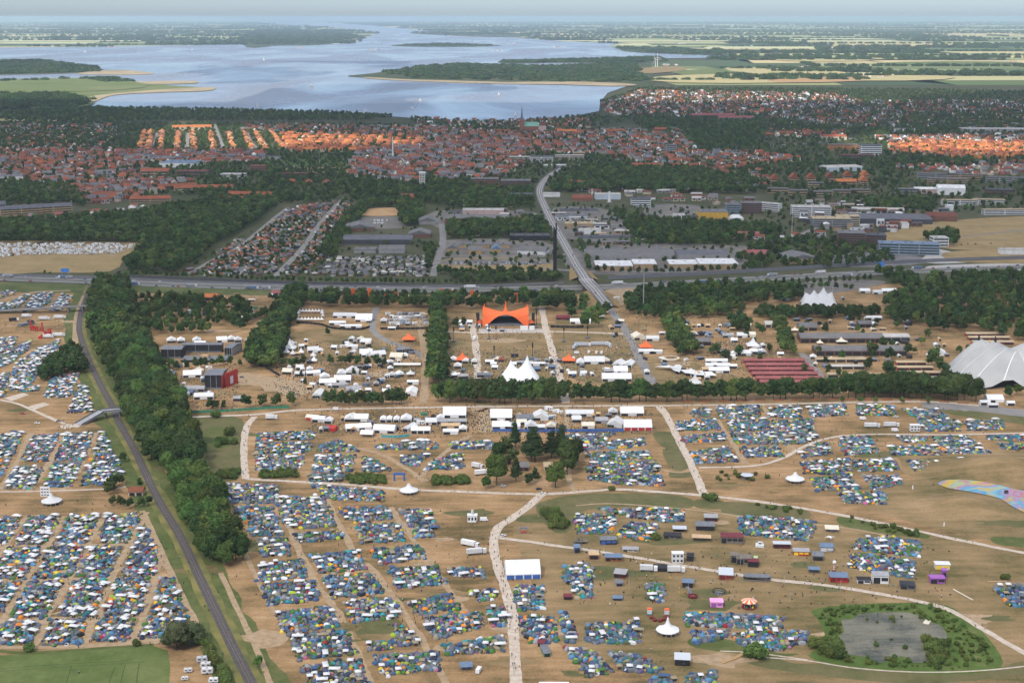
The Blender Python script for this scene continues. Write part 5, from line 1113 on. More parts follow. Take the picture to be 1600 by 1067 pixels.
rows([(1385, 230), (1430, 222), (1600, 226), (1680, 232), (1680, 250), (1500, 248), (1390, 240)], 19, 19, 10, 'cream orange brick tan', 'orange red orange red', (11, 15), (9, 11), (5, 7), (4, 6), .75, 'in the sunlit suburb on the right')
rows([(1200, 205), (1350, 207), (1300, 216), (1200, 214)], 30, 26, 4, 'cream white brick', RED, (14, 20), (10, 12), (5, 7), (4, 5), .8, 'above the station tracks')
rows([(1370, 215), (1660, 212), (1660, 226), (1380, 226)], 30, 26, 4, 'cream white brick', RED + ' pale grey', (12, 20), (10, 13), (5, 7), (4, 5), .8, 'above the sunlit suburb on the right')
rows([(1390, 262), (1660, 252), (1660, 278), (1440, 272)], 28, 26, 6, 'cream brick white', RED + ' slate', (12, 16), (9, 11), (4, 6), (4, 5), .7, 'above the slab flats')
rows([(1100, 270), (1200, 268), (1200, 300), (1120, 300)], 30, 26, 6, 'brick cream', RED + ' slate', (12, 20), (10, 12), (5, 7), (4, 5), .5, 'right of the wooded park')
rows([(880, 290), (1000, 296), (1080, 300), (1180, 315), (1150, 322), (950, 310)], 30, 26, 0, 'brick cream white grey', 'rust grey dred grey pale', (14, 26), (10, 14), (4, 6), (2, 3), .5, 'along the works right of the town road')
rows([(690, 330), (840, 325), (848, 370), (690, 372)], 36, 30, 0, 'grey tan brown', 'grey dark pale grey', (14, 26), (10, 14), (4, 6), (1, 2), .5, 'in the works quarter left of the town road')
rows([(870, 330), (1000, 335), (1000, 385), (890, 385)], 30, 26, 0, 'grey tan brown white', 'grey dark pale grey tan', (12, 26), (10, 14), (4, 6), (.6, 1.5), .6, 'in the works quarter right of the town road')
rows([(1130, 350), (1240, 360), (1320, 375), (1250, 385), (1130, 372)], 34, 28, 4, 'grey tan white', 'grey rust pale', (12, 22), (9, 12), (4, 6), (2, 3), .45, 'left of the dark brick flats')
rows([(640, 184), (760, 190), (930, 186), (920, 200), (660, 198)], 30, 30, 6, 'cream white brick', RED + ' white grey', (12, 18), (9, 12), (4, 6), (4, 5), .5, 'by the harbour')
rows([(1235, 325), (1330, 315), (1440, 325), (1500, 340), (1440, 355), (1340, 372), (1250, 350)], 22, 20, -6, 'white grey dark brown tan', 'grey pale dark slate white rust', (10, 20), (8, 12), (5, 11), (.5, 1.6), .6)
HTMPL = ([(-.5, -.5, 0), (.5, -.5, 0), (.5, .5, 0), (-.5, .5, 0), (-.5, -.5, 1), (.5, -.5, 1), (.5, .5, 1), (-.5, .5, 1), (-.54, -.56, 1), (.54, -.56, 1), (.54, .56, 1), (-.54, .56, 1), (-.54, 0, 2), (.54, 0, 2)],
         [(0, 1, 5, 4), (1, 2, 6, 5), (2, 3, 7, 6), (3, 0, 4, 7), (8, 9, 13, 12), (10, 11, 12, 13), (9, 10, 13), (11, 8, 12)], [0, 0, 0, 0, 1, 1, 0, 0])
HOUSES.sort(key=lambda q: -(q[4]+q[5]+q[2]) / q[1])
wallmesh = MB().box(-.5, .5, -.5, .5, 0, 1); roofm = MB().add([(-.54, -.56, 0), (.54, -.56, 0), (.54, .56, 0), (-.54, .56, 0), (-.54, 0, 1), (.54, 0, 1)], [(0, 1, 5, 4), (2, 3, 4, 5), (1, 2, 5), (3, 0, 4), (3, 2, 1, 0)])
WM_ = wallmesh.mesh('wall', wm('cream')); RM_ = roofm.mesh('roof', rm('red'))
win = MB().box(-.13, .13, -.51, -.49, .35, .8, bottom=True).mesh('window', m_glass)
door = MB().box(-.05, .05, -.51, -.49, 0, .72, bottom=True).mesh('door', wm('dark'))
chim = MB().box(-.04, .04, -.06, .06, .55, 1.25, bottom=True).mesh('chimney', wm('brick'))
RN = dict(red='red', rust='rust red', dred='dark red', grey='grey', dark='black', slate='slate', orange='orange', pale='pale', white='white', maroon='maroon', tan='tan', blue='blue')
for i, (x, y, w, d, h, rh, rz, wl_, rf, ph) in enumerate(HOUSES[:300]):
    small = rh < 2.5 and w < 11
    big = 'large ' if w > 14 else ''
    e = tag(empty('cabin' if small else 'house', (x, y, .15), rz), '%s%s roofed %s %s' % (big, RN[rf], wl_ + ' walled ' + ('cabin' if small else 'house'), nearxy(x, y)), 'cabin' if small else 'house')
    o = obj('wall', WM_, e, mat=wm(wl_)); o.scale = (w, d, h)
    r2 = obj('roof', RM_, e, mat=rm(rf)); r2.scale = (w, d, rh); r2.location = (0, 0, h + .01)
    if not small:
        q = obj('chimney', chim, r2); q.location = (.2, .1, 0)
    for sx in (-.28, .28): q = obj('window', win, o); q.location = (sx, 0, 0)
    obj('door', door, o)
J = Joiner(); A = np.array([q[:7] for q in HOUSES[300:]]); M = mats44(A[:, 0], A[:, 1], np.full(len(A), .2), A[:, 6], A[:, 2], A[:, 3], np.ones(len(A)))
for zi in range(1):
    T = (np.array(HTMPL[0]), HTMPL[1], HTMPL[2])
    # heights differ: eaves at h, ridge at h + rh
    V0 = np.array(HTMPL[0]); n = len(A); jit = nrg.uniform(.8, 1.15, n)
    cols = np.array([(WALLC[q[7]], ROOFC[q[8]]) for q in HOUSES[300:]]) * jit[:, None, None]
    vh = np.repeat(V0[None], n, 0); zz = np.where(vh[..., 2] > 1.5, (A[:, 4] + A[:, 5])[:, None], np.where(vh[..., 2] > .5, A[:, 4][:, None], 0)); vh[..., 2] = zz
    X = np.einsum('nij,nvj->nvi', M[:, :3, :3], vh) + M[:, None, :3, 3]
    for f, ci in zip(HTMPL[1], HTMPL[2]): pass
    loops = np.concatenate([np.array(f) for f in HTMPL[1]]); lens = np.array([len(f) for f in HTMPL[1]])
    J.V.append(X.reshape(-1, 3)); J.L.append((loops[None] + (np.arange(n)*len(V0))[:, None]).ravel()); J.S.append(np.tile(lens, n)); J.C.append(cols[:, np.repeat(np.array(HTMPL[2]), lens), :].reshape(-1, 3)); J.n = n*len(V0)
fx = np.array([f[0] + rnd.uniform(-60, 60) for f in FARMS for _ in range(5)]); fy = np.array([f[1] + rnd.uniform(-60, 60) for f in FARMS for _ in range(5)])
sc = 1 + fy / 30000; n = len(fx)
J.add((HTMPL[0], HTMPL[1], HTMPL[2]), mats44(fx, fy, np.full(n, 1.0), nrg.uniform(0, 3, n), nrg.uniform(12, 30, n)*sc, nrg.uniform(9, 12, n)*sc, nrg.uniform(3, 5, n)), np.array([((.7, .68, .64), random.Random(i).choice([(.42, .13, .07), (.5, .48, .46), (.3, .12, .08), (.65, .63, .6)])) for i in range(n)]))
J.build('distant_houses', vcol(), 'mass of small houses with red and grey roofs across the far town', 'houses')

# ---------------------------------------------------------------- place the trees
tx = np.array([t[0] for t in TREES]); ty = np.array([t[1] for t in TREES]); bad = near_path(tx, ty) & (ty < 6000)
for f in FOOT:
    c, s = math.cos(f[4]), math.sin(f[4]); u = (tx-f[0])*c + (ty-f[1])*s; v = -(tx-f[0])*s + (ty-f[1])*c
    bad |= (abs(u) < f[2]+2.5) & (v > -f[3]-3) & (v < f[3]+2.5)
hx = np.array([h[0] for h in HOUSES]); hy = np.array([h[1] for h in HOUSES]); cellk = set()
for a, b in zip(hx, hy): cellk.add((int(a//7), int(b//7)))
TREES = [t for t, q in zip(TREES, bad) if not q and not (t[4] == 'the town trees' and (int(t[0]//7), int(t[1]//7)) in cellk)]
def psize(t): return t[3] / math.hypot(t[1], CAM_H)
real = sorted([t for t in TREES if t[2] not in ('bush', 'far')], key=psize, reverse=True); bush = sorted([t for t in TREES if t[2] == 'bush'], key=psize, reverse=True); far = [t for t in TREES if t[2] == 'far']
ADJ = dict(broad='dark broadleaf tree', light='fresh green tree', tall='slender tree', pine='dark pine tree', willow='loose grey willow', bush='green bush')
def plant(t, one=True):
    x, y, k, h, ph = t; v = KIND[k][rnd.randrange(len(KIND[k]))]; s = h / 15.0; wv = rnd.uniform(.88, 1.18)
    size = ('low ' if h < 2 else 'large ' if h > 3 else '') if k == 'bush' else ('tall ' if h > 15 else 'small ' if h < 9.5 else '')
    ph2 = ph if ph.startswith('the') else 'the grounds'
    e = thing('bush' if k == 'bush' else 'willow_tree' if k == 'willow' else 'pine_tree' if k == 'pine' else 'tree', '%s%s %s' % (size, ADJ[k], nearxy(x, y)), 'bush' if k == 'bush' else 'tree', (x, y, .1), [('stem' if k == 'bush' else 'trunk', v[2]), ('crown', v[0])], rnd.uniform(0, 6.28), (s*wv, s*wv, s) if k != 'bush' else (h/9*wv, h/9*wv, h/9), group=('bushes in ' if k == 'bush' else 'trees in ') + ph2)
    return e
for t in real[:300]: plant(t)
for t in bush[:200]: plant(t)
# the rest: masses of trees drawn from the same kinds
def scatter(name, items, label, cat):
    vs_ = []; idx = []; scl = []; rot = []; order = []
    for k in KIND:
        for j, v in enumerate(KIND[k]): order.append((k, j, v))
    start = {}; 
    for i, (k, j, v) in enumerate(order): start.setdefault(k, i)
    for x, y, k, h, ph in items:
        vs_.append((x, y, .1)); near_ = y < 2300 and v is not None
        idx.append(start[k] + rnd.randrange(len(KIND[k]))); s = h/15 if k not in ('bush', 'far') else (h/9 if k == 'bush' else h/12); w = rnd.uniform(.85, 1.2); scl.append((s*w, s*w, s)); rot.append((0, 0, rnd.uniform(0, 6.28)))
    me = bpy.data.meshes.new(name); me.from_pydata(vs_, [], [])
    a = me.attributes.new('idx', 'INT', 'POINT'); a.data.foreach_set('value', idx)
    a = me.attributes.new('scl', 'FLOAT_VECTOR', 'POINT'); a.data.foreach_set('vector', np.array(scl, 'f').ravel())
    a = me.attributes.new('rot', 'FLOAT_VECTOR', 'POINT'); a.data.foreach_set('vector', np.array(rot, 'f').ravel())
    o = tag(obj(name, me), label, cat, kind='stuff')
    ng = bpy.data.node_groups.new(name + '_scatter', 'GeometryNodeTree')
    ng.interface.new_socket('Geometry', in_out='INPUT', socket_type='NodeSocketGeometry'); ng.interface.new_socket('Geometry', in_out='OUTPUT', socket_type='NodeSocketGeometry')
    N = ng.nodes; L = ng.links; gi = N.new('NodeGroupInput'); go = N.new('NodeGroupOutput'); iop = N.new('GeometryNodeInstanceOnPoints')
    ci = N.new('GeometryNodeCollectionInfo'); ci.inputs['Collection'].default_value = SRC; ci.inputs['Separate Children'].default_value = True; ci.inputs['Reset Children'].default_value = True
    def na(nm, ty):
        q = N.new('GeometryNodeInputNamedAttribute'); q.data_type = ty; q.inputs[0].default_value = nm; return q.outputs['Attribute']
    L.new(gi.outputs[0], iop.inputs['Points']); L.new(ci.outputs[0], iop.inputs['Instance']); iop.inputs['Pick Instance'].default_value = True
    L.new(na('idx', 'INT'), iop.inputs['Instance Index']); L.new(na('scl', 'FLOAT_VECTOR'), iop.inputs['Scale'])
    e2 = N.new('FunctionNodeEulerToRotation'); L.new(na('rot', 'FLOAT_VECTOR'), e2.inputs[0]); L.new(e2.outputs[0], iop.inputs['Rotation'])
    L.new(iop.outputs[0], go.inputs[0]); md = o.modifiers.new('scatter', 'NODES'); md.node_group = ng
    return o
SRC = bpy.data.collections.new('tree_forms'); i_ = 0
for k in KIND:
    for v in KIND[k]:
        SRC.objects.link(bpy.data.objects.new('form_%03d' % i_, v[1])); i_ += 1
scatter('woodland', real[300:], 'mass of smaller trees filling the town woods and gardens', 'woodland')
scatter('undergrowth', bush[200:], 'low bushes and reeds massed together', 'undergrowth') if len(bush) > 200 else None
scatter('distant_woods', far, 'far hedges and woods fading into the haze', 'woods')
print('TREES', len(real), len(bush), len(far), 'HOUSES', len(HOUSES))

# == TENT CAMPS
Z0 = .13
TC = dict(blue=(.085, .16, .32), navy=(.045, .065, .13), steel=(.17, .22, .29), teal=(.05, .23, .28), green=(.10, .26, .06), lime=(.36, .48, .05), grey=(.24, .25, .27), pale=(.50, .51, .53), white=(.78, .78, .78), beige=(.48, .40, .26),
          orange=(.80, .27, .03), red=(.48, .04, .04), purple=(.17, .14, .29), yellow=(.82, .58, .04), sky=(.16, .38, .62), olive=(.13, .15, .07), black=(.03, .03, .035), pink=(.75, .18, .38), turq=(.05, .45, .45))
TN = dict(pale='pale grey', sky='sky blue', turq='turquoise', steel='blue grey')
PALW = dict(blue=11, navy=12, steel=15, teal=8, green=8, lime=3, grey=16, pale=8, white=5, beige=5, orange=2.6, red=1.2, purple=4, yellow=1.0, sky=6, olive=5, black=3, pink=.35, turq=2)
for _k in TC: TC[_k] = tuple(c * (.82 if _k in ('white', 'orange', 'yellow', 'lime') else .60) for c in TC[_k])
def tm(k): return pm('tent_' + k, TC[k], .7, var=.25, scale=.9, spec=.3)
tkeys = list(PALW); tw_ = np.array([PALW[k] for k in tkeys]); tw_ = tw_ / tw_.sum(); TCA = np.array([TC[k] for k in tkeys])
def ringed(prof, n, sq=0.0, ph=0.0):
    v, f = [], []
    for r, z in prof:
        for k in range(n):
            a = 2*math.pi*(k + ph)/n; m = 1 + sq * abs(math.sin(2*a))
            v.append((r*m*math.cos(a), r*m*math.sin(a), z))
    for i in range(len(prof)-1):
        for k in range(n): f.append((i*n+k, i*n+(k+1) % n, (i+1)*n+(k+1) % n, (i+1)*n+k))
    f.append(tuple(range((len(prof)-1)*n, len(prof)*n))); return v, f
dv, df = ringed([(1.0, 0), (.93, .42), (.66, .80), (.22, 1.0)], 8, .16)
dci = [0]*8 + [0, 1, 1, 0, 0, 0, 0, 0] + [0, 1, 1, 0, 0, 0, 0, 0] + [0]
DOME = (dv, df, dci)
tv, tf, tci = [], [], []
hoops = [(-1.0, .55, .35), (-.72, .86, .82), (0, 1.0, 1.0), (.62, .92, .9), (1.0, .6, .45)]
for x, w, h in hoops:
    for k in range(6):
        a = math.pi * k / 5; tv.append((x, w * math.cos(a), h * math.sin(a)))
for i in range(4):
    for k in range(5): tf.append((i*6+k, i*6+k+1, (i+1)*6+k+1, (i+1)*6+k)); tci.append(1 if i == 3 else 0)
tf += [tuple(range(6)), tuple(range(29, 23, -1))]; tci += [0, 1]
TUN = (tv, tf, tci)
gv = [(-1, -1, .80), (1, -1, .80), (1, 1, .80), (-1, 1, .80), (0, 0, 1.12), (-1, -1, .70), (1, -1, .70), (1, 1, .70), (-1, 1, .70)]
gf = [(0, 1, 4), (1, 2, 4), (2, 3, 4), (3, 0, 4), (5, 6, 1, 0), (6, 7, 2, 1), (7, 8, 3, 2), (8, 5, 0, 3)]
gl_v, gl_f = [], []
for sx in (-1, 1):
    for sy in (-1, 1):
        o = len(gl_v); x, y = sx*.97, sy*.97; gl_v += [(x-.035, y-.035, 0), (x+.035, y-.035, 0), (x+.035, y+.035, 0), (x-.035, y+.035, 0), (x-.035, y-.035, .72), (x+.035, y-.035, .72), (x+.035, y+.035, .72), (x-.035, y+.035, .72)]
        gl_f += [tuple(i+o for i in q) for q in ((0, 1, 5, 4), (1, 2, 6, 5), (2, 3, 7, 6), (3, 0, 4, 7))]
GAZ = (gv + gl_v, gf + [tuple(i + len(gv) for i in q) for q in gl_f], [0]*8 + [1]*16)
def tmesh(nm, T, sel=None, mat=None):
    b = MB(); fs = [f for f, c in zip(T[1], T[2]) if sel is None or c == sel]; b.add(T[0], fs); 
    me = b.mesh(nm, mat or tm('blue')); bm = bmesh.new(); bm.from_mesh(me); bmesh.ops.delete(bm, geom=[v for v in bm.verts if not v.link_faces], context='VERTS'); bm.to_mesh(me); bm.free(); return me
K_DOME = [('fly_sheet', tmesh('fly_sheet', DOME, 0)), ('panel', tmesh('panel', DOME, 1, tm('pale')))]
K_TUN = [('fly_sheet', tmesh('fly_sheet', TUN, 0)), ('porch', tmesh('porch', TUN, 1, tm('grey')))]
m_pole = pm('tent_pole', (.45, .45, .46), .5, metal=.3)
G_ROOF = tmesh('canopy', (gv, gf, [0]*8), 0, tm('white'))
G_LEG = [MB().box(sx*.97-.035, sx*.97+.035, sy*.97-.035, sy*.97+.035, 0, .74).mesh('leg', m_pole) for sx in (-1, 1) for sy in (-1, 1)]

# blocks: outlines in photo pixels, gazebo share, colour mood, row angle
BL_L = [[(0,808),(35,808),(12,850),(-20,850)],[(44,807),(95,806),(71,851),(22,851)],[(108,805),(156,805),(135,851),(86,851)],[(168,804),(222,803),(200,849),(153,849)],[(220,820),(231,826),(238,847),(211,849)],
 [(11,857),(66,854),(40,905),(-15,905)],[(78,854),(132,853),(108,904),(52,904)],[(143,854),(192,854),(169,902),(118,902)],[(210,851),(246,850),(242,901),(188,902)],
 [(-10,909),(32,909),(5,958),(-30,958)],[(46,908),(98,908),(73,966),(16,966)],[(116,906),(169,904),(147,964),(90,964)],[(183,904),(237,902),(218,962),(161,963)],[(250,902),(270,904),(292,959),(237,960)],
 [(5,972),(66,971),(47,1007),(-15,1007)],[(78,967),(136,966),(125,1009),(66,1009)],[(159,964),(212,966),(200,1002),(140,1003)],[(229,964),(296,963),(269,998),(218,998)],
 [(-10,682),(40,674),(15,720),(-10,722)],[(-10,724),(14,722),(2,744),(-10,748)],[(52,681),(94,678),(73,722),(33,722)],[(23,730),(68,730),(53,764),(8,765)],[(101,678),(145,676),(132,720),(86,720)],[(83,724),(129,722),(111,760),(68,763)],
 [(157,677),(164,678),(182,720),(142,721)],[(139,724),(185,721),(192,742),(165,758),(127,759)],[(124,601),(134,601),(147,644),(106,646)],[(83,588),(124,583),(109,621),(68,622)],
 [(-10,530),(27,526),(20,545),(-10,556)],[(-10,562),(12,550),(50,530),(46,546),(20,566),(-10,582)],[(22,572),(58,546),(95,530),(84,558),(60,580),(48,604),(14,612)],[(-10,590),(15,582),(8,620),(-10,625)],
 [(-10,458),(25,455),(20,462),(-10,468)],[(-10,480),(28,468),(45,458),(48,462),(30,480),(5,486),(-10,487)],[(45,472),(60,458),(84,460),(75,475),(55,486),(36,488)],[(78,480),(100,459),(113,462),(108,475),(95,486),(76,486)],[(26,602),(62,605),(60,612),(26,612)]]
BL_C = [[(350,757),(430,757),(436,772),(424,788),(358,788)],[(362,791),(424,793),(438,812),(374,812)],[(385,814),(432,813),(443,836),(392,838)],[(400,842),(446,839),(455,869),(408,870)],[(427,778),(505,776),(529,823),(448,827)],
 [(460,835),(534,831),(540,841),(465,850)],[(526,793),(604,792),(615,810),(556,818),(540,811)],[(555,820),(625,818),(637,845),(564,850)],[(623,796),(674,797),(682,838),(650,842)],[(483,866),(559,861),(575,890),(499,896)],
 [(575,858),(658,853),(669,874),(594,882)],[(602,888),(682,885),(698,914),(623,920)],[(698,888),(755,886),(760,904),(704,901)],[(411,880),(470,874),(481,904),(400,909)],[(408,914),(489,906),(500,939),(419,947)],
 [(503,901),(583,896),(604,928),(521,936)],[(537,941),(615,933),(626,966),(547,974)],[(637,942),(705,928),(722,955),(650,960)],[(734,925),(774,920),(777,939),(742,941)],[(430,955),(513,947),(532,979),(440,990)],
 [(452,992),(540,984),(559,1022),(465,1033)],[(470,1041),(564,1027),(582,1082),(484,1082)],[(572,1003),(612,1000),(616,972),(640,985),(664,1006),(575,1019)],[(580,1025),(685,1017),(690,1046),(600,1060)],[(658,966),(752,955),(758,979),(680,1000)],
 [(758,952),(790,949),(792,979),(771,979)],[(693,1008),(787,992),(790,1017),(699,1025)],[(484,757),(600,768),(602,784),(512,780)],[(400,677),(491,674),(489,687),(400,690)],[(400,692),(487,692),(483,708),(400,710)],[(400,712),(476,710),(473,732),(400,735)],
 [(499,697),(526,687),(564,706),(496,707)],[(494,712),(557,711),(549,738),(487,738)],[(483,740),(539,740),(539,753),(483,753)],[(567,715),(582,717),(615,736),(567,738)],[(587,697),(668,687),(688,697),(678,703),(587,703)],
 [(625,715),(673,707),(653,730),(628,725)],[(676,720),(724,707),(724,733),(663,735)],[(704,690),(764,690),(785,702),(704,702)]]
BL_R = [[(876,680),(962,677),(942,690),(896,695)],[(909,695),(1007,684),(1010,697),(914,705)],[(914,707),(1013,705),(1018,717),(921,720)],[(918,722),(1028,720),(1028,738),(918,740)],[(921,743),(1030,740),(1040,760),(977,758),(919,750)],
 [(1081,641),(1106,636),(1109,652),(1081,652)],[(1058,659),(1116,654),(1126,672),(1058,674)],[(1066,682),(1131,677),(1134,690),(1066,692)],[(1078,707),(1139,697),(1152,722),(1088,725)],[(1116,636),(1185,634),(1187,654),(1126,655)],
 [(1136,659),(1200,654),(1210,674),(1142,674)],[(1142,678),(1212,675),(1218,695),(1150,695)],[(1154,700),(1215,697),(1225,714),(1164,716)],[(1200,636),(1249,635),(1252,653),(1200,653)],[(1262,635),(1321,633),(1324,649),(1268,652)],
 [(1338,634),(1395,633),(1402,650),(1339,650)],[(1407,639),(1463,641),(1499,662),(1501,674),(1443,674),(1433,654)],[(1205,658),(1268,655),(1278,684),(1262,692),(1223,697)],[(1252,706),(1276,694),(1296,692),(1301,710),(1251,716)],
 [(1311,684),(1357,682),(1377,707),(1321,712),(1311,697)],[(1400,682),(1448,684),(1445,691),(1407,692)],[(1390,697),(1468,697),(1471,712),(1392,712)],[(1453,683),(1511,682),(1552,710),(1478,711),(1466,695)],[(1504,658),(1567,657),(1569,672),(1514,673)],
 [(1542,681),(1610,679),(1610,690),(1542,688)],[(1557,692),(1610,695),(1610,707),(1562,702)],[(1249,722),(1326,717),(1332,743),(1256,740)],[(1266,748),(1326,743),(1349,765),(1276,768)],[(1329,720),(1392,717),(1410,735),(1342,738)],
 [(1347,743),(1407,743),(1407,758),(1362,767)],[(1418,720),(1466,720),(1468,730),(1428,739)],[(1471,717),(1509,715),(1509,722),(1474,727)],[(1306,770),(1382,769),(1387,788),(1321,788)]]
BL_D = [[(897,803),(961,803),(964,814),(953,835),(902,834)],[(932,795),(1069,796),(1069,815),(1031,815),(972,807)],[(983,816),(1030,820),(1012,847),(964,838)],[(1152,808),(1200,808),(1277,815),(1265,846),(1160,835)],
 [(1340,843),(1388,838),(1439,847),(1437,871),(1388,866),(1334,858)],[(1332,863),(1429,877),(1429,904),(1388,898),(1326,888)],[(881,884),(926,882),(928,933),(902,937),(883,909)],[(1008,912),(1037,912),(1038,943),(1012,941)],
 [(1069,956),(1200,963),(1226,965),(1220,985),(1069,978)],[(1082,984),(1142,984),(1134,998),(1085,1006)],[(1144,990),(1200,985),(1262,985),(1262,1002),(1230,1018),(1195,1018),(1150,1005)],[(802,915),(848,915),(851,952),(808,955)],
 [(812,963),(867,963),(871,1006),(830,1006),(814,987)],[(875,955),(889,955),(902,1003),(883,1006)],[(918,974),(1000,971),(1000,1006),(918,1005)],[(881,1011),(926,1017),(961,1052),(916,1058)],[(948,1017),(1012,1027),(1034,1049),(972,1052)],
 [(1074,1054),(1120,1049),(1125,1080),(1072,1080)],[(1010,1061),(1055,1058),(1055,1075),(1010,1075)],[(1552,917),(1593,913),(1620,950),(1577,947)]]
ITEMS = []   # kind, x, y, rz, sx, sy, sz, colour index
CLUT = []
for grp, gshare, tshare, ang, sp in ((BL_L, .09, .14, -.30, 2.75), (BL_C, .065, .17, .16, 2.7), (BL_R, .06, .14, .05, 2.75), (BL_D, .045, .15, .0, 2.55)):
    for bl in grp:
        poly = [(p.x, p.y) for p in W(bl)]; cx = sum(p[0] for p in poly)/len(poly); cy = sum(p[1] for p in poly)/len(poly)
        ext = max(math.hypot(p[0]-cx, p[1]-cy) for p in poly) + sp
        a = ang + rnd.gauss(0, .06); c, s = math.cos(a), math.sin(a)
        U, V = np.meshgrid(np.arange(-ext, ext, sp), np.arange(-ext, ext, sp*1.02)); U = (U + nrg.uniform(-.24, .24, U.shape)*sp).ravel(); V = (V + nrg.uniform(-.24, .24, V.shape)*sp).ravel()
        X = cx + U*c - V*s; Y = cy + U*s + V*c; k = inside(poly, X, Y); X, Y = X[k], Y[k]
        mood = tw_.copy()
        if grp is BL_D:
            for q in ('blue', 'steel', 'purple', 'sky', 'teal'): mood[tkeys.index(q)] *= 1.6
        if rnd.random() < .35: mood[rnd.randrange(len(tkeys))] *= 2.2
        mood = mood / mood.sum(); taken = []
        for x, y in zip(X, Y):
            if any((x-q[0])**2 + (y-q[1])**2 < q[2] for q in taken): continue
            u = rnd.random(); ci = int(nrg.choice(len(tkeys), p=mood))
            if u < gshare:
                L = rnd.choice([1.55, 1.55, 1.55, 3.0]); taken.append((x, y, 6.5 if L < 2 else 10)); wsel = rnd.random()
                gc = 'white' if wsel < (.93 if grp is BL_L else .70) else 'beige' if wsel < .88 else rnd.choice(['grey', 'blue', 'green'])
                rz = a + rnd.gauss(0, .12) + (math.pi/2 if rnd.random() < .22 else 0); ITEMS.append(('gazebo', x, y, rz, L*rnd.uniform(.95, 1.1), 1.55, rnd.uniform(2.4, 2.8), tkeys.index(gc)))
                for _ in range(3): CLUT.append((x + rnd.uniform(-1, 1), y + rnd.uniform(-1, 1)))
            elif u < gshare + tshare:
                ITEMS.append(('tunnel', x, y, rnd.uniform(0, 6.28), rnd.uniform(1.9, 2.7), rnd.uniform(1.15, 1.5), rnd.uniform(1.4, 1.9), ci))
            elif u < .93: ITEMS.append(('dome', x, y, rnd.uniform(0, 6.28), (q := rnd.choice([.8, .95, 1, 1, 1.15, 1.4]))*rnd.uniform(1.15, 1.55), q*rnd.uniform(1.1, 1.45), q**.6*rnd.uniform(1.2, 1.6), ci))
            else:
                for _ in range(4): CLUT.append((x + rnd.uniform(-1.2, 1.2), y + rnd.uniform(-1.2, 1.2)))
            if rnd.random() < .9: CLUT.append((x + rnd.uniform(-1.6, 1.6), y + rnd.uniform(-1.6, 1.6)))
print('TENTS', len(ITEMS), 'CLUTTER', len(CLUT))
ITEMS.sort(key=lambda q: q[2])
cnt = dict(dome=0, tunnel=0, gazebo=0); rest = dict(dome=[], tunnel=[], gazebo=[])
def cname(ci): k = tkeys[ci]; return TN.get(k, k)
for it in ITEMS:
    k, x, y, rz, sx, sy, sz, ci = it
    px, py = PXY(x, y)
    if cnt[k] < 300 and -12 < px < 1612 and py < 1080:
        cnt[k] += 1; loc = (x, y, Z0); nr = nearxy(x, y)
        if k == 'gazebo':
            e = tag(empty('gazebo', loc, rz, (sx, sy, sz)), '%s%s gazebo %s' % ('long ' if sx > 2.5 else '', cname(ci), nr), 'gazebo', 'gazebos in the camps')
            obj('canopy', G_ROOF, e, mat=tm(tkeys[ci]))
            for l in G_LEG: obj('leg', l, e)
        else:
            big = 'large ' if sx*sy > (2.15 if k == 'dome' else 3.3) else 'small ' if sx*sy < (1.5 if k == 'dome' else 2.5) else ''
            k2 = int(nrg.integers(len(tkeys))) if rnd.random() < .6 else ci
            e = thing('dome_tent' if k == 'dome' else 'tunnel_tent', '%s%s %s tent %s' % (big, cname(ci), k, nr), 'tent', loc, K_DOME if k == 'dome' else K_TUN, rz, (sx, sy, sz), group='dome tents in the camps' if k == 'dome' else 'tunnel tents in the camps',
                      mats={'fly_sheet': tm(tkeys[ci]), 'panel': tm(tkeys[k2]), 'porch': tm(tkeys[k2])})
    else: rest[k].append(it)
J = Joiner()
for k, T in (('dome', DOME), ('tunnel', TUN), ('gazebo', GAZ)):
    A = np.array([q[1:7] for q in rest[k]]); ci = np.array([q[7] for q in rest[k]]); n = len(A)
    c2 = np.where(nrg.random(n) < .55, nrg.integers(0, len(tkeys), n), ci); cols = np.stack([TCA[ci], TCA[c2]], 1) * nrg.uniform(.8, 1.15, (n, 1, 1))
    if k == 'gazebo': cols[:, 1] = (.4, .4, .42)
    J.add(T, mats44(A[:, 0], A[:, 1], np.full(n, Z0), A[:, 2], A[:, 3], A[:, 4], A[:, 5]), cols)
J.build('distant_tents', vcol(), 'mass of small colourful tents in the camp blocks farther back', 'tents')
for zx, zy, zw, zh, n in ((540, 580, 110, 45, 1800), (840, 570, 150, 28, 1600), (1175, 550, 60, 18, 700), (300, 595, 75, 50, 1000), (750, 660, 270, 18, 1500), (1110, 540, 60, 50, 700), (640, 502, 40, 12, 200), (980, 520, 40, 35, 250), (330, 475, 90, 18, 200), (1190, 900, 300, 45, 260), (1350, 540, 90, 40, 250), (60, 510, 60, 10, 80)):
    for _ in range(n): p = P(zx + rnd.uniform(-1, 1)*zw, zy + rnd.uniform(-1, 1)*zh); CLUT.append((p.x, p.y))
n = len(CLUT); A = np.array(CLUT); J = Joiner(); CB = ([(-.5, -.5, 0), (.5, -.5, 0), (.5, .5, 0), (-.5, .5, 0), (-.42, -.42, 1), (.42, -.42, 1), (.42, .42, 1), (-.42, .42, 1)], [(4, 5, 6, 7), (0, 1, 5, 4), (1, 2, 6, 5), (2, 3, 7, 6), (3, 0, 4, 7)], [0]*5)
cc = TCA[nrg.integers(0, len(tkeys), n)] * .8; dk = nrg.random(n) < .55; cc[dk] = (.05, .045, .045)
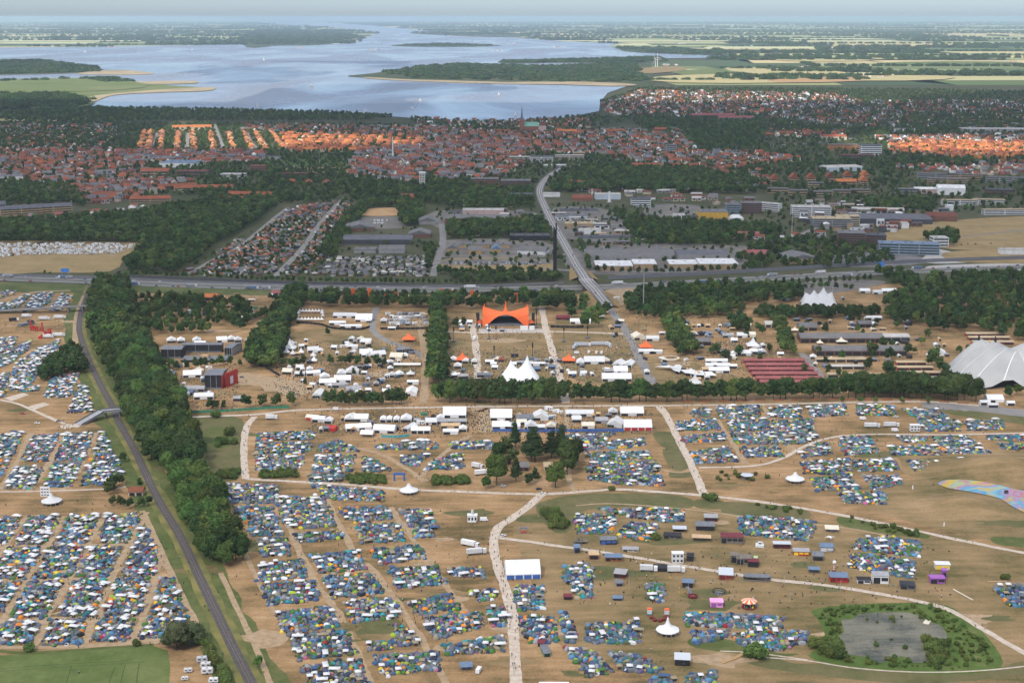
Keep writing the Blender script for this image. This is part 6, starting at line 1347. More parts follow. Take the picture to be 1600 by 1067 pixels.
J.add(CB, mats44(A[:, 0], A[:, 1], np.full(n, Z0), nrg.uniform(0, 3, n), nrg.uniform(.3, 1.1, n), nrg.uniform(.3, .8, n), nrg.uniform(.3, 1.0, n)), cc[:, None, :])
J.build('camp_clutter', vcol(), 'scattered crates, chairs and bags lying between the tents and stalls', 'camp gear')

# marquees, pagodas, stages
WH = pm('marquee_white', (.68, .68, .67), .6, var=.1, scale=.4, rand=.16)
CM = dict(white=WH, cream=pm('marquee_cream', (.66, .60, .48), .7, var=.1, scale=.4), orange=pm('marquee_orange', (.80, .145, .035), .6, var=.1, scale=.4), grey=pm('tarp_grey', (.33, .33, .34), .7, var=.2, scale=.3), dark=pm('black_cloth', (.022, .022, .026), .7),
          blue=pm('blue_banner', (.05, .12, .36), .6), green=pm('green_tarp', (.04, .22, .13), .6), red=pm('red_paint', (.46, .035, .03), .5, var=.2, scale=.5), wood=pm('raw_wood', (.44, .28, .13), .85, var=.3, scale=1.2), teal=pm('teal_banner', (.06, .32, .36), .6), maroon=pm('maroon_paint', (.17, .025, .035), .6, var=.3, scale=.6),
          pink=pm('pink_paint', (.80, .33, .58), .5), purple=pm('purple_paint', (.30, .10, .36), .5), yellow=pm('yellow_paint', (.80, .55, .05), .5), rust=pm('rusty_panel', (.33, .12, .06), .8, var=.4, scale=.8), tan=pm('tan_tarp', (.55, .38, .22), .7, var=.2, scale=.5), slate=pm('grey_sheet', (.17, .18, .20), .6, var=.3, scale=.4),
          steelblue=pm('blue_sheet', (.13, .19, .28), .5, var=.2, scale=.4), lime=pm('green_bus', (.38, .55, .30), .5), pallet=pm('weathered_pallets', (.22, .19, .16), .9, var=.45, scale=1.5), silver=pm('silver_sheet', (.55, .58, .62), .35, metal=.3), black=pm('black_paint', (.02, .02, .022), .5))
def ground(px, py, z=Z0): g = P(px, py); g.z = z; return g
ADJW = dict(white='white', cream='cream', orange='orange', grey='grey')
def marquee(px, py, wpx, depth, col='white', rot=0, wall=2.6, rh=None, axis=None, label=None, front=None, open_=False, name='marquee'):
    w = wpx * MPP(py); rh = rh or min(w, depth) * .28; axis = axis or ('x' if w >= depth else 'y')
    c = ground(px, py) + Vector((-math.sin(R(rot))*depth/2, math.cos(R(rot))*depth/2, 0))
    parts = [('roof', MB().gable(w + .3, depth + .3, wall, wall + rh, axis).mesh('roof', CM[col]))]
    if open_:
        for sx in np.linspace(-w/2 + .1, w/2 - .1, max(2, int(w // 5) + 1)):
            for sy in (-depth/2 + .1, depth/2 - .1): parts.append(('leg', MB().box(sx-.08, sx+.08, sy-.08, sy+.08, 0, wall - .02).mesh('leg', m_pole)))
    else:
        parts.append(('wall', MB().box(-w/2, w/2, -depth/2, depth/2, 0, wall - .02).mesh('wall', CM[col])))
        n = max(1, int(w // 5))
        for k in range(n):
            x0 = -w/2 + w/n*k + .35; x1 = -w/2 + w/n*(k+1) - .35
            if front: parts.append(('front_panel', MB().box(x0, x1, -depth/2 - .08, -depth/2 + .02, .1, wall*.85, bottom=True).mesh('front_panel', CM[front])))
            elif k % 2 == 0: parts.append(('opening', MB().box(x0, x1, -depth/2 - .06, -depth/2 + .02, .05, wall*.78, bottom=True).mesh('opening', CM['dark'])))
    size = 'long' if w > 2.2*depth else 'large' if w*depth > 260 else 'small' if w*depth < 60 else 'square'
    return thing(name, label or '%s %s %s' % (size, dict(slate='dark grey', steelblue='blue grey', dark='black').get(col, col) + ' ' + name, near(px, py)), 'marquee', c, parts, R(rot), group=None if label else name + 's on the festival ground')
def pagoda(px, py, wpx, col='white', peak=1.15, label=None, rot=0, wall=2.5):
    w = wpx * MPP(py); a = w/2; prof = [(1.0, wall), (.62, wall + .16*w*peak), (.32, wall + .36*w*peak), (.10, wall + .66*w*peak), (.02, wall + .86*w*peak)]
    v, f = [], []
    for r, z in prof:
        for sx, sy in ((-1, -1), (1, -1), (1, 1), (-1, 1)): v.append((sx*a*r, sy*a*r, z))
    for i in range(4):
        for k in range(4): f.append((i*4+k, i*4+(k+1) % 4, (i+1)*4+(k+1) % 4, (i+1)*4+k))
    f.append((16, 17, 18, 19))
    parts = [('canopy', MB().add(v, f).mesh('canopy', CM[col])), ('mast', MB().cyl(0, 0, 0, wall + .9*w*peak, .1, .06, 5).mesh('mast', m_pole))]
    for sx, sy in ((-1, -1), (1, -1), (1, 1), (-1, 1)): parts.append(('leg', MB().box(sx*a*.97-.08, sx*a*.97+.08, sy*a*.97-.08, sy*a*.97+.08, 0, wall).mesh('leg', m_pole)))
    return thing('pagoda_tent', label or '%s%s peaked pagoda tent %s' % ('small ' if w < 6.5 else '', ADJW.get(col, col), near(px, py)), 'tent', ground(px, py) + Vector((0, a, 0)), parts, R(rot), group=None if label else 'pagoda tents on the festival ground')
def round_marquee(px, py, wpx, top, label):
    r = wpx * MPP(py) / 2; H = HT(py, top); n = 14
    prof = [(1.0, 2.0), (1.0, 2.45), (.72, 3.2), (.42, 4.3), (.24, 5.6), (.14, 7.0), (.09, H*.9), (.03, H)]
    e = thing('round_marquee', label, 'marquee', ground(px, py) + Vector((0, r, 0)), [('canopy', MB().lathe([(q*r, z) for q, z in prof], n, wob=lambda k, i: 1 + (.05 if k % 2 and i < 2 else 0)).mesh('canopy', WH)), ('mast', MB().cyl(0, 0, 0, H + .3, .12, .08, 6).mesh('mast', m_pole))])
    for k in range(n):
        a = 2*math.pi*k/n; obj('pole', MB().bar((math.cos(a)*r*.98, math.sin(a)*r*.98, 0), (math.cos(a)*r*.98, math.sin(a)*r*.98, 2.2), .07).mesh('pole', m_pole), e)
        obj('guy_rope', MB().bar((math.cos(a)*r, math.sin(a)*r, 2.2), (math.cos(a)*r*1.28, math.sin(a)*r*1.28, 0), .035).mesh('guy_rope', m_pole), e)
for a in ((1045, 997, 36, 971, 'round white marquee with a pointed top above the bottom edge'), (638, 775, 29, 761, 'round white marquee beside the gravel path near the arch gate'), (1245, 757, 29, 742, 'round white marquee on the open ground at right'), (76, 792, 31, 775, 'round white marquee in the left camp below the letter board')): round_marquee(*a)

def canopy(w, d, peaks, H, edge, scal, n=48, m=14, spike=.45):
    """stretched tent skin over several masts: closed outline with scalloped edges"""
    v, f = [], []
    def z_at(x, y, t):
        g = 0
        for (qx, qy, qh) in peaks:
            dd = math.hypot((x-qx)/w*2, (y-qy)/d*2); g = max(g, qh * (math.exp(-dd*6)*spike + (1-spike)*max(0, 1 - dd*.95)))
        return g
    for j in range(m + 1):
        t = j / m
        for k in range(n):
            a = 2*math.pi*k/n; ca, sa = math.cos(a), math.sin(a)
            q = (abs(ca)**3.2 + abs(sa)**3.2) ** (-1/3.2); rr = 1 - scal * .10 * (.5 + .5*math.cos(a*scal_n)) * t**2
            x, y = ca*q*rr*w/2*t, sa*q*rr*d/2*t
            e = edge * (.5 + .5*math.cos(a*scal_n)) * (t**6) + .3*t**6
            v.append((x, y, e*1.0 + z_at(x, y, t) * H * (1 - t**4.5) + edge*.9*(1 - t**5)))
    for j in range(m):
        for k in range(n): f.append((j*n+k, j*n+(k+1) % n, (j+1)*n+(k+1) % n, (j+1)*n+k))
    return v, f
scal_n = 8
def big_tent(name, label, px, py, wpx, depth, peaks, top, edge, mat, spike=.45, scal=1.0, cat='tent', extra=()):
    w = wpx * MPP(py); H = HT(py, top) * 1.0; v, f = canopy(w, depth, [(a*w, b*depth, c) for a, b, c in peaks], H, edge, scal, spike=spike)
    me = MB().add(v, f).mesh('canopy', mat)
    for p in me.polygons: p.use_smooth = True
    parts = [('canopy', me)]
    for a, b, c in peaks: parts.append(('mast', MB().cyl(a*w, b*depth, 0, H*c*1.0 + edge, .25, .2, 6).mesh('mast', m_pole)))
    for k in range(scal_n):
        an = 2*math.pi*(k+.5)/scal_n; ca, sa = math.cos(an), math.sin(an); q = (abs(ca)**3.2 + abs(sa)**3.2)**(-1/3.2); parts.append(('anchor', MB().bar((ca*q*w/2*.98, sa*q*depth/2*.98, .5), (ca*q*w/2*1.1, sa*q*depth/2*1.1, 0), .12).mesh('anchor', m_pole)))
    c = ground(px, py) + Vector((0, depth/2, 0))
    return thing(name, label, cat, c, parts + list(extra)), w, H
big_tent('concert_tent', 'double peaked white concert tent behind the long tree row', 812, 602, 68, 34, [(-.2, 0, .82), (.18, 0, 1.0)], 566, 3.5, WH)
big_tent('concert_tent', 'four peaked white tent between the woods', 1283, 480, 58, 34, [(-.38, 0, .95), (-.13, -.05, .84), (.13, 0, 1.0), (.38, 0, 1.0)], 456, 3.5, WH)
m_arena = pm('arena_canvas', (.40, .40, .385), .6, col2=(.33, .33, .325), scale=.04)
scal_n = 10
te, aw, aH = big_tent('arena_tent', 'huge pale grey arena tent with dark mast tips', 1612, 610, 228, 84, [(-.26, .10, .86), (-.17, -.02, .82), (.10, .05, .80), (.3, 0, .76)], 549, 9.0, m_arena, spike=.12, scal=.9)
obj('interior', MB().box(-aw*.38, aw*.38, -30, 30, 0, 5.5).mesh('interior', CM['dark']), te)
cvs = [v.co.copy() for v in next(o for o in te.children if o.name.startswith('canopy')).data.vertices]
for qx, qy in ((-.26*aw, 8.4), (-.17*aw, -1.7), (.10*aw, 4.2), (.3*aw, 0)):
    zt = min(cvs, key=lambda v: (v.x-qx)**2 + (v.y-qy)**2).z; obj('mast_tip', MB().cyl(qx, qy, zt-1, zt+4.5, 1.5, .4, 6).mesh('mast_tip', CM['dark']), te)
for k in range(0, 48, 3):
    b = MB(); c = [cvs[j*48+k] + Vector((0, 0, .12)) for j in range(2, 15)]; s = Vector((-math.sin(k/48*6.283), math.cos(k/48*6.283), 0))*.45
    b.add([p+s for p in c] + [p-s for p in c], [(i, i+1, 14+i, 13+i) for i in range(12)]); obj('seam', b.mesh('seam', CM['white']), te)

# the orange main stage
def main_stage():
    c = ground(790, 509); W_ = 72 * MPP(509); hp = HT(509, 480); mo = CM['orange']; D = 26.0
    nu, v, f = 28, [], []
    for i in range(nu + 1):
        u = -1 + 2*i/nu; x = u * W_/2; au = abs(u)
        arch = max(0.0, 1 - (au/.80)**2) * 13.0 if au < .80 else 0.0
        top = 14.5 + (hp - 14.5) * au**1.7
        prof = [(-1.0 - 3*(1-au), arch), (1.5, arch + (top-arch)*.62), (6, top), (13, top*.86), (20, top*.55), (D, max(1.0, top*.15))]
        for y, z in prof: v.append((x * (1 - .05*(y/D)), y, z))
    m = 6
    for i in range(nu):
        for j in range(m-1): f.append((i*m+j, (i+1)*m+j, (i+1)*m+j+1, i*m+j+1))
    for i0 in (0, nu):
        pass
    b = MB().add(v, f)
    me = b.mesh('canopy', mo); hs = HT(509, 472)
    sp = [('peak', MB().lathe([(5.0, 13.2), (2.6, 15.5), (1.1, 19.0), (.35, hs)], 10, y=6).mesh('peak', mo))]
    parts = [('canopy', me, sp)]
    for s in (-1, 1):
        parts.append(('side_wall', MB().add([(s*W_/2, -1, 0), (s*(W_/2-2.5), D, 0), (s*(W_/2-2.5), D, 4), (s*W_/2*.985, 6, hp*.97)], [(0, 1, 2, 3)]).mesh('side_wall', mo)))
        parts.append(('speaker_tower', MB().box(s*(W_/2+5)-1.6, s*(W_/2+5)+1.6, 0, 4, 0, 14).mesh('speaker_tower', CM['dark'])))
        parts.append(('wing', MB().gable(7, 9, 3, 6.5, 'y').mesh('wing', mo)))
        parts.append(('horn', MB().cyl(s*W_/2*.93, 6, hp*.9, HT(509, 478)+1.5, 1.2, .15, 6).mesh('horn', mo)))
    parts += [('stage_floor', MB().box(-W_*.42, W_*.42, -1, 20, 0, 1.8).mesh('stage_floor', CM['slate'])), ('backdrop', MB().box(-W_*.36, W_*.36, 17, 18, 1.8, 11).mesh('backdrop', CM['dark'])),
              ('light_rig', MB().box(-W_*.25, W_*.25, 4, 5, 9.6, 10.4, bottom=True).mesh('light_rig', CM['silver'])), ('light_rig', MB().box(-W_*.22, W_*.22, 9, 10, 9.4, 10.2, bottom=True).mesh('light_rig', CM['silver']))]
    e = thing('main_stage', 'big orange saddle shaped stage canopy with a central spike', 'stage', c, parts)
    k = 0
    for ch in e.children:
        if ch.name.startswith('wing'): ch.location = ((-1 if k == 0 else 1) * (W_/2 + 3.5), 4, 0); k += 1
main_stage()
def screen(px, py, wpx, h, col, label, name='screen', cat='screen'):
    w = wpx*MPP(py); thing(name, label, cat, ground(px, py), [('panel', MB().box(-w/2, w/2, 0, 2.4, .4, h, bottom=True).mesh('panel', CM[col])), ('base', MB().box(-w/2+.2, w/2-.2, .2, 2.2, 0, .38).mesh('base', CM['slate']))])
screen(819, 517, 12, 5, 'white', 'white box in front of the orange stage, left of its twin'); screen(831, 517, 8, 5, 'white', 'white box in front of the orange stage, right of its twin')

def tower(px, py, top, label, col=None, head=3.0, name='delay_tower'):
    h = HT(py, top); m = col or mbk; r = .55
    parts = [('mast', MB().cyl(0, 0, .5, h, .3, .22, 6).mesh('mast', m)), ('base', MB().box(-head/2, head/2, -head/2, head/2, 0, .5).mesh('base', m)), ('speaker_array', MB().box(-.7, .7, -.9, .3, h*.68, h*.97, bottom=True).mesh('speaker_array', CM['dark'])), ('platform', MB().box(-head*.7, head*.7, -head*.7, head*.7, .52, 1.3).mesh('platform', CM['slate']))]
    thing(name, label, 'tower', ground(px, py), parts)
for k, a in enumerate(((709, 534, 510), (764, 530, 505), (772, 558, 540), (832, 560, 535), (881, 534, 508), (918, 528, 508), (838, 512, 482), (745, 512, 488))): tower(*a, 'slim dark delay tower on the arena lawn, %s from the left' % ['first', 'third', 'fourth', 'fifth', 'seventh', 'eighth', 'sixth', 'second'][k])
tower(775, 530, 508, 'tall red inflatable pole in front of the orange stage', CM['red'], 2, 'red_pole')

# black stages on the left
def box_stage(px, py, wpx, depth, h, label, cols, rot=0, name='stage'):
    w = wpx*MPP(py); c = ground(px, py) + Vector((-math.sin(R(rot))*depth/2, math.cos(R(rot))*depth/2, 0)); p, q = cols; t = .5
    parts = [('back_wall', MB().box(-w/2, w/2, depth/2-t, depth/2, 0, h).mesh('back_wall', CM[p])), ('side_wall', MB().box(-w/2, -w/2+t, -depth/2, depth/2-t-.01, 0, h).mesh('side_wall', CM[p])), ('side_wall', MB().box(w/2-t, w/2, -depth/2, depth/2-t-.01, 0, h).mesh('side_wall', CM[q])),
             ('roof', MB().add([(-w/2-.4, -depth/2-.4, h), (w/2+.4, -depth/2-.4, h), (w/2+.4, depth/2+.4, h), (-w/2-.4, depth/2+.4, h), (-w/2-.4, 0, h+1.6), (w/2+.4, 0, h+1.6)], [(0, 1, 5, 4), (2, 3, 4, 5), (1, 2, 5), (3, 0, 4), (3, 2, 1, 0)]).mesh('roof', CM['slate'])), ('stage_floor', MB().box(-w/2+t+.05, w/2-t-.05, -depth/2, depth/2-t-.05, 0, 1.4).mesh('stage_floor', CM['slate'])),
             ('front_drape', MB().box(-w/2+t+.05, w/2-t-.05, -depth/2+.4, -depth/2+.7, 1.4, h-.05).mesh('front_drape', CM['dark']))]
    for k in range(1, 3): parts.append(('post', MB().box(-w/2+w*k/3-.15, -w/2+w*k/3+.15, -depth/2-.15, -depth/2+.1, 0, h).mesh('post', CM['grey'])))
    thing(name, label, 'stage', c, parts, R(rot))
box_stage(334, 608, 27, 24, 13, 'black stage with a ribbed grey roof and red right side', ('dark', 'red'), 0)
thing('banner_wing', 'slanting red banner wing at the right of the black stage', 'banner', ground(352, 606), [('frame', MB().add([(0, 0, 0), (8, 18, 0), (8, 18, 14), (0, 0, 13), (.5, -.3, 0), (8.5, 17.7, 0), (8.5, 17.7, 14), (.5, -.3, 13)], [(0, 3, 2, 1), (4, 5, 6, 7), (3, 7, 6, 2), (0, 4, 7, 3), (1, 2, 6, 5)]).mesh('frame', CM['red'])), ('stripe', MB().add([(3, 6.2, 2), (5, 10.7, 2), (5, 10.7, 9), (3, 6.2, 9), (3.6, 5.8, 2), (5.6, 10.2, 2), (5.6, 10.2, 9), (3.6, 5.8, 9)], [(4, 5, 6, 7), (0, 3, 2, 1), (3, 7, 6, 2)]).mesh('stripe', CM['white']))])
box_stage(268, 560, 32, 18, 9, 'left block of the long black stage under a grey roof', ('dark', 'dark'))
box_stage(316, 551, 62, 8, 8, 'long rear wing of the black stage with open bays', ('dark', 'dark'))
box_stage(357, 556, 12, 24, 8, 'right wing of the long black stage', ('dark', 'grey'), -14)
thing('stage_deck', 'pale stepped deck in front of the long black stage', 'deck', ground(318, 566), [('platform', MB().box(-22, 22, 0, 14, 0, 2.2).mesh('platform', CM['slate'])), ('front_drape', MB().box(-22, 22, -.3, -.05, 0, 2.1).mesh('front_drape', CM['dark'])), ('box', MB().box(-4, 3, 8, 12, 2.2, 5).mesh('box', CM['tan'])), ('rail', MB().box(-22, 22, 13.6, 13.9, 2.2, 3.2).mesh('rail', CM['grey']))])

# white market and arena marquees: px, py, width px, depth m, colour, rot
for a in ((546, 659, 16, 10, 'white', 0), (564, 659, 22, 11, 'white', 0), (561, 673, 40, 9, 'white', 14), (599, 677, 34, 12, 'white', -8), (598, 660, 9, 9, 'white', 0), (608, 660, 8, 9, 'white', 0), (619, 660, 9, 9, 'white', 0), (634, 660, 17, 11, 'white', 0), (633, 674, 10, 16, 'white', -24),
          (710, 653, 36, 18, 'white', 0), (674, 664, 18, 9, 'white', 4), (688, 658, 12, 8, 'white', 0), (704, 663, 50, 6, 'grey', 0), (704, 679, 24, 6, 'white', 0), (723, 675, 12, 8, 'white', 0), (704, 670, 30, 6, 'tan', 0),
          (783, 657, 34, 18, 'white', 0), (782, 671, 26, 11, 'white', 0), (801, 671, 24, 9, 'white', 0), (845, 657, 24, 15, 'white', 0), (829, 670, 18, 10, 'white', 0), (861, 671, 15, 8, 'cream', 0), (906, 651, 44, 9, 'white', 0), (901, 660, 15, 8, 'white', 0), (958, 648, 14, 8, 'white', 0), (988, 650, 36, 14, 'white', 0),
          (960, 668, 24, 14, 'white', -14), (940, 662, 20, 8, 'grey', 0), (919, 670, 20, 8, 'cream', 0), (845, 672, 14, 6, 'white', 0), (815, 664, 16, 6, 'cream', 0), (497, 660, 20, 8, 'white', -8), (512, 662, 12, 8, 'white', -6),
          (490, 551, 18, 10, 'white', 12), (572, 556, 20, 12, 'white', 6), (592, 558, 24, 11, 'white', 20), (618, 562, 20, 12, 'cream', -10), (632, 560, 10, 8, 'white', 0), (546, 544, 12, 8, 'white', 10), (571, 538, 17, 10, 'white', -4), (550, 545, 18, 5, 'white', 0),
          (550, 586, 20, 14, 'white', 4), (533, 588, 14, 10, 'white', 0), (508, 593, 15, 9, 'white', 12), (535, 598, 26, 12, 'white', 4), (512, 602, 26, 10, 'white', 4), (448, 585, 16, 9, 'cream', -8), (468, 588, 16, 6, 'white', -4), (490, 587, 22, 7, 'white', 14), (494, 622, 13, 18, 'white', -6), (642, 619, 18, 18, 'white', 0),
          (645, 601, 18, 5, 'white', 0), (612, 590, 10, 7, 'white', 0), (626, 589, 12, 9, 'white', 14), (553, 614, 24, 10, 'grey', 8), (605, 616, 14, 7, 'white', 10), (530, 606, 22, 6, 'grey', 4), (468, 578, 12, 7, 'white', 0),
          (964, 596, 46, 14, 'white', 0), (929, 569, 32, 14, 'white', 0), (906, 571, 12, 14, 'white', -6), (964, 574, 16, 16, 'white', -18), (980, 574, 14, 16, 'white', -18), (970, 584, 22, 13, 'white', 0), (947, 568, 12, 8, 'cream', 0), (894, 588, 13, 6, 'white', 0), (912, 587, 10, 6, 'white', 0), (951, 584, 14, 6, 'grey', 0),
          (1120, 568, 34, 6, 'white', 0), (1122, 576, 38, 8, 'white', 0), (1124, 583, 32, 9, 'white', 0), (1145, 576, 14, 5, 'white', 0), (1000, 531, 18, 16, 'cream', 10), (1020, 533, 20, 9, 'white', 0), (1010, 553, 24, 7, 'white', 0), (1026, 553, 18, 5, 'white', 0), (1166, 556, 16, 9, 'white', 0), (1178, 553, 12, 7, 'white', 0), (1192, 553, 10, 7, 'white', 0),
          (1160, 528, 16, 9, 'white', 0), (1172, 527, 18, 9, 'cream', 0), (1138, 528, 18, 6, 'grey', 0), (268, 536, 14, 10, 'white', 14), (283, 536, 12, 10, 'white', 14), (308, 536, 13, 11, 'white', 14), (347, 535, 16, 10, 'white', 14), (362, 534, 13, 10, 'white', 14), (372, 535, 11, 10, 'white', 10), (388, 535, 12, 20, 'white', -20),
          (368, 504, 20, 14, 'white', -14), (385, 500, 16, 18, 'white', -22), (312, 540, 18, 6, 'white', 0), (538, 497, 36, 10, 'white', -4), (568, 503, 26, 18, 'white', 0), (527, 508, 26, 6, 'white', 0), (548, 513, 34, 5, 'white', 0), (599, 505, 10, 10, 'white', 0), (612, 516, 12, 4, 'white', 0), (622, 511, 5, 5, 'white', 0),
          (300, 590, 28, 12, 'white', 8), (305, 585, 16, 10, 'cream', -10), (262, 588, 22, 6, 'slate', 0), (295, 612, 48, 8, 'grey', -2), (285, 620, 22, 6, 'grey', 4), (318, 624, 30, 9, 'white', 6), (375, 627, 22, 6, 'grey', 0), (262, 598, 10, 8, 'white', -8), (1556, 629, 26, 12, 'white', 0), (1540, 633, 16, 5, 'white', 0), (1552, 637, 16, 4, 'white', 0), (1580, 634, 12, 5, 'white', 0),
          (1468, 556, 20, 14, 'white', -10), (1357, 510, 20, 8, 'white', 0), (1366, 500, 24, 6, 'white', 0), (907, 506, 32, 9, 'white', 0), (725, 507, 26, 7, 'white', 0), (1352, 458, 16, 9, 'white', 0), (1372, 460, 14, 8, 'white', 0), (1390, 458, 22, 9, 'white', 0), (1228, 470, 14, 8, 'white', 0), (880, 500, 22, 8, 'maroon', 0), (741, 569, 9, 9, 'white', 0), (708, 566, 12, 8, 'white', 0), (715, 576, 12, 8, 'white', 0),
          (727, 568, 10, 8, 'white', 0), (712, 590, 14, 5, 'white', 8), (724, 592, 16, 6, 'grey', 10), (765, 569, 14, 5, 'white', 0), (802, 573, 10, 6, 'white', 0), (783, 566, 10, 7, 'rust', 0), (820, 570, 26, 4, 'grey', 0), (838, 572, 28, 4, 'white', 0), (757, 590, 24, 6, 'slate', 0)):
    marquee(*a)
for zx, zy, zw, zh, n in ((540, 590, 95, 26, 48), (545, 545, 90, 14, 24), (840, 578, 140, 14, 40), (1175, 553, 45, 10, 16), (300, 600, 60, 26, 24), (1090, 540, 60, 40, 20), (1330, 575, 60, 16, 10), (1330, 508, 90, 10, 24), (1440, 548, 40, 16, 18), (1120, 522, 50, 14, 26), (1060, 590, 50, 10, 10), (330, 480, 90, 14, 18), (440, 475, 20, 12, 8), (770, 515, 60, 4, 8), (610, 662, 110, 14, 12), (880, 660, 100, 12, 16), (640, 500, 35, 10, 6), (960, 505, 25, 24, 8), (1350, 480, 60, 12, 6)):
    for _ in range(n):
        px, py = zx + rnd.uniform(-1, 1)*zw, zy + rnd.uniform(-1, 1)*zh
        marquee(px, py, rnd.uniform(4, 11), rnd.uniform(3, 7), rnd.choice(['white', 'white', 'cream', 'grey', 'slate', 'white', 'tan', 'steelblue', 'dark']), rnd.gauss(0, 9), rnd.uniform(2, 2.8), name='stall')
marquee(997, 673, 44, 16, 'white', 0, 3.0, label='big white market hall with a red front', front='red')
marquee(572, 684, 20, 9, 'white', -8, 2.8, label='square white canopy with open dark sides at the market corner', open_=True)
marquee(657, 678, 30, 8, 'white', 0, 3.0, label='long black walled market hall with pale roof', front='dark')
marquee(820, 659, 26, 10, 'slate', 0, 2.6, label='black flat stall between white market tents', front='dark')
marquee(636, 574, 42, 5, 'white', 0, 2.4, label='long narrow white roof in front of the avenue', open_=True)
marquee(516, 674, 16, 7, 'red', -10, 2.4, label='red stall in the market row', front='red')
marquee(486, 657, 20, 7, 'cream', -18, 2.4, label='striped red and cream stall at the left end of the market', front='red')
marquee(818, 905, 54, 20, 'white', 4, 3.2, label='white hall with a blue front beside the gravel path', front='blue')
marquee(866, 1092, 46, 12, 'white', 0, 3.0, label='white roof of the wooden hall at the bottom edge', front='wood')
for a in ((452, 549, 19, 'white', .9), (447, 555, 10), (457, 557, 9), (470, 555, 9), (490, 568, 10), (489, 560, 9), (641, 589, 13, 'white', .6), (240, 503, 7), (211, 515, 8), (222, 513, 7), (638, 535, 20, 'orange', .6), (722, 567, 20, 'orange', .7), (889, 568, 20, 'orange', .6), (1010, 547, 20, 'orange', .6), (1087, 604, 20, 'white', .9), (1178, 545, 20, 'white', .8), (575, 505, 9, 'white', .7), (207, 519, 8), (1243, 520, 12, 'cream', .5), (1316, 538, 18, 'cream', .4), (1282, 540, 10, 'cream', .7), (1417, 484, 12, 'cream', .5)): pagoda(*a)
# ring of little peaked tents
ring = [(468 + k*5.0, 490) for k in range(8)] + [(466, 493), (465, 497), (503, 493), (504, 497)] + [(466 + k*5.2, 503) for k in range(8)]
for k, (a, b) in enumerate(ring): pagoda(a, b, 5.4, 'white', 1.0, 'little white peaked tent in the ring of tents, %s side' % ('back' if k < 8 else 'left' if k < 10 else 'right' if k < 12 else 'front'))
wallrun('black_fence', [(463, 505), (500, 508), (520, 514), (560, 516), (578, 512)], 2.6, .2, CM['dark'], 'black fence in front of the ring of white tents', 'fence', 5, Z0)
wallrun('black_fence', [(594, 515), (640, 515), (672, 514)], 2.6, .2, CM['dark'], 'black fence in front of the backstage containers', 'fence', 5, Z0)
wallrun('black_fence', [(860, 512), (900, 513), (912, 512)], 3, .2, CM['dark'], 'black fence right of the orange stage', 'fence', 5, Z0)
wallrun('black_fence', [(405, 568), (420, 578), (437, 588)], 2.6, .2, CM['dark'], 'black curved fence left of the arena entrance', 'fence', 5, Z0)
wallrun('black_fence', [(690, 590), (720, 596), (760, 595)], 2.6, .2, CM['dark'], 'black fence left of the double peaked tent', 'fence', 5, Z0)
wallrun('market_fence', [(770, 674), (860, 675), (975, 674)], 2.4, .2, CM['blue'], 'dark blue fence in front of the right market', 'fence', 5, Z0)
wallrun('market_fence', [(596, 683), (618, 684), (640, 682)], 2.2, .2, CM['teal'], 'teal and blue banner fence in front of the market', 'fence', 4, Z0)
wallrun('green_fence', [(276, 645), (340, 644), (400, 640), (452, 637)], 2.2, .2, CM['green'], 'green cloth fence below the black stages', 'fence', 5, Z0)
wallrun('wooden_fence', [(1103, 531), (1140, 534), (1175, 532)], 3.0, .25, CM['wood'], 'curved pale wooden fence left of the stables', 'fence', 5, Z0)
wallrun('red_barrier', [(1060, 628), (1130, 627), (1200, 626), (1300, 625), (1420, 626), (1520, 632)], 1.2, .3, CM['rust'], 'row of red barrier blocks below the long tree row', 'barrier', 16, 3.5, pname='block')
wallrun('wooden_walkway', [(1128, 1036), (1150, 1028), (1163, 1020)], .6, 2.2, CM['wood'], 'wooden plank walkway in front of the tents near the pond', 'walkway', 2, .1, pname='plank')
wallrun('white_wall', [(1276, 563), (1300, 563), (1350, 562)], 3, .3, CM['white'], 'long white painted wall right of the red stables', 'wall', 6, Z0)

# orange art screens among the trees behind the stage
for k, (a, b, h) in enumerate(((552, 470, 9), (563, 470, 10), (578, 474, 12), (592, 478, 9), (541, 480, 6), (619, 476, 9), (604, 476, 7), (691, 468, 7), (703, 468, 6), (718, 474, 9), (738, 468, 5), (790, 468, 5), (806, 476, 8), (860, 470, 5))):
    thing('orange_banner', 'orange banner hanging among the trees behind the stage, number %d from the left wood' % (k+1) if False else 'orange banner hanging among the trees ' + near(a, b), 'banner', ground(a, b - 4), [('cloth', MB().box(-2.4, 2.4, -.1, .1, 1, h + 3, bottom=True).mesh('cloth', CM['orange'])), ('pole', MB().cyl(2.6, 0, 0, h + 3.4, .12, .1, 5).mesh('pole', m_pole))], group='orange banners among the trees')

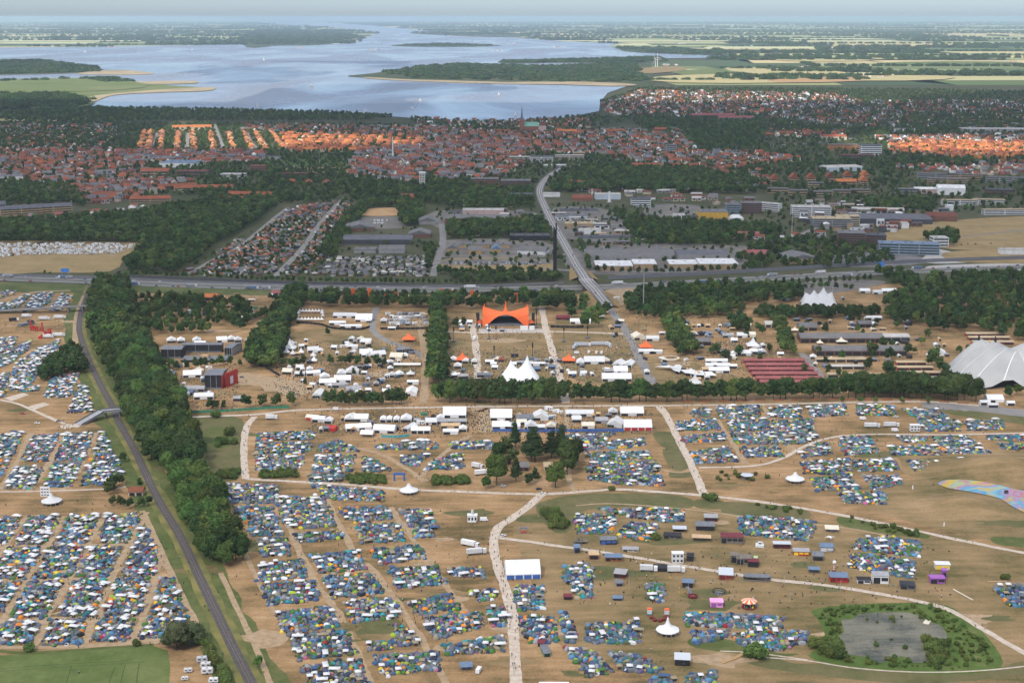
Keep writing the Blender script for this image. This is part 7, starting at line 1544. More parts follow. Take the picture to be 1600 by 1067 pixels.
# stables and halls
def shed(px, py, wpx, depth, h, rh, roof, wall, label, rot=0, legs=False):
    w = wpx*MPP(py); c = ground(px, py) + Vector((0, depth/2, 0))
    parts = [('wall', MB().box(-w/2, w/2, -depth/2, depth/2, 0, h-.02).mesh('wall', wm(wall))), ('roof', MB().gable(w+.8, depth+.8, h, h+rh).mesh('roof', rm(roof)))]
    n = max(2, int(w // 9))
    for k in range(n): parts.append(('bay', MB().box(-w/2 + w/n*k + .6, -w/2 + w/n*(k+1) - .6, -depth/2 - .08, -depth/2 + .04, .1, h*.8, bottom=True).mesh('bay', CM['dark'])))
    thing('stable', label, 'stable', c, parts, R(rot))
for k, (x0, x1, py) in enumerate(((1162, 1258, 568), (1166, 1264, 575), (1170, 1272, 582), (1175, 1278, 589), (1182, 1284, 596), (1188, 1284, 602))): shed((x0+x1)/2, py, x1-x0, 7.5, 2.8, 1.8, 'maroon', 'redp', 'long red roofed stable row, %s from the back' % ['first', 'second', 'third', 'fourth', 'fifth', 'sixth'][k])
shed(1316, 536, 130, 22, 5, 3.5, 'grey', 'brown', 'long grey roofed stable hall, back one of the pair'); shed(1346, 556, 142, 22, 5, 3.5, 'grey', 'brown', 'long grey roofed stable hall, front one of the pair'); shed(1400, 534, 44, 18, 5, 1.5, 'pale', 'grey', 'patched pale roof at the right end of the stable halls')
for k, a in enumerate(((1314, 566, 78), (1324, 577, 56), (1328, 590, 70), (1424, 571, 46), (1430, 579, 56), (1432, 587, 74), (1440, 596, 92), (1335, 598, 60), (1372, 591, 30))): shed(*a[:2], a[2], 7, 2.8, 1.4, 'tan' if k not in (1, 6, 7) else 'pale', 'redp' if k > 2 else 'cream', 'tan roofed stable row among the trees ' + near(a[0], a[1]))
for k, a in enumerate(((1540, 526, 60), (1546, 532, 64), (1552, 539, 64))): shed(*a, 7, 2.8, 1.5, 'tan', 'redp', 'tan roofed stable row behind the arena tent, %s from the back' % ['first', 'second', 'third'][k])
shed(1263, 517, 28, 14, 4, 4, 'grey', 'tan', 'grey pitched stable house behind the stable halls'); shed(1205, 512, 18, 12, 3.4, 3, 'pale', 'cream', 'pale gabled house in the trees left of the stable halls'); shed(1352, 512, 20, 12, 4, 3, 'grey', 'brown', 'small grey roofed house behind the stable halls'); shed(1098, 540, 26, 14, 4, 3, 'grey', 'brown', 'dark timber pavilion right of the arena road grove'); shed(328, 470, 22, 16, 4, 3.5, 'orange', 'brown', 'orange roofed pavilion by the motorway'); shed(432, 462, 16, 10, 3, 3, 'maroon', 'redp', 'red framed tower house by the motorway'); shed(212, 775, 22, 9, 3, 2.6, 'rust', 'cream', 'small red roofed house beside the railway'); shed(818, 736, 16, 9, 3, 3, 'grey', 'brown', 'dark thatched house in the copse'); shed(857, 735, 14, 8, 3, 2.4, 'tan', 'cream', 'pale roofed cottage in the copse'); shed(792, 726, 12, 7, 3, 2.2, 'slate', 'brown', 'dark gabled hut in the copse'); shed(1500, 486, 26, 12, 4, 3, 'maroon', 'redp', 'red house in the right edge wood')
# timber ring and white shade sails
v, f = [], []
for k in range(28):
    a = 2*math.pi*k/28; R1 = 9.6; 
    for r, z in ((R1, 3.2), (R1, 3.7), (R1-1.7, 4.0), (R1-1.7, 3.5)): v.append((r*math.cos(a)*1.0, r*math.sin(a)*.95, z))
for k in range(28):
    q = (k+1) % 28
    for j in range(4): f.append((k*4+j, q*4+j, q*4+(j+1) % 4, k*4+(j+1) % 4))
thing('timber_ring', 'round pale timber ring canopy on the lawn', 'canopy', ground(1048, 568) + Vector((0, 9, 0)), [('ring', MB().add(v, f).mesh('ring', CM['cream']))] + [('post', MB().cyl(9*math.cos(k*.785), 8.6*math.sin(k*.785), 0, 3.3, .12, n=5).mesh('post', CM['wood'])) for k in range(8)])
for k, q in enumerate(([(1022, 573), (1045, 571), (1062, 576)], [(1046, 573), (1066, 571), (1062, 582), (1052, 579)], [(1062, 578), (1086, 578), (1084, 585), (1070, 583)], [(1084, 580), (1098, 579), (1102, 587), (1084, 586)], [(1100, 581), (1112, 581), (1120, 587), (1104, 587)])):
    z = 3.2; pts = [P(a, b, z) for a, b in q]; o = pts[0].copy(); cen = sum(pts, Vector())/len(pts); v = []; n = len(pts)
    for p in pts: v.append((p.x-o.x, p.y-o.y, 3.4))
    v.append((cen.x-o.x, cen.y-o.y, 2.6)); v += [(a, b, c-.06) for a, b, c in v]
    f = [(i, (i+1) % n, n) for i in range(n)] + [((i+1) % n + n+1, i + n+1, 2*n+1) for i in range(n)]
    e = thing('shade_sail', 'white pointed shade sail on the lawn, %s from the left' % ['first', 'second', 'third', 'fourth', 'fifth'][k], 'shade sail', (o.x, o.y, Z0), [('cloth', MB().add(v, f).mesh('cloth', WH))] + [('pole', MB().cyl(v[i][0], v[i][1], 0, 3.6, .09, n=5).mesh('pole', m_pole)) for i in range(n)])

# == VEHICLES
m_tyre = pm('tyre', (.02, .02, .02), .9)
def car_kit(L=4.4, W_=1.8, H=1.45):
    body = MB().add([(-L/2, -W_/2, .28), (L/2, -W_/2, .28), (L/2, W_/2, .28), (-L/2, W_/2, .28), (-L/2, -W_/2, .78), (L/2, -W_/2, .72), (L/2, W_/2, .72), (-L/2, W_/2, .78), (-L*.48, -W_*.47, .9), (L*.2, -W_*.47, .92), (L*.2, W_*.47, .92), (-L*.48, W_*.47, .9)], [(0, 1, 5, 4), (1, 2, 6, 5), (2, 3, 7, 6), (3, 0, 4, 7), (4, 5, 9, 8), (5, 6, 10, 9), (6, 7, 11, 10), (7, 4, 8, 11), (8, 9, 10, 11), (3, 2, 1, 0)])
    cab = MB().add([(-L*.44, -W_*.46, .9), (L*.2, -W_*.46, .9), (L*.2, W_*.46, .9), (-L*.44, W_*.46, .9), (-L*.34, -W_*.38, H-.05), (L*.03, -W_*.38, H-.05), (L*.03, W_*.38, H-.05), (-L*.34, W_*.38, H-.05)], [(0, 1, 5, 4), (1, 2, 6, 5), (2, 3, 7, 6), (3, 0, 4, 7)])
    roof = MB().box(-L*.34, L*.03, -W_*.38, W_*.38, H-.05, H, bottom=True)
    wh = [MB().cbox(sx*L*.31, sy*W_*.44, .6, .22, 0, .6).mesh('wheel', m_tyre) for sx in (-1, 1) for sy in (-1, 1)]
    return [('body', body.mesh('body', WH)), ('windows', cab.mesh('windows', m_glass)), ('roof', roof.mesh('roof', WH))] + [('wheel', w) for w in wh]
K_CAR = car_kit(); K_VAN = [('body', MB().box(-2.6, 2.0, -1, 1, .4, 2.5).mesh('body', WH)), ('bonnet', MB().add([(2.02, -1, .4), (2.9, -1, .4), (2.9, 1, .4), (2.02, 1, .4), (2.02, -1, 2.2), (2.75, -1, 1.3), (2.75, 1, 1.3), (2.02, 1, 2.2)], [(0, 1, 5, 4), (1, 2, 6, 5), (2, 3, 7, 6), (4, 5, 6, 7)]).mesh('bonnet', WH)), ('windscreen', MB().add([(2.12, -.85, 2.13), (2.68, -.85, 1.42), (2.68, .85, 1.42), (2.12, .85, 2.13), ], [(0, 1, 2, 3)]).mesh('windscreen', m_glass))] + [('wheel', MB().cbox(x, y, .7, .25, 0, .7).mesh('wheel', m_tyre)) for x in (-1.7, 1.9) for y in (-.9, .9)]
def truck_parts(L=11, col='white', cabc='white'):
    return [('trailer', MB().box(-L/2, L/2, -1.25, 1.25, 1.0, 3.9, bottom=True).mesh('trailer', CM[col])), ('cab', MB().box(L/2+.5, L/2+2.7, -1.2, 1.2, .6, 3.3, bottom=True).mesh('cab', CM[cabc])), ('windscreen', MB().box(L/2+2.68, L/2+2.75, -1, 1, 1.9, 2.9, bottom=True).mesh('windscreen', m_glass)), ('chassis', MB().box(-L/2+.4, L/2+.6, -.6, .6, .55, .98, bottom=True).mesh('chassis', CM['dark']))] + [('wheel', MB().cbox(x, y, 1.0, .35, 0, 1.0).mesh('wheel', m_tyre)) for x in (-L*.36, -L*.24, L/2+1.5) for y in (-1, 1)]
K_CARAVAN = [('body', MB().add([(-2.4, -1.1, .5), (2.4, -1.1, .5), (2.4, 1.1, .5), (-2.4, 1.1, .5), (-2.6, -1.1, 1.6), (2.6, -1.1, 1.6), (2.6, 1.1, 1.6), (-2.6, 1.1, 1.6), (-2.2, -1.05, 2.55), (2.2, -1.05, 2.55), (2.2, 1.05, 2.55), (-2.2, 1.05, 2.55)], [(0, 1, 5, 4), (1, 2, 6, 5), (2, 3, 7, 6), (3, 0, 4, 7), (4, 5, 9, 8), (5, 6, 10, 9), (6, 7, 11, 10), (7, 4, 8, 11), (8, 9, 10, 11), (3, 2, 1, 0)]).mesh('body', WH)), ('window', MB().box(-1.7, -.5, -1.16, -1.0, 1.4, 2.0, bottom=True).mesh('window', m_glass)), ('window', MB().box(.6, 1.8, -1.16, -1.0, 1.4, 2.0, bottom=True).mesh('window', m_glass)), ('roof_hatch', MB().box(-.4, .4, -.4, .4, 2.5, 2.62).mesh('roof_hatch', CM['slate'])), ('wheel', MB().cbox(0, -1, .7, .25, 0, .7).mesh('wheel', m_tyre)), ('wheel', MB().cbox(0, 1, .7, .25, 0, .7).mesh('wheel', m_tyre)), ('drawbar', MB().bar((2.4, 0, .5), (3.6, 0, .45), .06).mesh('drawbar', CM['slate']))]
CARC = {k: pm('car_' + k, c, .3, spec=.6) for k, c in dict(white=(.75, .75, .74), silver=(.45, .46, .48), black=(.02, .02, .024), grey=(.14, .145, .15), blue=(.04, .09, .25), red=(.40, .03, .03)).items()}
def car(loc, rz, label, col=None, kit=None, grp=None, name='car'):
    col = col or rnd.choice(['white', 'silver', 'black', 'grey', 'blue', 'black', 'red']); loc = Vector(loc)
    return thing(name, ('%s %s ' % (col, name.replace('_', ' '))) + label, name, loc, kit or K_CAR, rz, group=grp, mats={'body': CARC[col], 'roof': CARC[col], 'bonnet': CARC[col]})
mp = catmull(W(MWAY), 6); mL = [0.0]
for a, b in zip(mp, mp[1:]): mL.append(mL[-1] + (b-a).length)
def along(d, off):
    for i in range(len(mp)-1):
        if mL[i+1] >= d:
            t = (mp[i+1]-mp[i]).normalized(); p = mp[i].lerp(mp[i+1], (d-mL[i])/(mL[i+1]-mL[i])); n = Vector((-t.y, t.x, 0)); return p + n*off, math.atan2(t.y, t.x)
    return mp[-1], 0
d = 120.0
while d < mL[-1] - 80:
    off = rnd.choice([-13.6, -10, 10, 13.6, -13.6, 13.6]); p, a = along(d, off); p.z = .32
    if rnd.random() < .13: thing('lorry', 'white lorry driving on the motorway ' + nearxy(p.x, p.y), 'lorry', p, truck_parts(rnd.choice([8, 12]), rnd.choice(['white', 'steelblue', 'grey'])), a + (math.pi if off > 0 else 0), group='lorries on the motorway')
    else: car(p, a + (math.pi if off > 0 else 0), 'driving on the motorway ' + nearxy(p.x, p.y), grp='cars on the motorway')
    d += rnd.choice([7, 9, 14, 22, 30])
rp = catmull([P(a, b) for a, b in ROAD], 6)
for t, off in ((.3, 3), (.36, -3), (.42, 3), (.5, -3.2), (.55, 3), (.62, -3), (.7, 3), (.1, 3)):
    i = int(t*(len(rpts)-2)); p = rpts[i].copy(); dd = (rpts[i+1]-rpts[i]).normalized(); n = Vector((-dd.y, dd.x, 0)); q = p + n*off; q.z = rz_(i/(len(rpts)-1)) + .06; car(q, math.atan2(dd.y, dd.x), 'driving on the town road ' + nearxy(q.x, q.y), grp='cars on the town road')
# caravans parked on the field at the left
fp = [(p.x, p.y) for p in W([(-8, 382), (60, 381), (214, 383), (190, 396), (150, 399), (40, 399), (-8, 404)])]
X, Y = spread(fp, 8.2, .28); n_car = 0
for x, y in zip(X, Y):
    if rnd.random() < .74: thing('caravan', 'white caravan in the %s of the %s fifth of the caravan field' % (('back row', 'second row', 'third row', 'fourth row', 'front row')[min(4, max(0, int((PXY(x, y)[1] - 381.5)/4.2)))], ('leftmost', 'second', 'middle', 'fourth', 'rightmost')[min(4, max(0, int(PXY(x, y)[0]/43)))]), 'caravan', (x, y, .2), K_CARAVAN, rnd.gauss(0, .25) + (math.pi/2 if rnd.random() < .3 else 0), rnd.uniform(.9, 1.25), group='caravans parked in the field')
    elif rnd.random() < .7: car((x, y, .2), rnd.uniform(0, 3), 'parked among the caravans', grp='cars among the caravans')
# used car lot: two straight rows
for r_i, py in enumerate((411.0, 413.5)):
    for k, px in enumerate(np.arange(712, 848, 4.4)):
        g = ground(px, py, .22); car(g, math.pi/2 + .1, 'parked in the used car lot, %s row' % ('back' if r_i == 0 else 'front'), rnd.choice(['white', 'white', 'silver', 'white', 'black', 'blue']), grp='cars in the used car lot')
for k in range(7): g = ground(585 + (k % 4)*7 + rnd.uniform(-2, 2), 346 + (k//4)*4, .25); car(g, rnd.uniform(0, 3), 'parked on the school yard', 'white', K_VAN, 'vans on the school yard', 'van')
for px, py in ((1470, 384), (1480, 383), (1490, 383), (1502, 383), (1512, 382), (1524, 382), (1536, 381), (1548, 381)): car(ground(px, py, .3), math.pi/2, 'parked beside the dry wasteland', grp='cars beside the wasteland')
# the near caravans, bottom left
for k, (px, py, rz, s, lb) in enumerate(((316, 1034, .15, 1.15, 'silver grey caravan at the back of the dirt lane'), (322, 1043, .1, 1.15, 'white caravan in the middle of the dirt lane, right'), (324, 1052, .12, 1.2, 'white caravan in front on the dirt lane, right'), (294, 1050, .2, .85, 'white caravan on the left of the dirt lane'), (289, 1062, .1, .7, 'small white trailer tent on the left of the dirt lane'), (334, 1066, .0, 1.0, 'white caravan at the bottom edge of the lane'))):
    thing('caravan', lb, 'caravan', ground(px, py, .2), K_CARAVAN, rz, s, mats={'body': CARC['silver']} if k == 0 else None)
thing('water_tank', 'round pale water tank at the end of the caravan lane', 'tank', ground(331, 1024, .2), [('shell', MB().lathe([(1.6, 0), (1.7, .5), (1.7, 2.0), (1.2, 2.5), (.2, 2.6)], 10).mesh('shell', CM['cream'])), ('band', MB().lathe([(1.73, .2), (1.73, .9)], 10).mesh('band', CM['rust']))])
# lorries and vans on the grounds
for k, (px, py, rz, L, lb) in enumerate(((732, 853, -.5, 10, 'white truck box beside the gravel path, back one of two'), (741, 866, .25, 10, 'white truck box beside the gravel path, front one of two'), (744, 731, -.55, 7, 'white truck trailer left of the copse, back one'), (750, 742, .35, 8, 'white truck trailer left of the copse, front one'), (1360, 668, 0, 10, 'white tanker truck on the open ground, left'), (1390, 667, 0, 10, 'white tanker truck on the open ground, right'),
    (908, 541, 0, 14, 'long grey semi trailer on the arena lawn, left'), (934, 540, 0, 14, 'long grey semi trailer on the arena lawn, right'), (741, 532, 1.55, 8, 'white box lorry on the arena track'), (898, 545, 1.2, 9, 'white lorry left of the semi trailers'), (950, 541, -1.2, 9, 'white lorry right of the semi trailers'), (1010, 892, -.12, 8, 'white trailer bar beside the gravel path, left'), (1053, 894, -.05, 8, 'white trailer bar beside the gravel path, right'),
    (422, 655, 0, 7, 'white truck beside the upper gravel path'), (68, 500, 0, 10, 'white lorry behind the red letters, left'), (92, 498, 0, 11, 'white lorry behind the red letters, right'), (40, 496, .1, 8, 'white lorry at the far end of the sandy square'), (20, 502, .3, 8, 'dark lorry at the far end of the sandy square'), (90, 526, .05, 11, 'white lorry right of the red letters'), (74, 528, 0, 8, 'white container behind the red letters'))):
    thing('truck', lb, 'truck', ground(px, py, .2), truck_parts(L, 'silver' if 'semi' in lb else 'dark' if 'dark' in lb else 'white', 'white'), rz)
for k, (px, py, rz, kit, col) in enumerate(((525, 641, 0, K_VAN, 'white'), (842, 765, .3, K_CAR, 'black'), (848, 772, .2, K_CAR, 'white'), (786, 760, .1, K_CAR, 'silver'), (1348, 656, 0, K_VAN, 'white'), (1400, 652, .2, K_CAR, 'white'), (1398, 674, 0, K_VAN, 'white'), (58, 662, 0, K_CAR, 'white'), (92, 659, .1, K_CAR, 'grey'), (756, 814, 0, K_VAN, 'white'), (786, 838, .6, K_CAR, 'white'), (748, 1050, 1.3, K_VAN, 'white'), (36, 647, 0, K_CAR, 'red'), (1072, 564, .8, K_VAN, 'white'), (1008, 562, -1, K_VAN, 'black'), (901, 553, .1, K_VAN, 'white'), (920, 552, 1.4, K_VAN, 'white'), (932, 553, 1.4, K_VAN, 'white'), (940, 553, 1.4, K_VAN, 'white'), (912, 583, 1.3, K_VAN, 'white'), (455, 536, 0, K_VAN, 'white'), (580, 500, .5, K_CAR, 'black'), (368, 588, 0, K_VAN, 'white'), (378, 590, 0, K_CAR, 'grey'), (210, 518, 0, K_CAR, 'silver'), (232, 540, 1, K_VAN, 'white'))):
    car(ground(px, py, .2), rz, near(px, py), col, kit, 'vehicles on the festival ground', 'van' if kit is K_VAN else 'car')
# backstage containers, in rows
K_CONT = [('box', MB().box(-3, 3, -1.2, 1.2, .05, 2.6).mesh('box', WH)), ('door', MB().box(-.4, .5, -1.25, -1.15, .1, 2.1, bottom=True).mesh('door', CM['slate'])), ('window', MB().box(1.1, 2.3, -1.25, -1.15, 1.1, 1.9, bottom=True).mesh('window', m_glass))]
for r_i, py in enumerate((492, 497, 502, 507)):
    for px in np.arange(606 + r_i*2, 668, 9.0): 
        if rnd.random() < .85: thing('site_container', 'grey site container in the backstage rows, %s row from the back' % ['first', 'second', 'third', 'fourth'][r_i], 'container', ground(px, py, .15), K_CONT, rnd.gauss(0, .04), group='backstage containers', mats={'box': CM[rnd.choice(['grey', 'white', 'slate', 'silver'])]})
for k in range(46):
    zone = rnd.choice([(600, 500, 12, 8), (450, 535, 14, 8), (645, 545, 12, 10), (560, 542, 26, 10), (255, 600, 18, 18), (300, 618, 30, 8), (830, 566, 28, 5), (905, 585, 18, 8), (1180, 553, 28, 6), (1130, 575, 25, 10), (660, 655, 14, 10), (870, 650, 20, 10), (600, 600, 30, 10), (960, 470, 14, 6), (340, 465, 60, 4), (415, 480, 22, 16), (1000, 520, 8, 16), (800, 560, 30, 4)])
    px, py = zone[0] + rnd.uniform(-1, 1)*zone[2], zone[1] + rnd.uniform(-1, 1)*zone[3]
    col = rnd.choice(['slate', 'grey', 'steelblue', 'white', 'dark', 'green', 'wood', 'white'])
    thing('site_container', '%s container on the festival ground %s' % (dict(slate='dark grey', steelblue='blue grey', dark='black', wood='wooden').get(col, col), near(px, py)), 'container', ground(px, py, .15), K_CONT, rnd.uniform(-.5, .5), rnd.uniform(.8, 1.2), group='loose site containers', mats={'box': CM[col]})

# == ART CAMPS AND OTHER ONE-OFF THINGS
def shack(px, py, wpx, depth, h, roof, wall, label, rot=0, tilt=.5, front=None, open_=False, name='shack', over=.4, extra=()):
    w = wpx*MPP(py); c = ground(px, py) + Vector((-math.sin(R(rot))*depth/2, math.cos(R(rot))*depth/2, 0)); a, b = w/2, depth/2
    parts = [('roof', MB().add([(-a-over, -b-over, h), (a+over, -b-over, h), (a+over, b+over, h+tilt), (-a-over, b+over, h+tilt), (-a-over, -b-over, h+.18), (a+over, -b-over, h+.18), (a+over, b+over, h+tilt+.18), (-a-over, b+over, h+tilt+.18)], [(4, 5, 6, 7), (0, 1, 5, 4), (1, 2, 6, 5), (2, 3, 7, 6), (3, 0, 4, 7), (3, 2, 1, 0)]).mesh('roof', CM[roof]))]
    if open_:
        for sx in (-a+.15, 0, a-.15):
            for sy in (-b+.15, b-.15): parts.append(('post', MB().box(sx-.1, sx+.1, sy-.1, sy+.1, 0, h).mesh('post', CM[wall])))
        parts += [('counter', MB().box(-a*.7, a*.7, -.4, .4, 0, 1.0).mesh('counter', CM[wall])), ('back_wall', MB().box(-a, a, b-.1, b, 0, h).mesh('back_wall', CM[wall]))]
    else:
        parts.append(('wall', MB().box(-a, a, -b, b, 0, h-.02).mesh('wall', CM[wall])))
        n = max(1, int(w // 3.2))
        for k in range(n):
            x0 = -a + w/n*k + .3; x1 = -a + w/n*(k+1) - .3; parts.append(('window' if k else 'door', MB().box(x0, x1, -b-.08, -b+.02, .1 if k == 0 else h*.35, h*.78, bottom=True).mesh('window', CM[front or 'dark'])))
    return thing(name, label, 'shack', c, parts + list(extra), R(rot))
for a in ((951, 851, 25, 5, 3.2, 'slate', 'dark', 'black shack with a grey ribbed roof above the gravel path', 2, .6, 'blue'), (902, 864, 9, 5, 3.6, 'steelblue', 'steelblue', 'tall narrow blue shack beside the gravel path', 4), (928, 874, 14, 4.5, 3, 'tan', 'rust', 'rust red box shack below the gravel path', 0), (959, 877, 26, 5, 2.6, 'steelblue', 'rust', 'long red shack with a blue grey roof', -2),
    (968, 903, 18, 7, 2.6, 'grey', 'maroon', 'maroon shack with a stepped grey roof', -14), (968, 916, 11, 4, 2.0, 'slate', 'grey', 'small grey lean to on the open meadow', 4), (1032, 893, 20, 5, 2.2, 'dark', 'black', 'black bar shack between the two white trailers', -4), (1134, 906, 21, 8, 3.2, 'silver', 'rust', 'shack with a slanting white roof and maroon side', -8, 1.4, 'maroon'),
    (1062, 832, 20, 5, 2.4, 'silver', 'dark', 'open shelter with a pale grey tarp roof', -3, .3, None, True), (1050, 842, 26, 5, 2.2, 'dark', 'pallet', 'low black pallet bar with benches', -12, .3), (1096, 846, 28, 5, 2.4, 'tan', 'pallet', 'long shelter under a tan roof', -6, .3, None, True), (1102, 829, 28, 7, 3, 'slate', 'dark', 'dark pavilion with a grey ridge roof', -4, .8), (1111, 815, 20, 6, 2.8, 'grey', 'maroon', 'maroon shack with a grey roof, top of the art camp', -4),
    (1144, 849, 34, 7, 4.2, 'maroon', 'pallet', 'tall weathered shack with a rusty roof deck', -4, .4), (1222, 857, 26, 4, 3, 'silver', 'maroon', 'long red bar with a white roof', -3, .3), (1252, 868, 24, 5, 2.6, 'grey', 'red', 'red and yellow truck bar', -6, .4, 'yellow'), (1278, 876, 16, 5, 3, 'slate', 'pallet', 'dark pallet hut with a pitched top', -8, 1.2), (1292, 862, 20, 6, 3, 'steelblue', 'grey', 'blue grey round fronted hut', -6, .5, 'white'), (1272, 896, 16, 4, 2.4, 'steelblue', 'slate', 'small open bar under a blue grey roof', -6, .3, None, True),
    (1311, 910, 27, 7, 3.2, 'steelblue', 'red', 'red striped pavilion with a blue grey roof', -5, .5, 'maroon'), (1376, 912, 24, 6, 5, 'grey', 'white', 'white two storey house front with black trim', -5, .4), (1350, 912, 20, 4, 2.4, 'dark', 'white', 'low black and white wing left of the house front', -5, .3), (1418, 921, 22, 6, 2.6, 'black', 'slate', 'black ship shaped bar', -10, .3), (1465, 912, 22, 5, 3.4, 'purple', 'purple', 'purple wagon with a flat roof', -3, .2), (1473, 890, 22, 5, 3.2, 'white', 'cream', 'white container bar on the open slope', -4, .2, 'yellow'),
    (1120, 949, 19, 5, 3.2, 'pink', 'pink', 'pink painted wagon on the open meadow', -3, .2, 'purple'), (1066, 1040, 23, 6, 3.4, 'silver', 'black', 'black bar with a white slanting roof near the bottom edge', -6, 1.0), (1148, 879, 12, 5, 4.6, 'pallet', 'pallet', 'weathered pallet tower left of the pallet fort', -4, .3), (1162, 882, 22, 6, 4.0, 'pallet', 'pallet', 'weathered pallet fort above the gravel path', -6, .3), (1177, 886, 16, 5, 3.4, 'maroon', 'dark', 'dark bay beside the green bus', -6, .3), (1074, 918, 16, 5, 3, 'steelblue', 'dark', 'blue grey hut at the top of the slide', -10, .4),
    (965, 938, 14, 4, 1.2, 'steelblue', 'blue', 'low blue tarp table on the meadow', -2, .2), (887, 937, 12, 4, 1.8, 'maroon', 'maroon', 'low maroon tent shack below the tents', -3, .2), (1300, 832, 20, 6, 2.2, 'cream', 'grey', 'cream tarp lean to near the scrub', -8, .6, None, True), (845, 1010, 10, 4, 1.8, 'maroon', 'maroon', 'low maroon shack left of the gravel path', -8, .3), (855, 1026, 10, 10, 2.0, 'slate', 'green', 'narrow dark green shack with a round end', 10, .3), (729, 1048, 18, 5, 2.2, 'steelblue', 'steelblue', 'blue tarp shelter at the bottom of the central camp', 6, .3, None, True),
    (985, 862, 24, 5, 1.4, 'grey', 'cream', 'low ornate terrace with cream railings', -6, .1), (336, 1500, 1, 1, 1, 'grey', 'grey', '') ):
    if a[7]: shack(*a)
# purple wagon's tower, white window towers, letter board
shack(1475, 906, 7, 3, 6, 'purple', 'purple', 'purple turret at the right of the purple wagon', -3, .2)
def window_tower(px, py, wpx, h, label, cols=3, rows_=2, finger=False, name='window_tower'):
    w = wpx*MPP(py); e = thing(name, label, 'tower', ground(px, py), [('body', MB().box(-w/2, w/2, 0, 4, 0, h).mesh('body', WH)), ('roof', MB().box(-w/2-.2, w/2+.2, -.2, 4.2, h, h+.3, bottom=True).mesh('roof', WH))])
    for i in range(cols):
        for j in range(rows_): obj('window', MB().box(-w/2 + w*(i+.22)/cols, -w/2 + w*(i+.78)/cols, -.06, .05, h*(j+.3)/rows_, h*(j+.75)/rows_, bottom=True).mesh('window', CM['dark']), e)
    if finger: obj('finger', MB().lathe([(.9, h+.3), (.9, h+2.6), (.7, h+3.4), (.1, h+3.8)], 8, y=2).mesh('finger', WH), e)
window_tower(738, 816, 15, 4.6, 'white tower with a raised finger on the bare ground', 3, 1, True); window_tower(1430, 674, 15, 5, 'white tower with six dark windows in the right camp'); window_tower(1059, 880, 18, 6.2, 'white two storey block with six dark windows', 3, 2)
shack(1078, 877, 10, 6, 3, 'dark', 'dark', 'black open vehicle right of the white window block', -10, .3)
e = thing('letter_board', 'white board with rows of cut out squares above the round marquee', 'board', ground(71, 776), [('frame', MB().box(-3.4, 3.4, 0, .4, 0, 7.4).mesh('frame', WH))])
for i in range(3):
    for j in range(3): obj('square', MB().box(-2.8 + i*2, -1.4 + i*2, -.05, .05, .8 + j*2.2, 1.7 + j*2.2, bottom=True).mesh('square', CM['slate']), e)
# carousel
n = 16; cr = [(4.6, 3.4), (4.6, 3.9), (2.2, 4.8), (.1, 5.6)]
e = thing('carousel', 'round carousel with an orange and cream striped roof', 'carousel', ground(1172, 953) + Vector((0, 4, 0)), [('platform', MB().cyl(0, 0, 0, .5, 4.4, n=16).mesh('platform', CM['maroon'])), ('core', MB().cyl(0, 0, .5, 3.4, 1.6, n=10).mesh('core', CM['dark']))])
for k in range(n):
    a0, a1 = 2*math.pi*k/n, 2*math.pi*(k+1)/n; v = [(r*math.cos(a), r*math.sin(a), z) for r, z in cr for a in (a0, a1)]
    obj('roof_panel', MB().add(v, [(0, 1, 3, 2), (2, 3, 5, 4), (4, 5, 7, 6)]).mesh('roof_panel', CM['cream' if k % 2 else 'orange']), e)
    if k % 2 == 0: obj('pole', MB().cyl(4.3*math.cos(a0), 4.3*math.sin(a0), .5, 3.5, .08, n=5).mesh('pole', m_pole), e)
for k in range(6):
    a = k*1.047; obj('seat', MB().cbox(3.2*math.cos(a), 3.2*math.sin(a), 1.2, .7, .6, 1.7, a).mesh('seat', CM[['green', 'red', 'blue', 'red', 'green', 'yellow'][k]]), e)
# tubs in a horseshoe, striped towers
for k, (px, py) in enumerate(((1018, 966), (1023, 970), (1031, 971), (1037, 969), (1042, 965))): thing('barrel_tub', 'maroon barrel tub in the horseshoe, %s from the left' % ['first', 'second', 'third', 'fourth', 'fifth'][k], 'tub', ground(px, py), [('shell', MB().lathe([(1.15, 0), (1.3, .7), (1.15, 1.5), (.9, 1.5), (.9, 1.2), (.02, 1.2)], 12).mesh('shell', CM['maroon'])), ('rim', MB().lathe([(1.18, 1.42), (1.2, 1.55), (.9, 1.56)], 12).mesh('rim', CM['rust']))])
for k, (px, py) in enumerate(((1015, 962), (1042, 963))):
    e = thing('striped_tower', 'striped beach hut tower at the %s end of the horseshoe' % ('left', 'right')[k], 'hut', ground(px, py), [('base', MB().box(-1.3, 1.3, 0, 2, 0, .5).mesh('base', CM['maroon']))])
    for j, c in enumerate(('teal', 'white', 'silver', 'white', 'orange')): obj('stripe', MB().box(-1.3, 1.3, 0, 2, .5 + j*.75, 1.23 + j*.75, bottom=True).mesh('stripe', CM[c]), e)
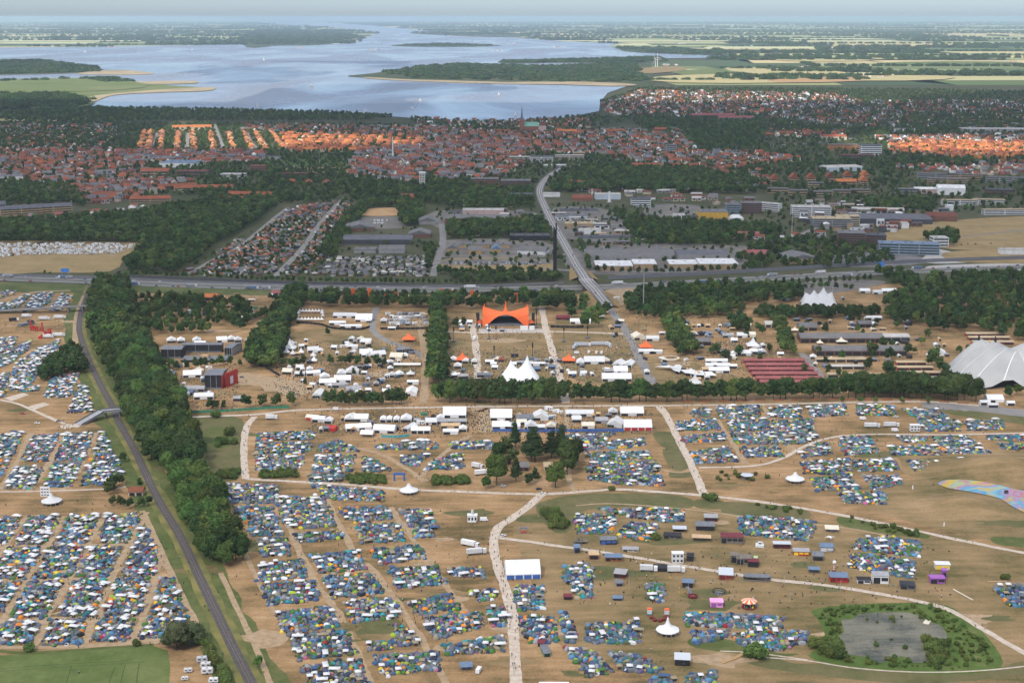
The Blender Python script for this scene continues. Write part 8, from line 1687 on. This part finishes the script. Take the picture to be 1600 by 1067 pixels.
# curved pavilion, bowl, slide, bus, boat
v = []; out_ = [(-8, -1.2), (-6.5, -2.8), (6, -2.8), (8, -1.2), (8, 1.2), (6, 2.8), (-6.5, 2.8), (-8, 1.2)]
thing('lounge_pavilion', 'long grey lounge pavilion with rounded ends beside the path', 'pavilion', ground(1184, 909) + Vector((0, 3, 0)), [('roof', MB().add([(a*1.02, b*1.02, 2.6) for a, b in out_] + [(a*1.02, b*1.02, 2.9) for a, b in out_], [tuple(range(8, 16))] + [(i, (i+1) % 8, 8+(i+1) % 8, 8+i) for i in range(8)]).mesh('roof', CM['slate'])), ('railing', MB().add([(a, b, 0) for a, b in out_] + [(a, b, 1.1) for a, b in out_], [(i, (i+1) % 8, 8+(i+1) % 8, 8+i) for i in range(8)]).mesh('railing', CM['pallet']))] + [('post', MB().box(a*.97-.1, a*.97+.1, b*.95-.1, b*.95+.1, 0, 2.6).mesh('post', CM['pallet'])) for a, b in out_], R(-6))
thing('bowl_frame', 'black open bowl frame on the meadow', 'sculpture', ground(1124, 929) + Vector((0, 2, 0)), [('rim', MB().lathe([(4.0, 1.5), (4.2, 1.8), (3.8, 1.9), (3.7, 1.5)], 14).mesh('rim', CM['black'])), ('floor', MB().lathe([(3.0, .02), (2.9, .3), (.02, .3)], 12).mesh('floor', CM['slate']))] + [('rib', MB().bar((3*math.cos(k*.52), 3*math.sin(k*.52), 0), (4*math.cos(k*.52), 4*math.sin(k*.52), 1.7), .1).mesh('rib', CM['black'])) for k in range(12)])
thing('slide', 'grey chute running down to a maroon tub', 'slide', ground(1080, 930), [('chute', MB().add([(-2.6, 7, 2.6), (-.6, 7, 2.6), (1.4, 0, .6), (-.6, 0, .6), (-2.6, 7, 2.4), (-.6, 7, 2.4), (1.4, 0, .4), (-.6, 0, .4)], [(0, 3, 2, 1), (4, 5, 6, 7), (0, 4, 7, 3), (1, 2, 6, 5), (0, 1, 5, 4), (3, 7, 6, 2)]).mesh('chute', CM['slate'])), ('leg', MB().box(-1.6, -1.4, 3.6, 3.8, 0, 1.5).mesh('leg', CM['slate'])), ('tub', MB().lathe([(2.8, 0), (3.0, 1.2), (2.7, 1.2), (2.6, .6), (.02, .6)], 12, y=-2.6, x=.6).mesh('tub', CM['maroon']))])
thing('bus', 'pale green bus standing on its end of the pallet fort', 'bus', ground(1181, 884), [('body', MB().box(-1.3, 1.3, 0, 9, .5, 3.2, bottom=True).mesh('body', CM['lime'])), ('window', MB().box(-1.1, 1.1, -.06, .05, 1.7, 2.7, bottom=True).mesh('window', m_glass)), ('wheel', MB().cbox(-1.2, 2, .4, 1, 0, 1).mesh('wheel', m_tyre)), ('wheel', MB().cbox(1.2, 2, .4, 1, 0, 1).mesh('wheel', m_tyre))], R(-8))
thing('boat_car', 'white car shaped shelter with a dark hatch', 'shelter', ground(1187, 854), [('body', MB().add([(-2.8, -1.6, 0), (2.8, -1.6, 0), (2.8, 1.8, 0), (-2.8, 1.8, 0), (-2.6, -1.5, 1.4), (2.6, -1.5, 1.4), (2.6, 1.8, 1.8), (-2.6, 1.8, 1.8)], [(4, 5, 6, 7), (0, 1, 5, 4), (1, 2, 6, 5), (2, 3, 7, 6), (3, 0, 4, 7)]).mesh('body', WH)), ('cabin', MB().box(-1.2, 1.6, -.2, 1.6, 1.6, 3.0).mesh('cabin', WH)), ('hatch', MB().box(-.6, .9, -.28, -.15, 1.9, 2.7, bottom=True).mesh('hatch', CM['dark']))], R(-14))
thing('star_tarp', 'white four pointed tarp on poles', 'tarp', ground(1297, 846) + Vector((0, 2, 0)), [('cloth', MB().add([(-3.4, 0, 2.2), (-.5, -1, 2.6), (.4, -3.2, 2.2), (1, -.8, 2.6), (3.6, .4, 2.2), (.9, 1, 2.6), (-.2, 3, 2.2), (-.9, .9, 2.6), (0, 0, 3.0)], [(i, (i+1) % 8, 8) for i in range(8)]).mesh('cloth', WH))] + [('pole', MB().cyl(a, b, 0, 2.3, .06, n=5).mesh('pole', m_pole)) for a, b in ((-3.3, 0), (.4, -3.1), (3.5, .4), (-.2, 2.9))])
e = thing('candy_tower', 'red and white striped candy tower beside the red pavilion', 'sculpture', ground(1303, 892), [('base', MB().cyl(0, 0, 0, .3, 1.2, n=8).mesh('base', CM['maroon']))])
for k in range(7): obj('stripe', MB().cyl(0, 0, .3 + k*.6, .88 + k*.6, .55, n=8).mesh('stripe', CM['white' if k % 2 else 'red']), e)
obj('knob', MB().lathe([(.02, 4.5), (1.0, 5.0), (1.2, 5.7), (.9, 6.5), (.02, 6.9)], 10).mesh('knob', WH), e)
b = MB()
parts = []
for k in range(16): a = rnd.uniform(0, 6.28); q = rnd.uniform(1, 6); parts.append(('beam', MB().bar((q*math.cos(a), q*.6*math.sin(a), 0), (q*.3*math.cos(a+1), q*.3*math.sin(a+1), rnd.uniform(1.5, 6)), .16).mesh('beam', CM['pallet'])))
parts.append(('deck', MB().box(-4, 4, -2, 2, 1.2, 1.5, bottom=True).mesh('deck', CM['pallet'])))
thing('scrap_tower', 'jagged tower of dark scrap beams beside the path', 'sculpture', ground(908, 848), parts)
thing('tripod_swing', 'blue and red wooden swing frame right of the path fork', 'swing', ground(818, 832), [('frame', MB().box(-2.4, 2.4, -.3, .3, 3.0, 3.4, bottom=True).mesh('frame', CM['blue'])), ('deck', MB().box(-2, 2, -1, 1, .3, .7, bottom=True).mesh('deck', CM['red']))] + [('leg', MB().bar((s*2.2, t*1.6, 0), (s*2.2, 0, 3.2), .14).mesh('leg', CM['slate'])) for s in (-1, 1) for t in (-1, 1)] + [('foot_beam', MB().bar((s*1.0 + 2.5, -3.5, .15), (s*1.0 + 6, 1.5, .15), .14).mesh('foot_beam', CM['wood'])) for s in (-1, 1)], R(10))
# arch gate, hexagonal canopy, footbridge, red letters
thing('arch_gate', 'dark blue arch gate at the edge of the tents', 'gate', ground(624, 751), [('lintel', MB().box(-4.2, 4.2, -.6, .6, 4.4, 6.0, bottom=True).mesh('lintel', CM['blue'])), ('pillar', MB().box(-4.2, -3.0, -.6, .6, 0, 4.38).mesh('pillar', CM['blue'])), ('pillar', MB().box(3.0, 4.2, -.6, .6, 0, 4.38).mesh('pillar', CM['blue']))])
hx_ = [(math.cos(k*math.pi/3), math.sin(k*math.pi/3)) for k in range(6)]
thing('hexagonal_canopy', 'pale hexagonal canopy with dark benches below', 'canopy', ground(1167, 748), [('roof', MB().add([(a*5, b*5, 3.2) for a, b in hx_] + [(0, 0, 4.0)] + [(a*5, b*5, 2.9) for a, b in hx_], [(k, (k+1) % 6, 6) for k in range(6)] + [(7+k, 7+(k+1) % 6, (k+1) % 6, k) for k in range(6)]).mesh('roof', CM['silver']))] + [('post', MB().cyl(a*4.6, b*4.6, 0, 2.95, .1, n=5).mesh('post', CM['slate'])) for a, b in hx_] + [('bench', MB().cbox(x, y, 2.4, .8, 0, .8).mesh('bench', CM['slate'])) for x, y in ((-2.5, -2), (2, -2.5), (0, 1), (3, 1.5))])
A1, B1 = P(187, 652), P(168, 652)
pa, pb, pc = ground(122, 664, 0), ground(160, 653, 0), ground(205, 649, 0)
e = tag(empty('footbridge', pb), 'grey footbridge with a long ramp crossing the railway', 'bridge')
def span(a, b, za, zb, nm, w=8.5):
    d = (b - a).xy.to_3d(); n = Vector((-d.y, d.x, 0)).normalized()*w/2; o = pb; q = [a+n, a-n, b-n, b+n]; zz = [za, za, zb, zb]
    v = [(p.x-o.x, p.y-o.y, z) for p, z in zip(q, zz)] + [(p.x-o.x, p.y-o.y, z-.7) for p, z in zip(q, zz)]
    dk_ = obj(nm, MB().add(v, [(0, 1, 2, 3), (7, 6, 5, 4), (0, 4, 5, 1), (1, 5, 6, 2), (2, 6, 7, 3), (3, 7, 4, 0)]).mesh(nm, CM['grey']), e)
    for s in (0, 1):
        i, j = (0, 3) if s == 0 else (1, 2); r1, r2 = Vector(v[i]), Vector(v[j]); up = Vector((0, 0, 1.2)); tt = (Vector(v[1])-Vector(v[0])).normalized()*.1*(1 if s == 0 else -1)
        obj('railing', MB().add([r1, r2, r2+up, r1+up, r1+tt, r2+tt, r2+tt+up, r1+tt+up], [(0, 1, 2, 3), (7, 6, 5, 4), (3, 2, 6, 7)]).mesh('railing', CM['slate']), dk_)
span(pa, pb, .4, 6.2, 'ramp'); span(pb, pc, 6.2, 6.2, 'deck')
for t in (.12, .62): p = pb.lerp(pc, t); obj('pier', MB().box(-.5, .5, -2, 2, 0, 5.5).mesh('pier', m_concrete), e, loc=p-pb)
p = pa.lerp(pb, .7); obj('pier', MB().box(-.4, .4, -2, 2, 0, 3.6).mesh('pier', m_concrete), e, loc=p-pb)
a, b_, c = ground(-60, 489, 0), ground(90, 488, 0), ground(140, 485, 0)
e2 = tag(empty('road_bridge', b_), 'flat grey road bridge over the railway near the red letters', 'bridge')
for (q, r2, z1, z2, nm) in ((a, b_, .5, 6.0, 'ramp'), (b_, c, 6.0, 6.0, 'deck')):
    d = (r2-q).xy.to_3d(); n = Vector((-d.y, d.x, 0)).normalized()*4; zz = [z1, z1, z2, z2]; v = [(p.x-b_.x, p.y-b_.y, z) for p, z in zip((q+n, q-n, r2-n, r2+n), zz)]; v += [(x, y, z-1) for x, y, z in v]
    obj(nm, MB().add(v, [(0, 1, 2, 3), (7, 6, 5, 4), (0, 4, 5, 1), (1, 5, 6, 2), (2, 6, 7, 3), (3, 7, 4, 0)]).mesh(nm, m_asph2), e2)
for t in (.35, .8): p = b_.lerp(c, t); obj('pier', MB().box(-.5, .5, -3, 3, 0, 5).mesh('pier', m_concrete), e2, loc=p-b_)
bb = [((-8, 0), (0, 8.5)), ((-8, 0), (8.5, 0))]
def sticks(px, py, label, segs, th=1.3):
    e = tag(empty('red_sculpture', ground(px, py)), label, 'sculpture', 'red sculpture pieces')
    for (x0, y0, z0, x1, y1, z1) in segs: obj('slab', MB().cbox((x0+x1)/2, (y0+y1)/2, abs(x1-x0) + th, abs(y1-y0) + th, min(z0, z1), max(z0, z1) + th).mesh('slab', CM['red']), e)
sticks(52, 517, 'jagged red sculpture block, left of two', [(-3, 2, 0, -3, 2, 9), (0, 0, 0, 0, 0, 5), (3, -2, 0, 3, -2, 4), (6, -3, 0, 6, -3, 3.4), (10, 0, 0, 10, 0, 8), (8, -1, 0, 8, -1, 3), (-2, 1, 2, 4, 1, 3.6), (12, -4, 0, 12, -4, 4)])
sticks(72, 528, 'jagged red sculpture block, right of two', [(-4, -2, 0, -4, -2, 3), (-1, 0, 0, -1, 0, 6), (2, 3, 0, 2, 3, 8), (4, 4, 0, 4, 4, 8.5), (0, 2, 3, 3, 2, 5), (-6, -4, 0, -3, -4, 1.5)])
thing('dark_stage', 'long dark crate stage behind the red letters', 'stage', ground(40, 508), [('deck', MB().box(-3, 3, -8, 10, 0, 2.6).mesh('deck', CM['slate'])), ('box', MB().box(-2.5, 2.5, 4, 9, 2.6, 4).mesh('box', CM['dark']))], R(-35))
for k, (px, py) in enumerate(((30, 618), (62, 633))): sheet('gravel_pitch', W([(px-24, py+4), (px+6, py-4), (px+16, py-1), (px-12, py+9)]), .2, m_gravel)
thing('pond_raft', 'small white raft on the pond', 'raft', P(1449, 971, .26), [('deck', MB().box(-1.6, 1.6, -3.5, 3.5, 0, .35, bottom=True).mesh('deck', CM['cream'])), ('float', MB().box(-1.5, -1, -3.3, 3.3, -.1, -.01, bottom=True).mesh('float', CM['slate'])), ('float', MB().box(1, 1.5, -3.3, 3.3, -.1, -.01, bottom=True).mesh('float', CM['slate']))], R(-30))
thing('log_bench', 'long pale log lying on the slope, left one', 'log', ground(1505, 930), [('log', MB().bar((0, -9, .35), (0, 9, .35), .35, 8).mesh('log', CM['cream'])), ('end_cut', MB().bar((0, -9.05, .35), (0, -8.99, .35), .3, 8).mesh('end_cut', CM['wood']))], R(22))
thing('log_bench', 'long pale log lying on the slope, right one', 'log', ground(1558, 909), [('log', MB().bar((-6, 0, .3), (6, 0, .3), .3, 8).mesh('log', CM['tan'])), ('end_cut', MB().bar((-6.05, 0, .3), (-5.99, 0, .3), .26, 8).mesh('end_cut', CM['wood']))], R(5))

# mounds on the right, with the painted cloth between them
def gauss(x, y, cx, cy, sx, sy): return math.exp(-((x-cx)/sx)**2 - ((y-cy)/sy)**2)
q1, q2 = P(1485, 792), P(1545, 735)
def hm(x, y): return 8.0*gauss(x, y, q1.x, q1.y, 30, 15) + 9.5*gauss(x, y, q2.x + 12, q2.y, 42, 24)
x0, x1, y0, y1 = P(1400, 760).x, P(1700, 760).x + 60, P(1500, 835).y, P(1500, 690).y; nx, ny = 70, 70; v, f = [], []
for j in range(ny+1):
    for i in range(nx+1):
        x = x0 + (x1-x0)*i/nx; y = y0 + (y1-y0)*j/ny; e_ = min(1, 6*min(i, nx-i, j, ny-j)/nx); v.append((x, y, -.25 + .36*e_ + hm(x, y)*e_ + .25*mnoise.noise(Vector((x*.09, y*.09, 0)))*e_))
for j in range(ny):
    for i in range(nx): k = j*(nx+1)+i; f.append((k, k+1, k+nx+2, k+nx+1))
me = MB().add(v, f).mesh('mounds', m_olive)
for p in me.polygons: p.use_smooth = True
tag(obj('mounds', me), kind='structure')
m_art = bpy.data.materials.new('painted_cloth'); m_art.use_nodes = True; N = m_art.node_tree.nodes; L = m_art.node_tree.links
tc = N.new('ShaderNodeTexCoord'); nz = N.new('ShaderNodeTexNoise'); nz.inputs['Scale'].default_value = .03; nz.inputs['Detail'].default_value = 2; nz.inputs['Distortion'].default_value = 2.5; L.new(tc.outputs['Object'], nz.inputs['Vector'])
cr_ = N.new('ShaderNodeValToRGB'); cr_.color_ramp.interpolation = 'EASE'; el = cr_.color_ramp.elements
cs = [(.30, (.55, .42, .10)), (.38, (.28, .45, .50)), (.44, (.14, .36, .50)), (.49, (.40, .34, .48)), (.54, (.50, .22, .26)), (.60, (.36, .44, .32)), (.67, (.55, .42, .06)), (.75, (.5, .28, .34))]
while len(el) < len(cs): el.new(.5)
for i, (p, c) in enumerate(cs): el[i].position = p; el[i].color = (*[q**1.35 for q in c], 1)
L.new(nz.outputs['Fac'], cr_.inputs[0]); L.new(cr_.outputs[0], N['Principled BSDF'].inputs['Base Color']); N['Principled BSDF'].inputs['Roughness'].default_value = .7
edge_t = [(1466, 756), (1480, 752), (1520, 754), (1555, 759), (1600, 768), (1700, 782)]; edge_b = [(1467, 758), (1484, 764), (1520, 770), (1560, 780), (1590, 798), (1720, 845)]
T_, B_ = catmull(W(edge_t), 8), catmull(W(edge_b), 8); v, f = [], []; rr = 8
for a, b in zip(T_, B_):
    for j in range(rr+1): p = a.lerp(b, j/rr); v.append((p.x, p.y, hm(p.x, p.y) + .55))
for i in range(len(T_)-1):
    for j in range(rr): k = i*(rr+1)+j; f.append((k, k+rr+1, k+rr+2, k+1))
me = MB().add(v, f).mesh('painted_cloth', m_art); tag(obj('painted_cloth', me), 'long winding cloth painted in pink, blue and yellow swirls between mounds', 'cloth')
thing('speaker_stack', 'black speaker stack on the painted cloth', 'speaker', Vector((*P(1572, 772).xy, hm(*P(1572, 772).xy) + .6)), [('cabinet', MB().box(-1.2, 1.2, -.8, .8, 0, 2.2).mesh('cabinet', CM['black'])), ('horn', MB().box(-.8, .8, -.9, -.75, .4, 1.2, bottom=True).mesh('horn', CM['slate']))])
thing('speaker_stack', 'pair of black speakers left of the black bar at the bottom', 'speaker', ground(1062, 1025), [('cabinet', MB().box(-1.2, -.1, -.5, .5, 0, 2.4).mesh('cabinet', CM['black'])), ('cabinet', MB().box(.2, 1.3, -.2, .8, 0, 3.0).mesh('cabinet', CM['black']))])
for k, (px, py) in enumerate(((1426, 764), (1475, 822), (983, 914), (1075, 928), (1157, 883), (1225, 915), (1313, 925), (1085, 893), (923, 905), (1234, 942), (1353, 700), (251, 872), (788, 850), (803, 1055))):
    h = 7 if k > 1 else 2.4; thing('lamp_mast' if k > 1 else 'waymark_post', ('slim grey lamp mast ' if k > 1 else 'small white marker post ') + near(px, py), 'mast', ground(px, py), [('shaft', MB().cyl(0, 0, 0, h, .12 if k > 1 else .5, .08 if k > 1 else .4, 6).mesh('shaft', m_pole if k > 1 else WH)), ('head', MB().box(-.5, .5, -.2, .2, h, h+.25, bottom=True).mesh('head', CM['slate'] if k > 1 else CM['cream']))], group='lamp masts on the camp ground' if k > 1 else 'marker posts on the slope')
thing('gantry_sign', 'blue motorway direction sign beside the left carriageway', 'sign', ground(102, 431, .2), [('panel', MB().box(-5, 5, -.2, .2, 4.5, 9.5, bottom=True).mesh('panel', pm('sign_blue', (.05, .22, .62), .5))), ('post', MB().cyl(-4, .2, 0, 9, .15, n=5).mesh('post', m_pole)), ('post', MB().cyl(4, .2, 0, 9, .15, n=5).mesh('post', m_pole))])
thing('gantry_sign', 'bright blue motorway sign in front of the grey office yard', 'sign', ground(1376, 422, .2), [('panel', MB().box(-4, 4, -.2, .2, 4.5, 10.5, bottom=True).mesh('panel', pm('sign_blue', (.05, .22, .62), .5))), ('post', MB().cyl(-3, .2, 0, 10, .15, n=5).mesh('post', m_pole)), ('post', MB().cyl(3, .2, 0, 10, .15, n=5).mesh('post', m_pole))])

# == PEOPLE
def person_mesh(name, stride, seed):
    """one continuous body: skin modifier over a stick figure, standing or in mid-stride"""
    me = bpy.data.meshes.new(name); s = stride
    v = [(0, 0, .95), (0, 0, 1.18), (0, 0, 1.40), (0, 0, 1.50), (0, .01, 1.62), (0, 0, 1.74), (.18, 0, 1.38), (.25, .14*s, 1.12), (.26, .24*s, .88), (-.18, 0, 1.38), (-.25, -.14*s, 1.12), (-.26, -.24*s, .88),
         (.10, 0, .88), (.11, -.16*s, .48), (.11, -.32*s, .07), (.11, -.18*s - .12, .03), (-.10, 0, .88), (-.11, .20*s, .48), (-.11, .22*s, .07), (-.11, .10*s + .12, .03)]
    e = [(0, 1), (1, 2), (2, 3), (3, 4), (4, 5), (2, 6), (6, 7), (7, 8), (2, 9), (9, 10), (10, 11), (0, 12), (12, 13), (13, 14), (14, 15), (0, 16), (16, 17), (17, 18), (18, 19)]
    rad = [.15, .14, .16, .06, .11, .08, .07, .05, .04, .07, .05, .04, .10, .07, .05, .04, .10, .07, .05, .04]
    me.from_pydata(v, e, []); o = bpy.data.objects.new(name, me); COL.objects.link(o)
    md = o.modifiers.new('skin', 'SKIN')
    if not me.skin_vertices: me.skin_vertices.new()
    for i, r in enumerate(rad): me.skin_vertices[0].data[i].radius = (r, r)
    me.skin_vertices[0].data[0].use_root = True
    sb = o.modifiers.new('sub', 'SUBSURF'); sb.levels = 1
    dg = bpy.context.evaluated_depsgraph_get(); out = bpy.data.meshes.new_from_object(o.evaluated_get(dg)); bpy.data.objects.remove(o)
    out.name = name; out.materials.clear()
    for m in (pm('shirt', (.1, .1, .12)), pm('trousers', (.03, .035, .05)), pm('skin_tone', (.42, .24, .16))): out.materials.append(m)
    for p in out.polygons: p.material_index = 0 if .98 < p.center.z < 1.46 else 1 if p.center.z < .98 and abs(p.center.x) < .2 else 2
    return out
PM = [person_mesh('person', 1.0, 1), person_mesh('person', .3, 2)]
SH = {k: pm('shirt_' + k, c, .9) for k, c in dict(white=(.65, .65, .63), black=(.02, .02, .022), grey=(.2, .2, .21), blue=(.06, .1, .28), red=(.42, .05, .05), yellow=(.6, .45, .06), green=(.06, .18, .07)).items()}
PP = []
def walkers(pl, n, w, phrase):
    pts = catmull(W(pl), 6)
    for _ in range(n):
        i = rnd.randrange(len(pts)-1); p = pts[i].lerp(pts[i+1], rnd.random()); d = pts[i+1]-pts[i]; a = math.atan2(d.y, d.x) - math.pi/2 + rnd.choice([0, math.pi]); PP.append((p.x + rnd.uniform(-w, w), p.y + rnd.uniform(-w, w), a, 'walking', phrase))
def crowd(px, py, rx, ry, n, phrase):
    for _ in range(n): p = P(px + rnd.gauss(0, rx), py + rnd.gauss(0, ry)); PP.append((p.x, p.y, rnd.uniform(0, 6.28), rnd.choice(['standing', 'walking']), phrase))
walkers([(776, 870), (790, 920), (800, 960), (804, 1010), (808, 1060)], 44, 2.5, 'on the wide gravel path at the bottom')
walkers([(848, 772), (826, 790), (800, 810), (778, 825), (772, 845)], 16, 3, 'near the fork of the gravel paths')
walkers([(850, 850), (960, 866), (1080, 886), (1200, 905), (1300, 916)], 24, 2, 'on the path through the art camps')
walkers([(1300, 916), (1400, 933), (1480, 952), (1540, 986)], 12, 2, 'on the path above the pond')
walkers([(384, 748), (540, 757), (640, 765), (740, 769), (850, 772), (960, 765), (1100, 774)], 30, 2, 'on the long gravel path across the camp')
walkers([(1200, 786), (1320, 806), (1430, 829), (1520, 848)], 22, 1.5, 'on the gravel path below the mounds')
walkers([(1040, 648), (1058, 682), (1078, 722), (1100, 772)], 12, 3, 'on the broad diagonal path'); walkers([(386, 666), (382, 690), (384, 748)], 14, 2, 'on the gravel path left of the tents')
crowd(750, 660, 9, 12, 46, 'in the dirt plaza between the markets'); crowd(665, 745, 16, 6, 18, 'near the dark arch gate'); crowd(108, 668, 10, 5, 20, 'at the foot of the footbridge ramp'); crowd(720, 850, 40, 18, 26, 'on the bare ground left of the path'); crowd(255, 880, 4, 14, 10, 'on the dirt track beside the railway')
crowd(700, 682, 60, 3, 24, 'in front of the market'); crowd(560, 690, 40, 4, 12, 'in front of the market tents'); crowd(1045, 1030, 20, 8, 10, 'near the black bar at the bottom'); crowd(30, 925, 3, 14, 10, 'in the lane between left tent blocks'); crowd(585, 830, 12, 4, 10, 'between the central tent blocks'); crowd(145, 1000, 20, 3, 6, 'at the front of the left tents'); crowd(660, 960, 10, 8, 10, 'between the lower central tent blocks')
crowd(800, 570, 80, 14, 150, 'x'); crowd(540, 595, 60, 22, 200, 'x'); crowd(790, 524, 40, 5, 80, 'x'); crowd(1150, 550, 60, 22, 120, 'x'); crowd(990, 545, 10, 30, 70, 'x'); crowd(760, 655, 120, 14, 220, 'x'); crowd(320, 610, 50, 16, 90, 'x'); crowd(600, 900, 120, 70, 160, 'x'); crowd(120, 900, 90, 60, 120, 'x'); crowd(1150, 900, 130, 30, 70, 'x'); crowd(1250, 690, 120, 30, 120, 'x'); crowd(900, 635, 300, 2, 90, 'x')
PP = [q for q in PP if PXY(q[0], q[1])[1] < 1064]
PP.sort(key=lambda q: (q[4] == 'x', q[1])); Q = np.array([q[:3] for q in PP[300:]]); n = len(Q); J = Joiner()
HB = [(.20, .05, .0), (.22, .18, .0), (.17, .14, .9), (.24, .15, 1.35), (.08, .08, 1.5), (.11, .12, 1.62), (.05, .05, 1.76)]
J.add(([(sx*a, sy*b, z) for a, b, z in HB for sx, sy in ((-1, -1), (1, -1), (1, 1), (-1, 1))], [(i*4+k, i*4+(k+1) % 4, i*4+4+(k+1) % 4, i*4+4+k) for i in range(6) for k in range(4)], [0]*8 + [1]*8 + [2]*8), mats44(Q[:, 0], Q[:, 1], np.full(n, .14), Q[:, 2], np.ones(n), np.ones(n), nrg.uniform(.9, 1.05, n)), np.stack([np.tile((.03, .035, .05), (n, 1)), TCA[nrg.integers(0, len(tkeys), n)], np.tile((.3, .18, .12), (n, 1))], 1))
J.build('distant_crowd', vcol(), 'many small people scattered over the camps and arenas', 'crowd')
for x, y, a, act, ph in PP[:300]:
    k = rnd.choice(['white', 'black', 'grey', 'blue', 'red', 'yellow', 'green', 'black', 'black', 'blue']); o = obj('person', PM[0 if act == 'walking' else 1], None, (x, y, .30 if 'path' in ph else .14), a, SH[k]); o.scale = (1.05,)*2 + (rnd.uniform(.95, 1.08),)
    tag(o, 'person in a %s top %s %s' % (k, act, ph), 'person', 'people on the camp ground')

# labels: tell look-alikes apart by their order from the left
ORD = 'first second third fourth fifth sixth seventh eighth ninth tenth eleventh twelfth thirteenth fourteenth fifteenth sixteenth seventeenth eighteenth nineteenth twentieth'.split()
bpy.context.view_layer.update()
for lb, obs in list(LABELS.items()):
    if len(obs) < 2: continue
    if len(lb.split()) <= 12 and len(obs) <= 20:
        obs.sort(key=lambda o: PXY(o.matrix_world.translation.x, o.matrix_world.translation.y)[0])
        for o, q in zip(obs, ORD): o['label'] = '%s, %s from the left' % (lb, q) if len(obs) > 2 else '%s, %s one' % (lb, 'left' if q == 'first' else 'right')
    else:
        g = next((o.get('group') for o in obs if o.get('group')), None) or (obs[0].name.split('.')[0].replace('_', ' ') + 's that look alike')
        for o in obs: o['group'] = g
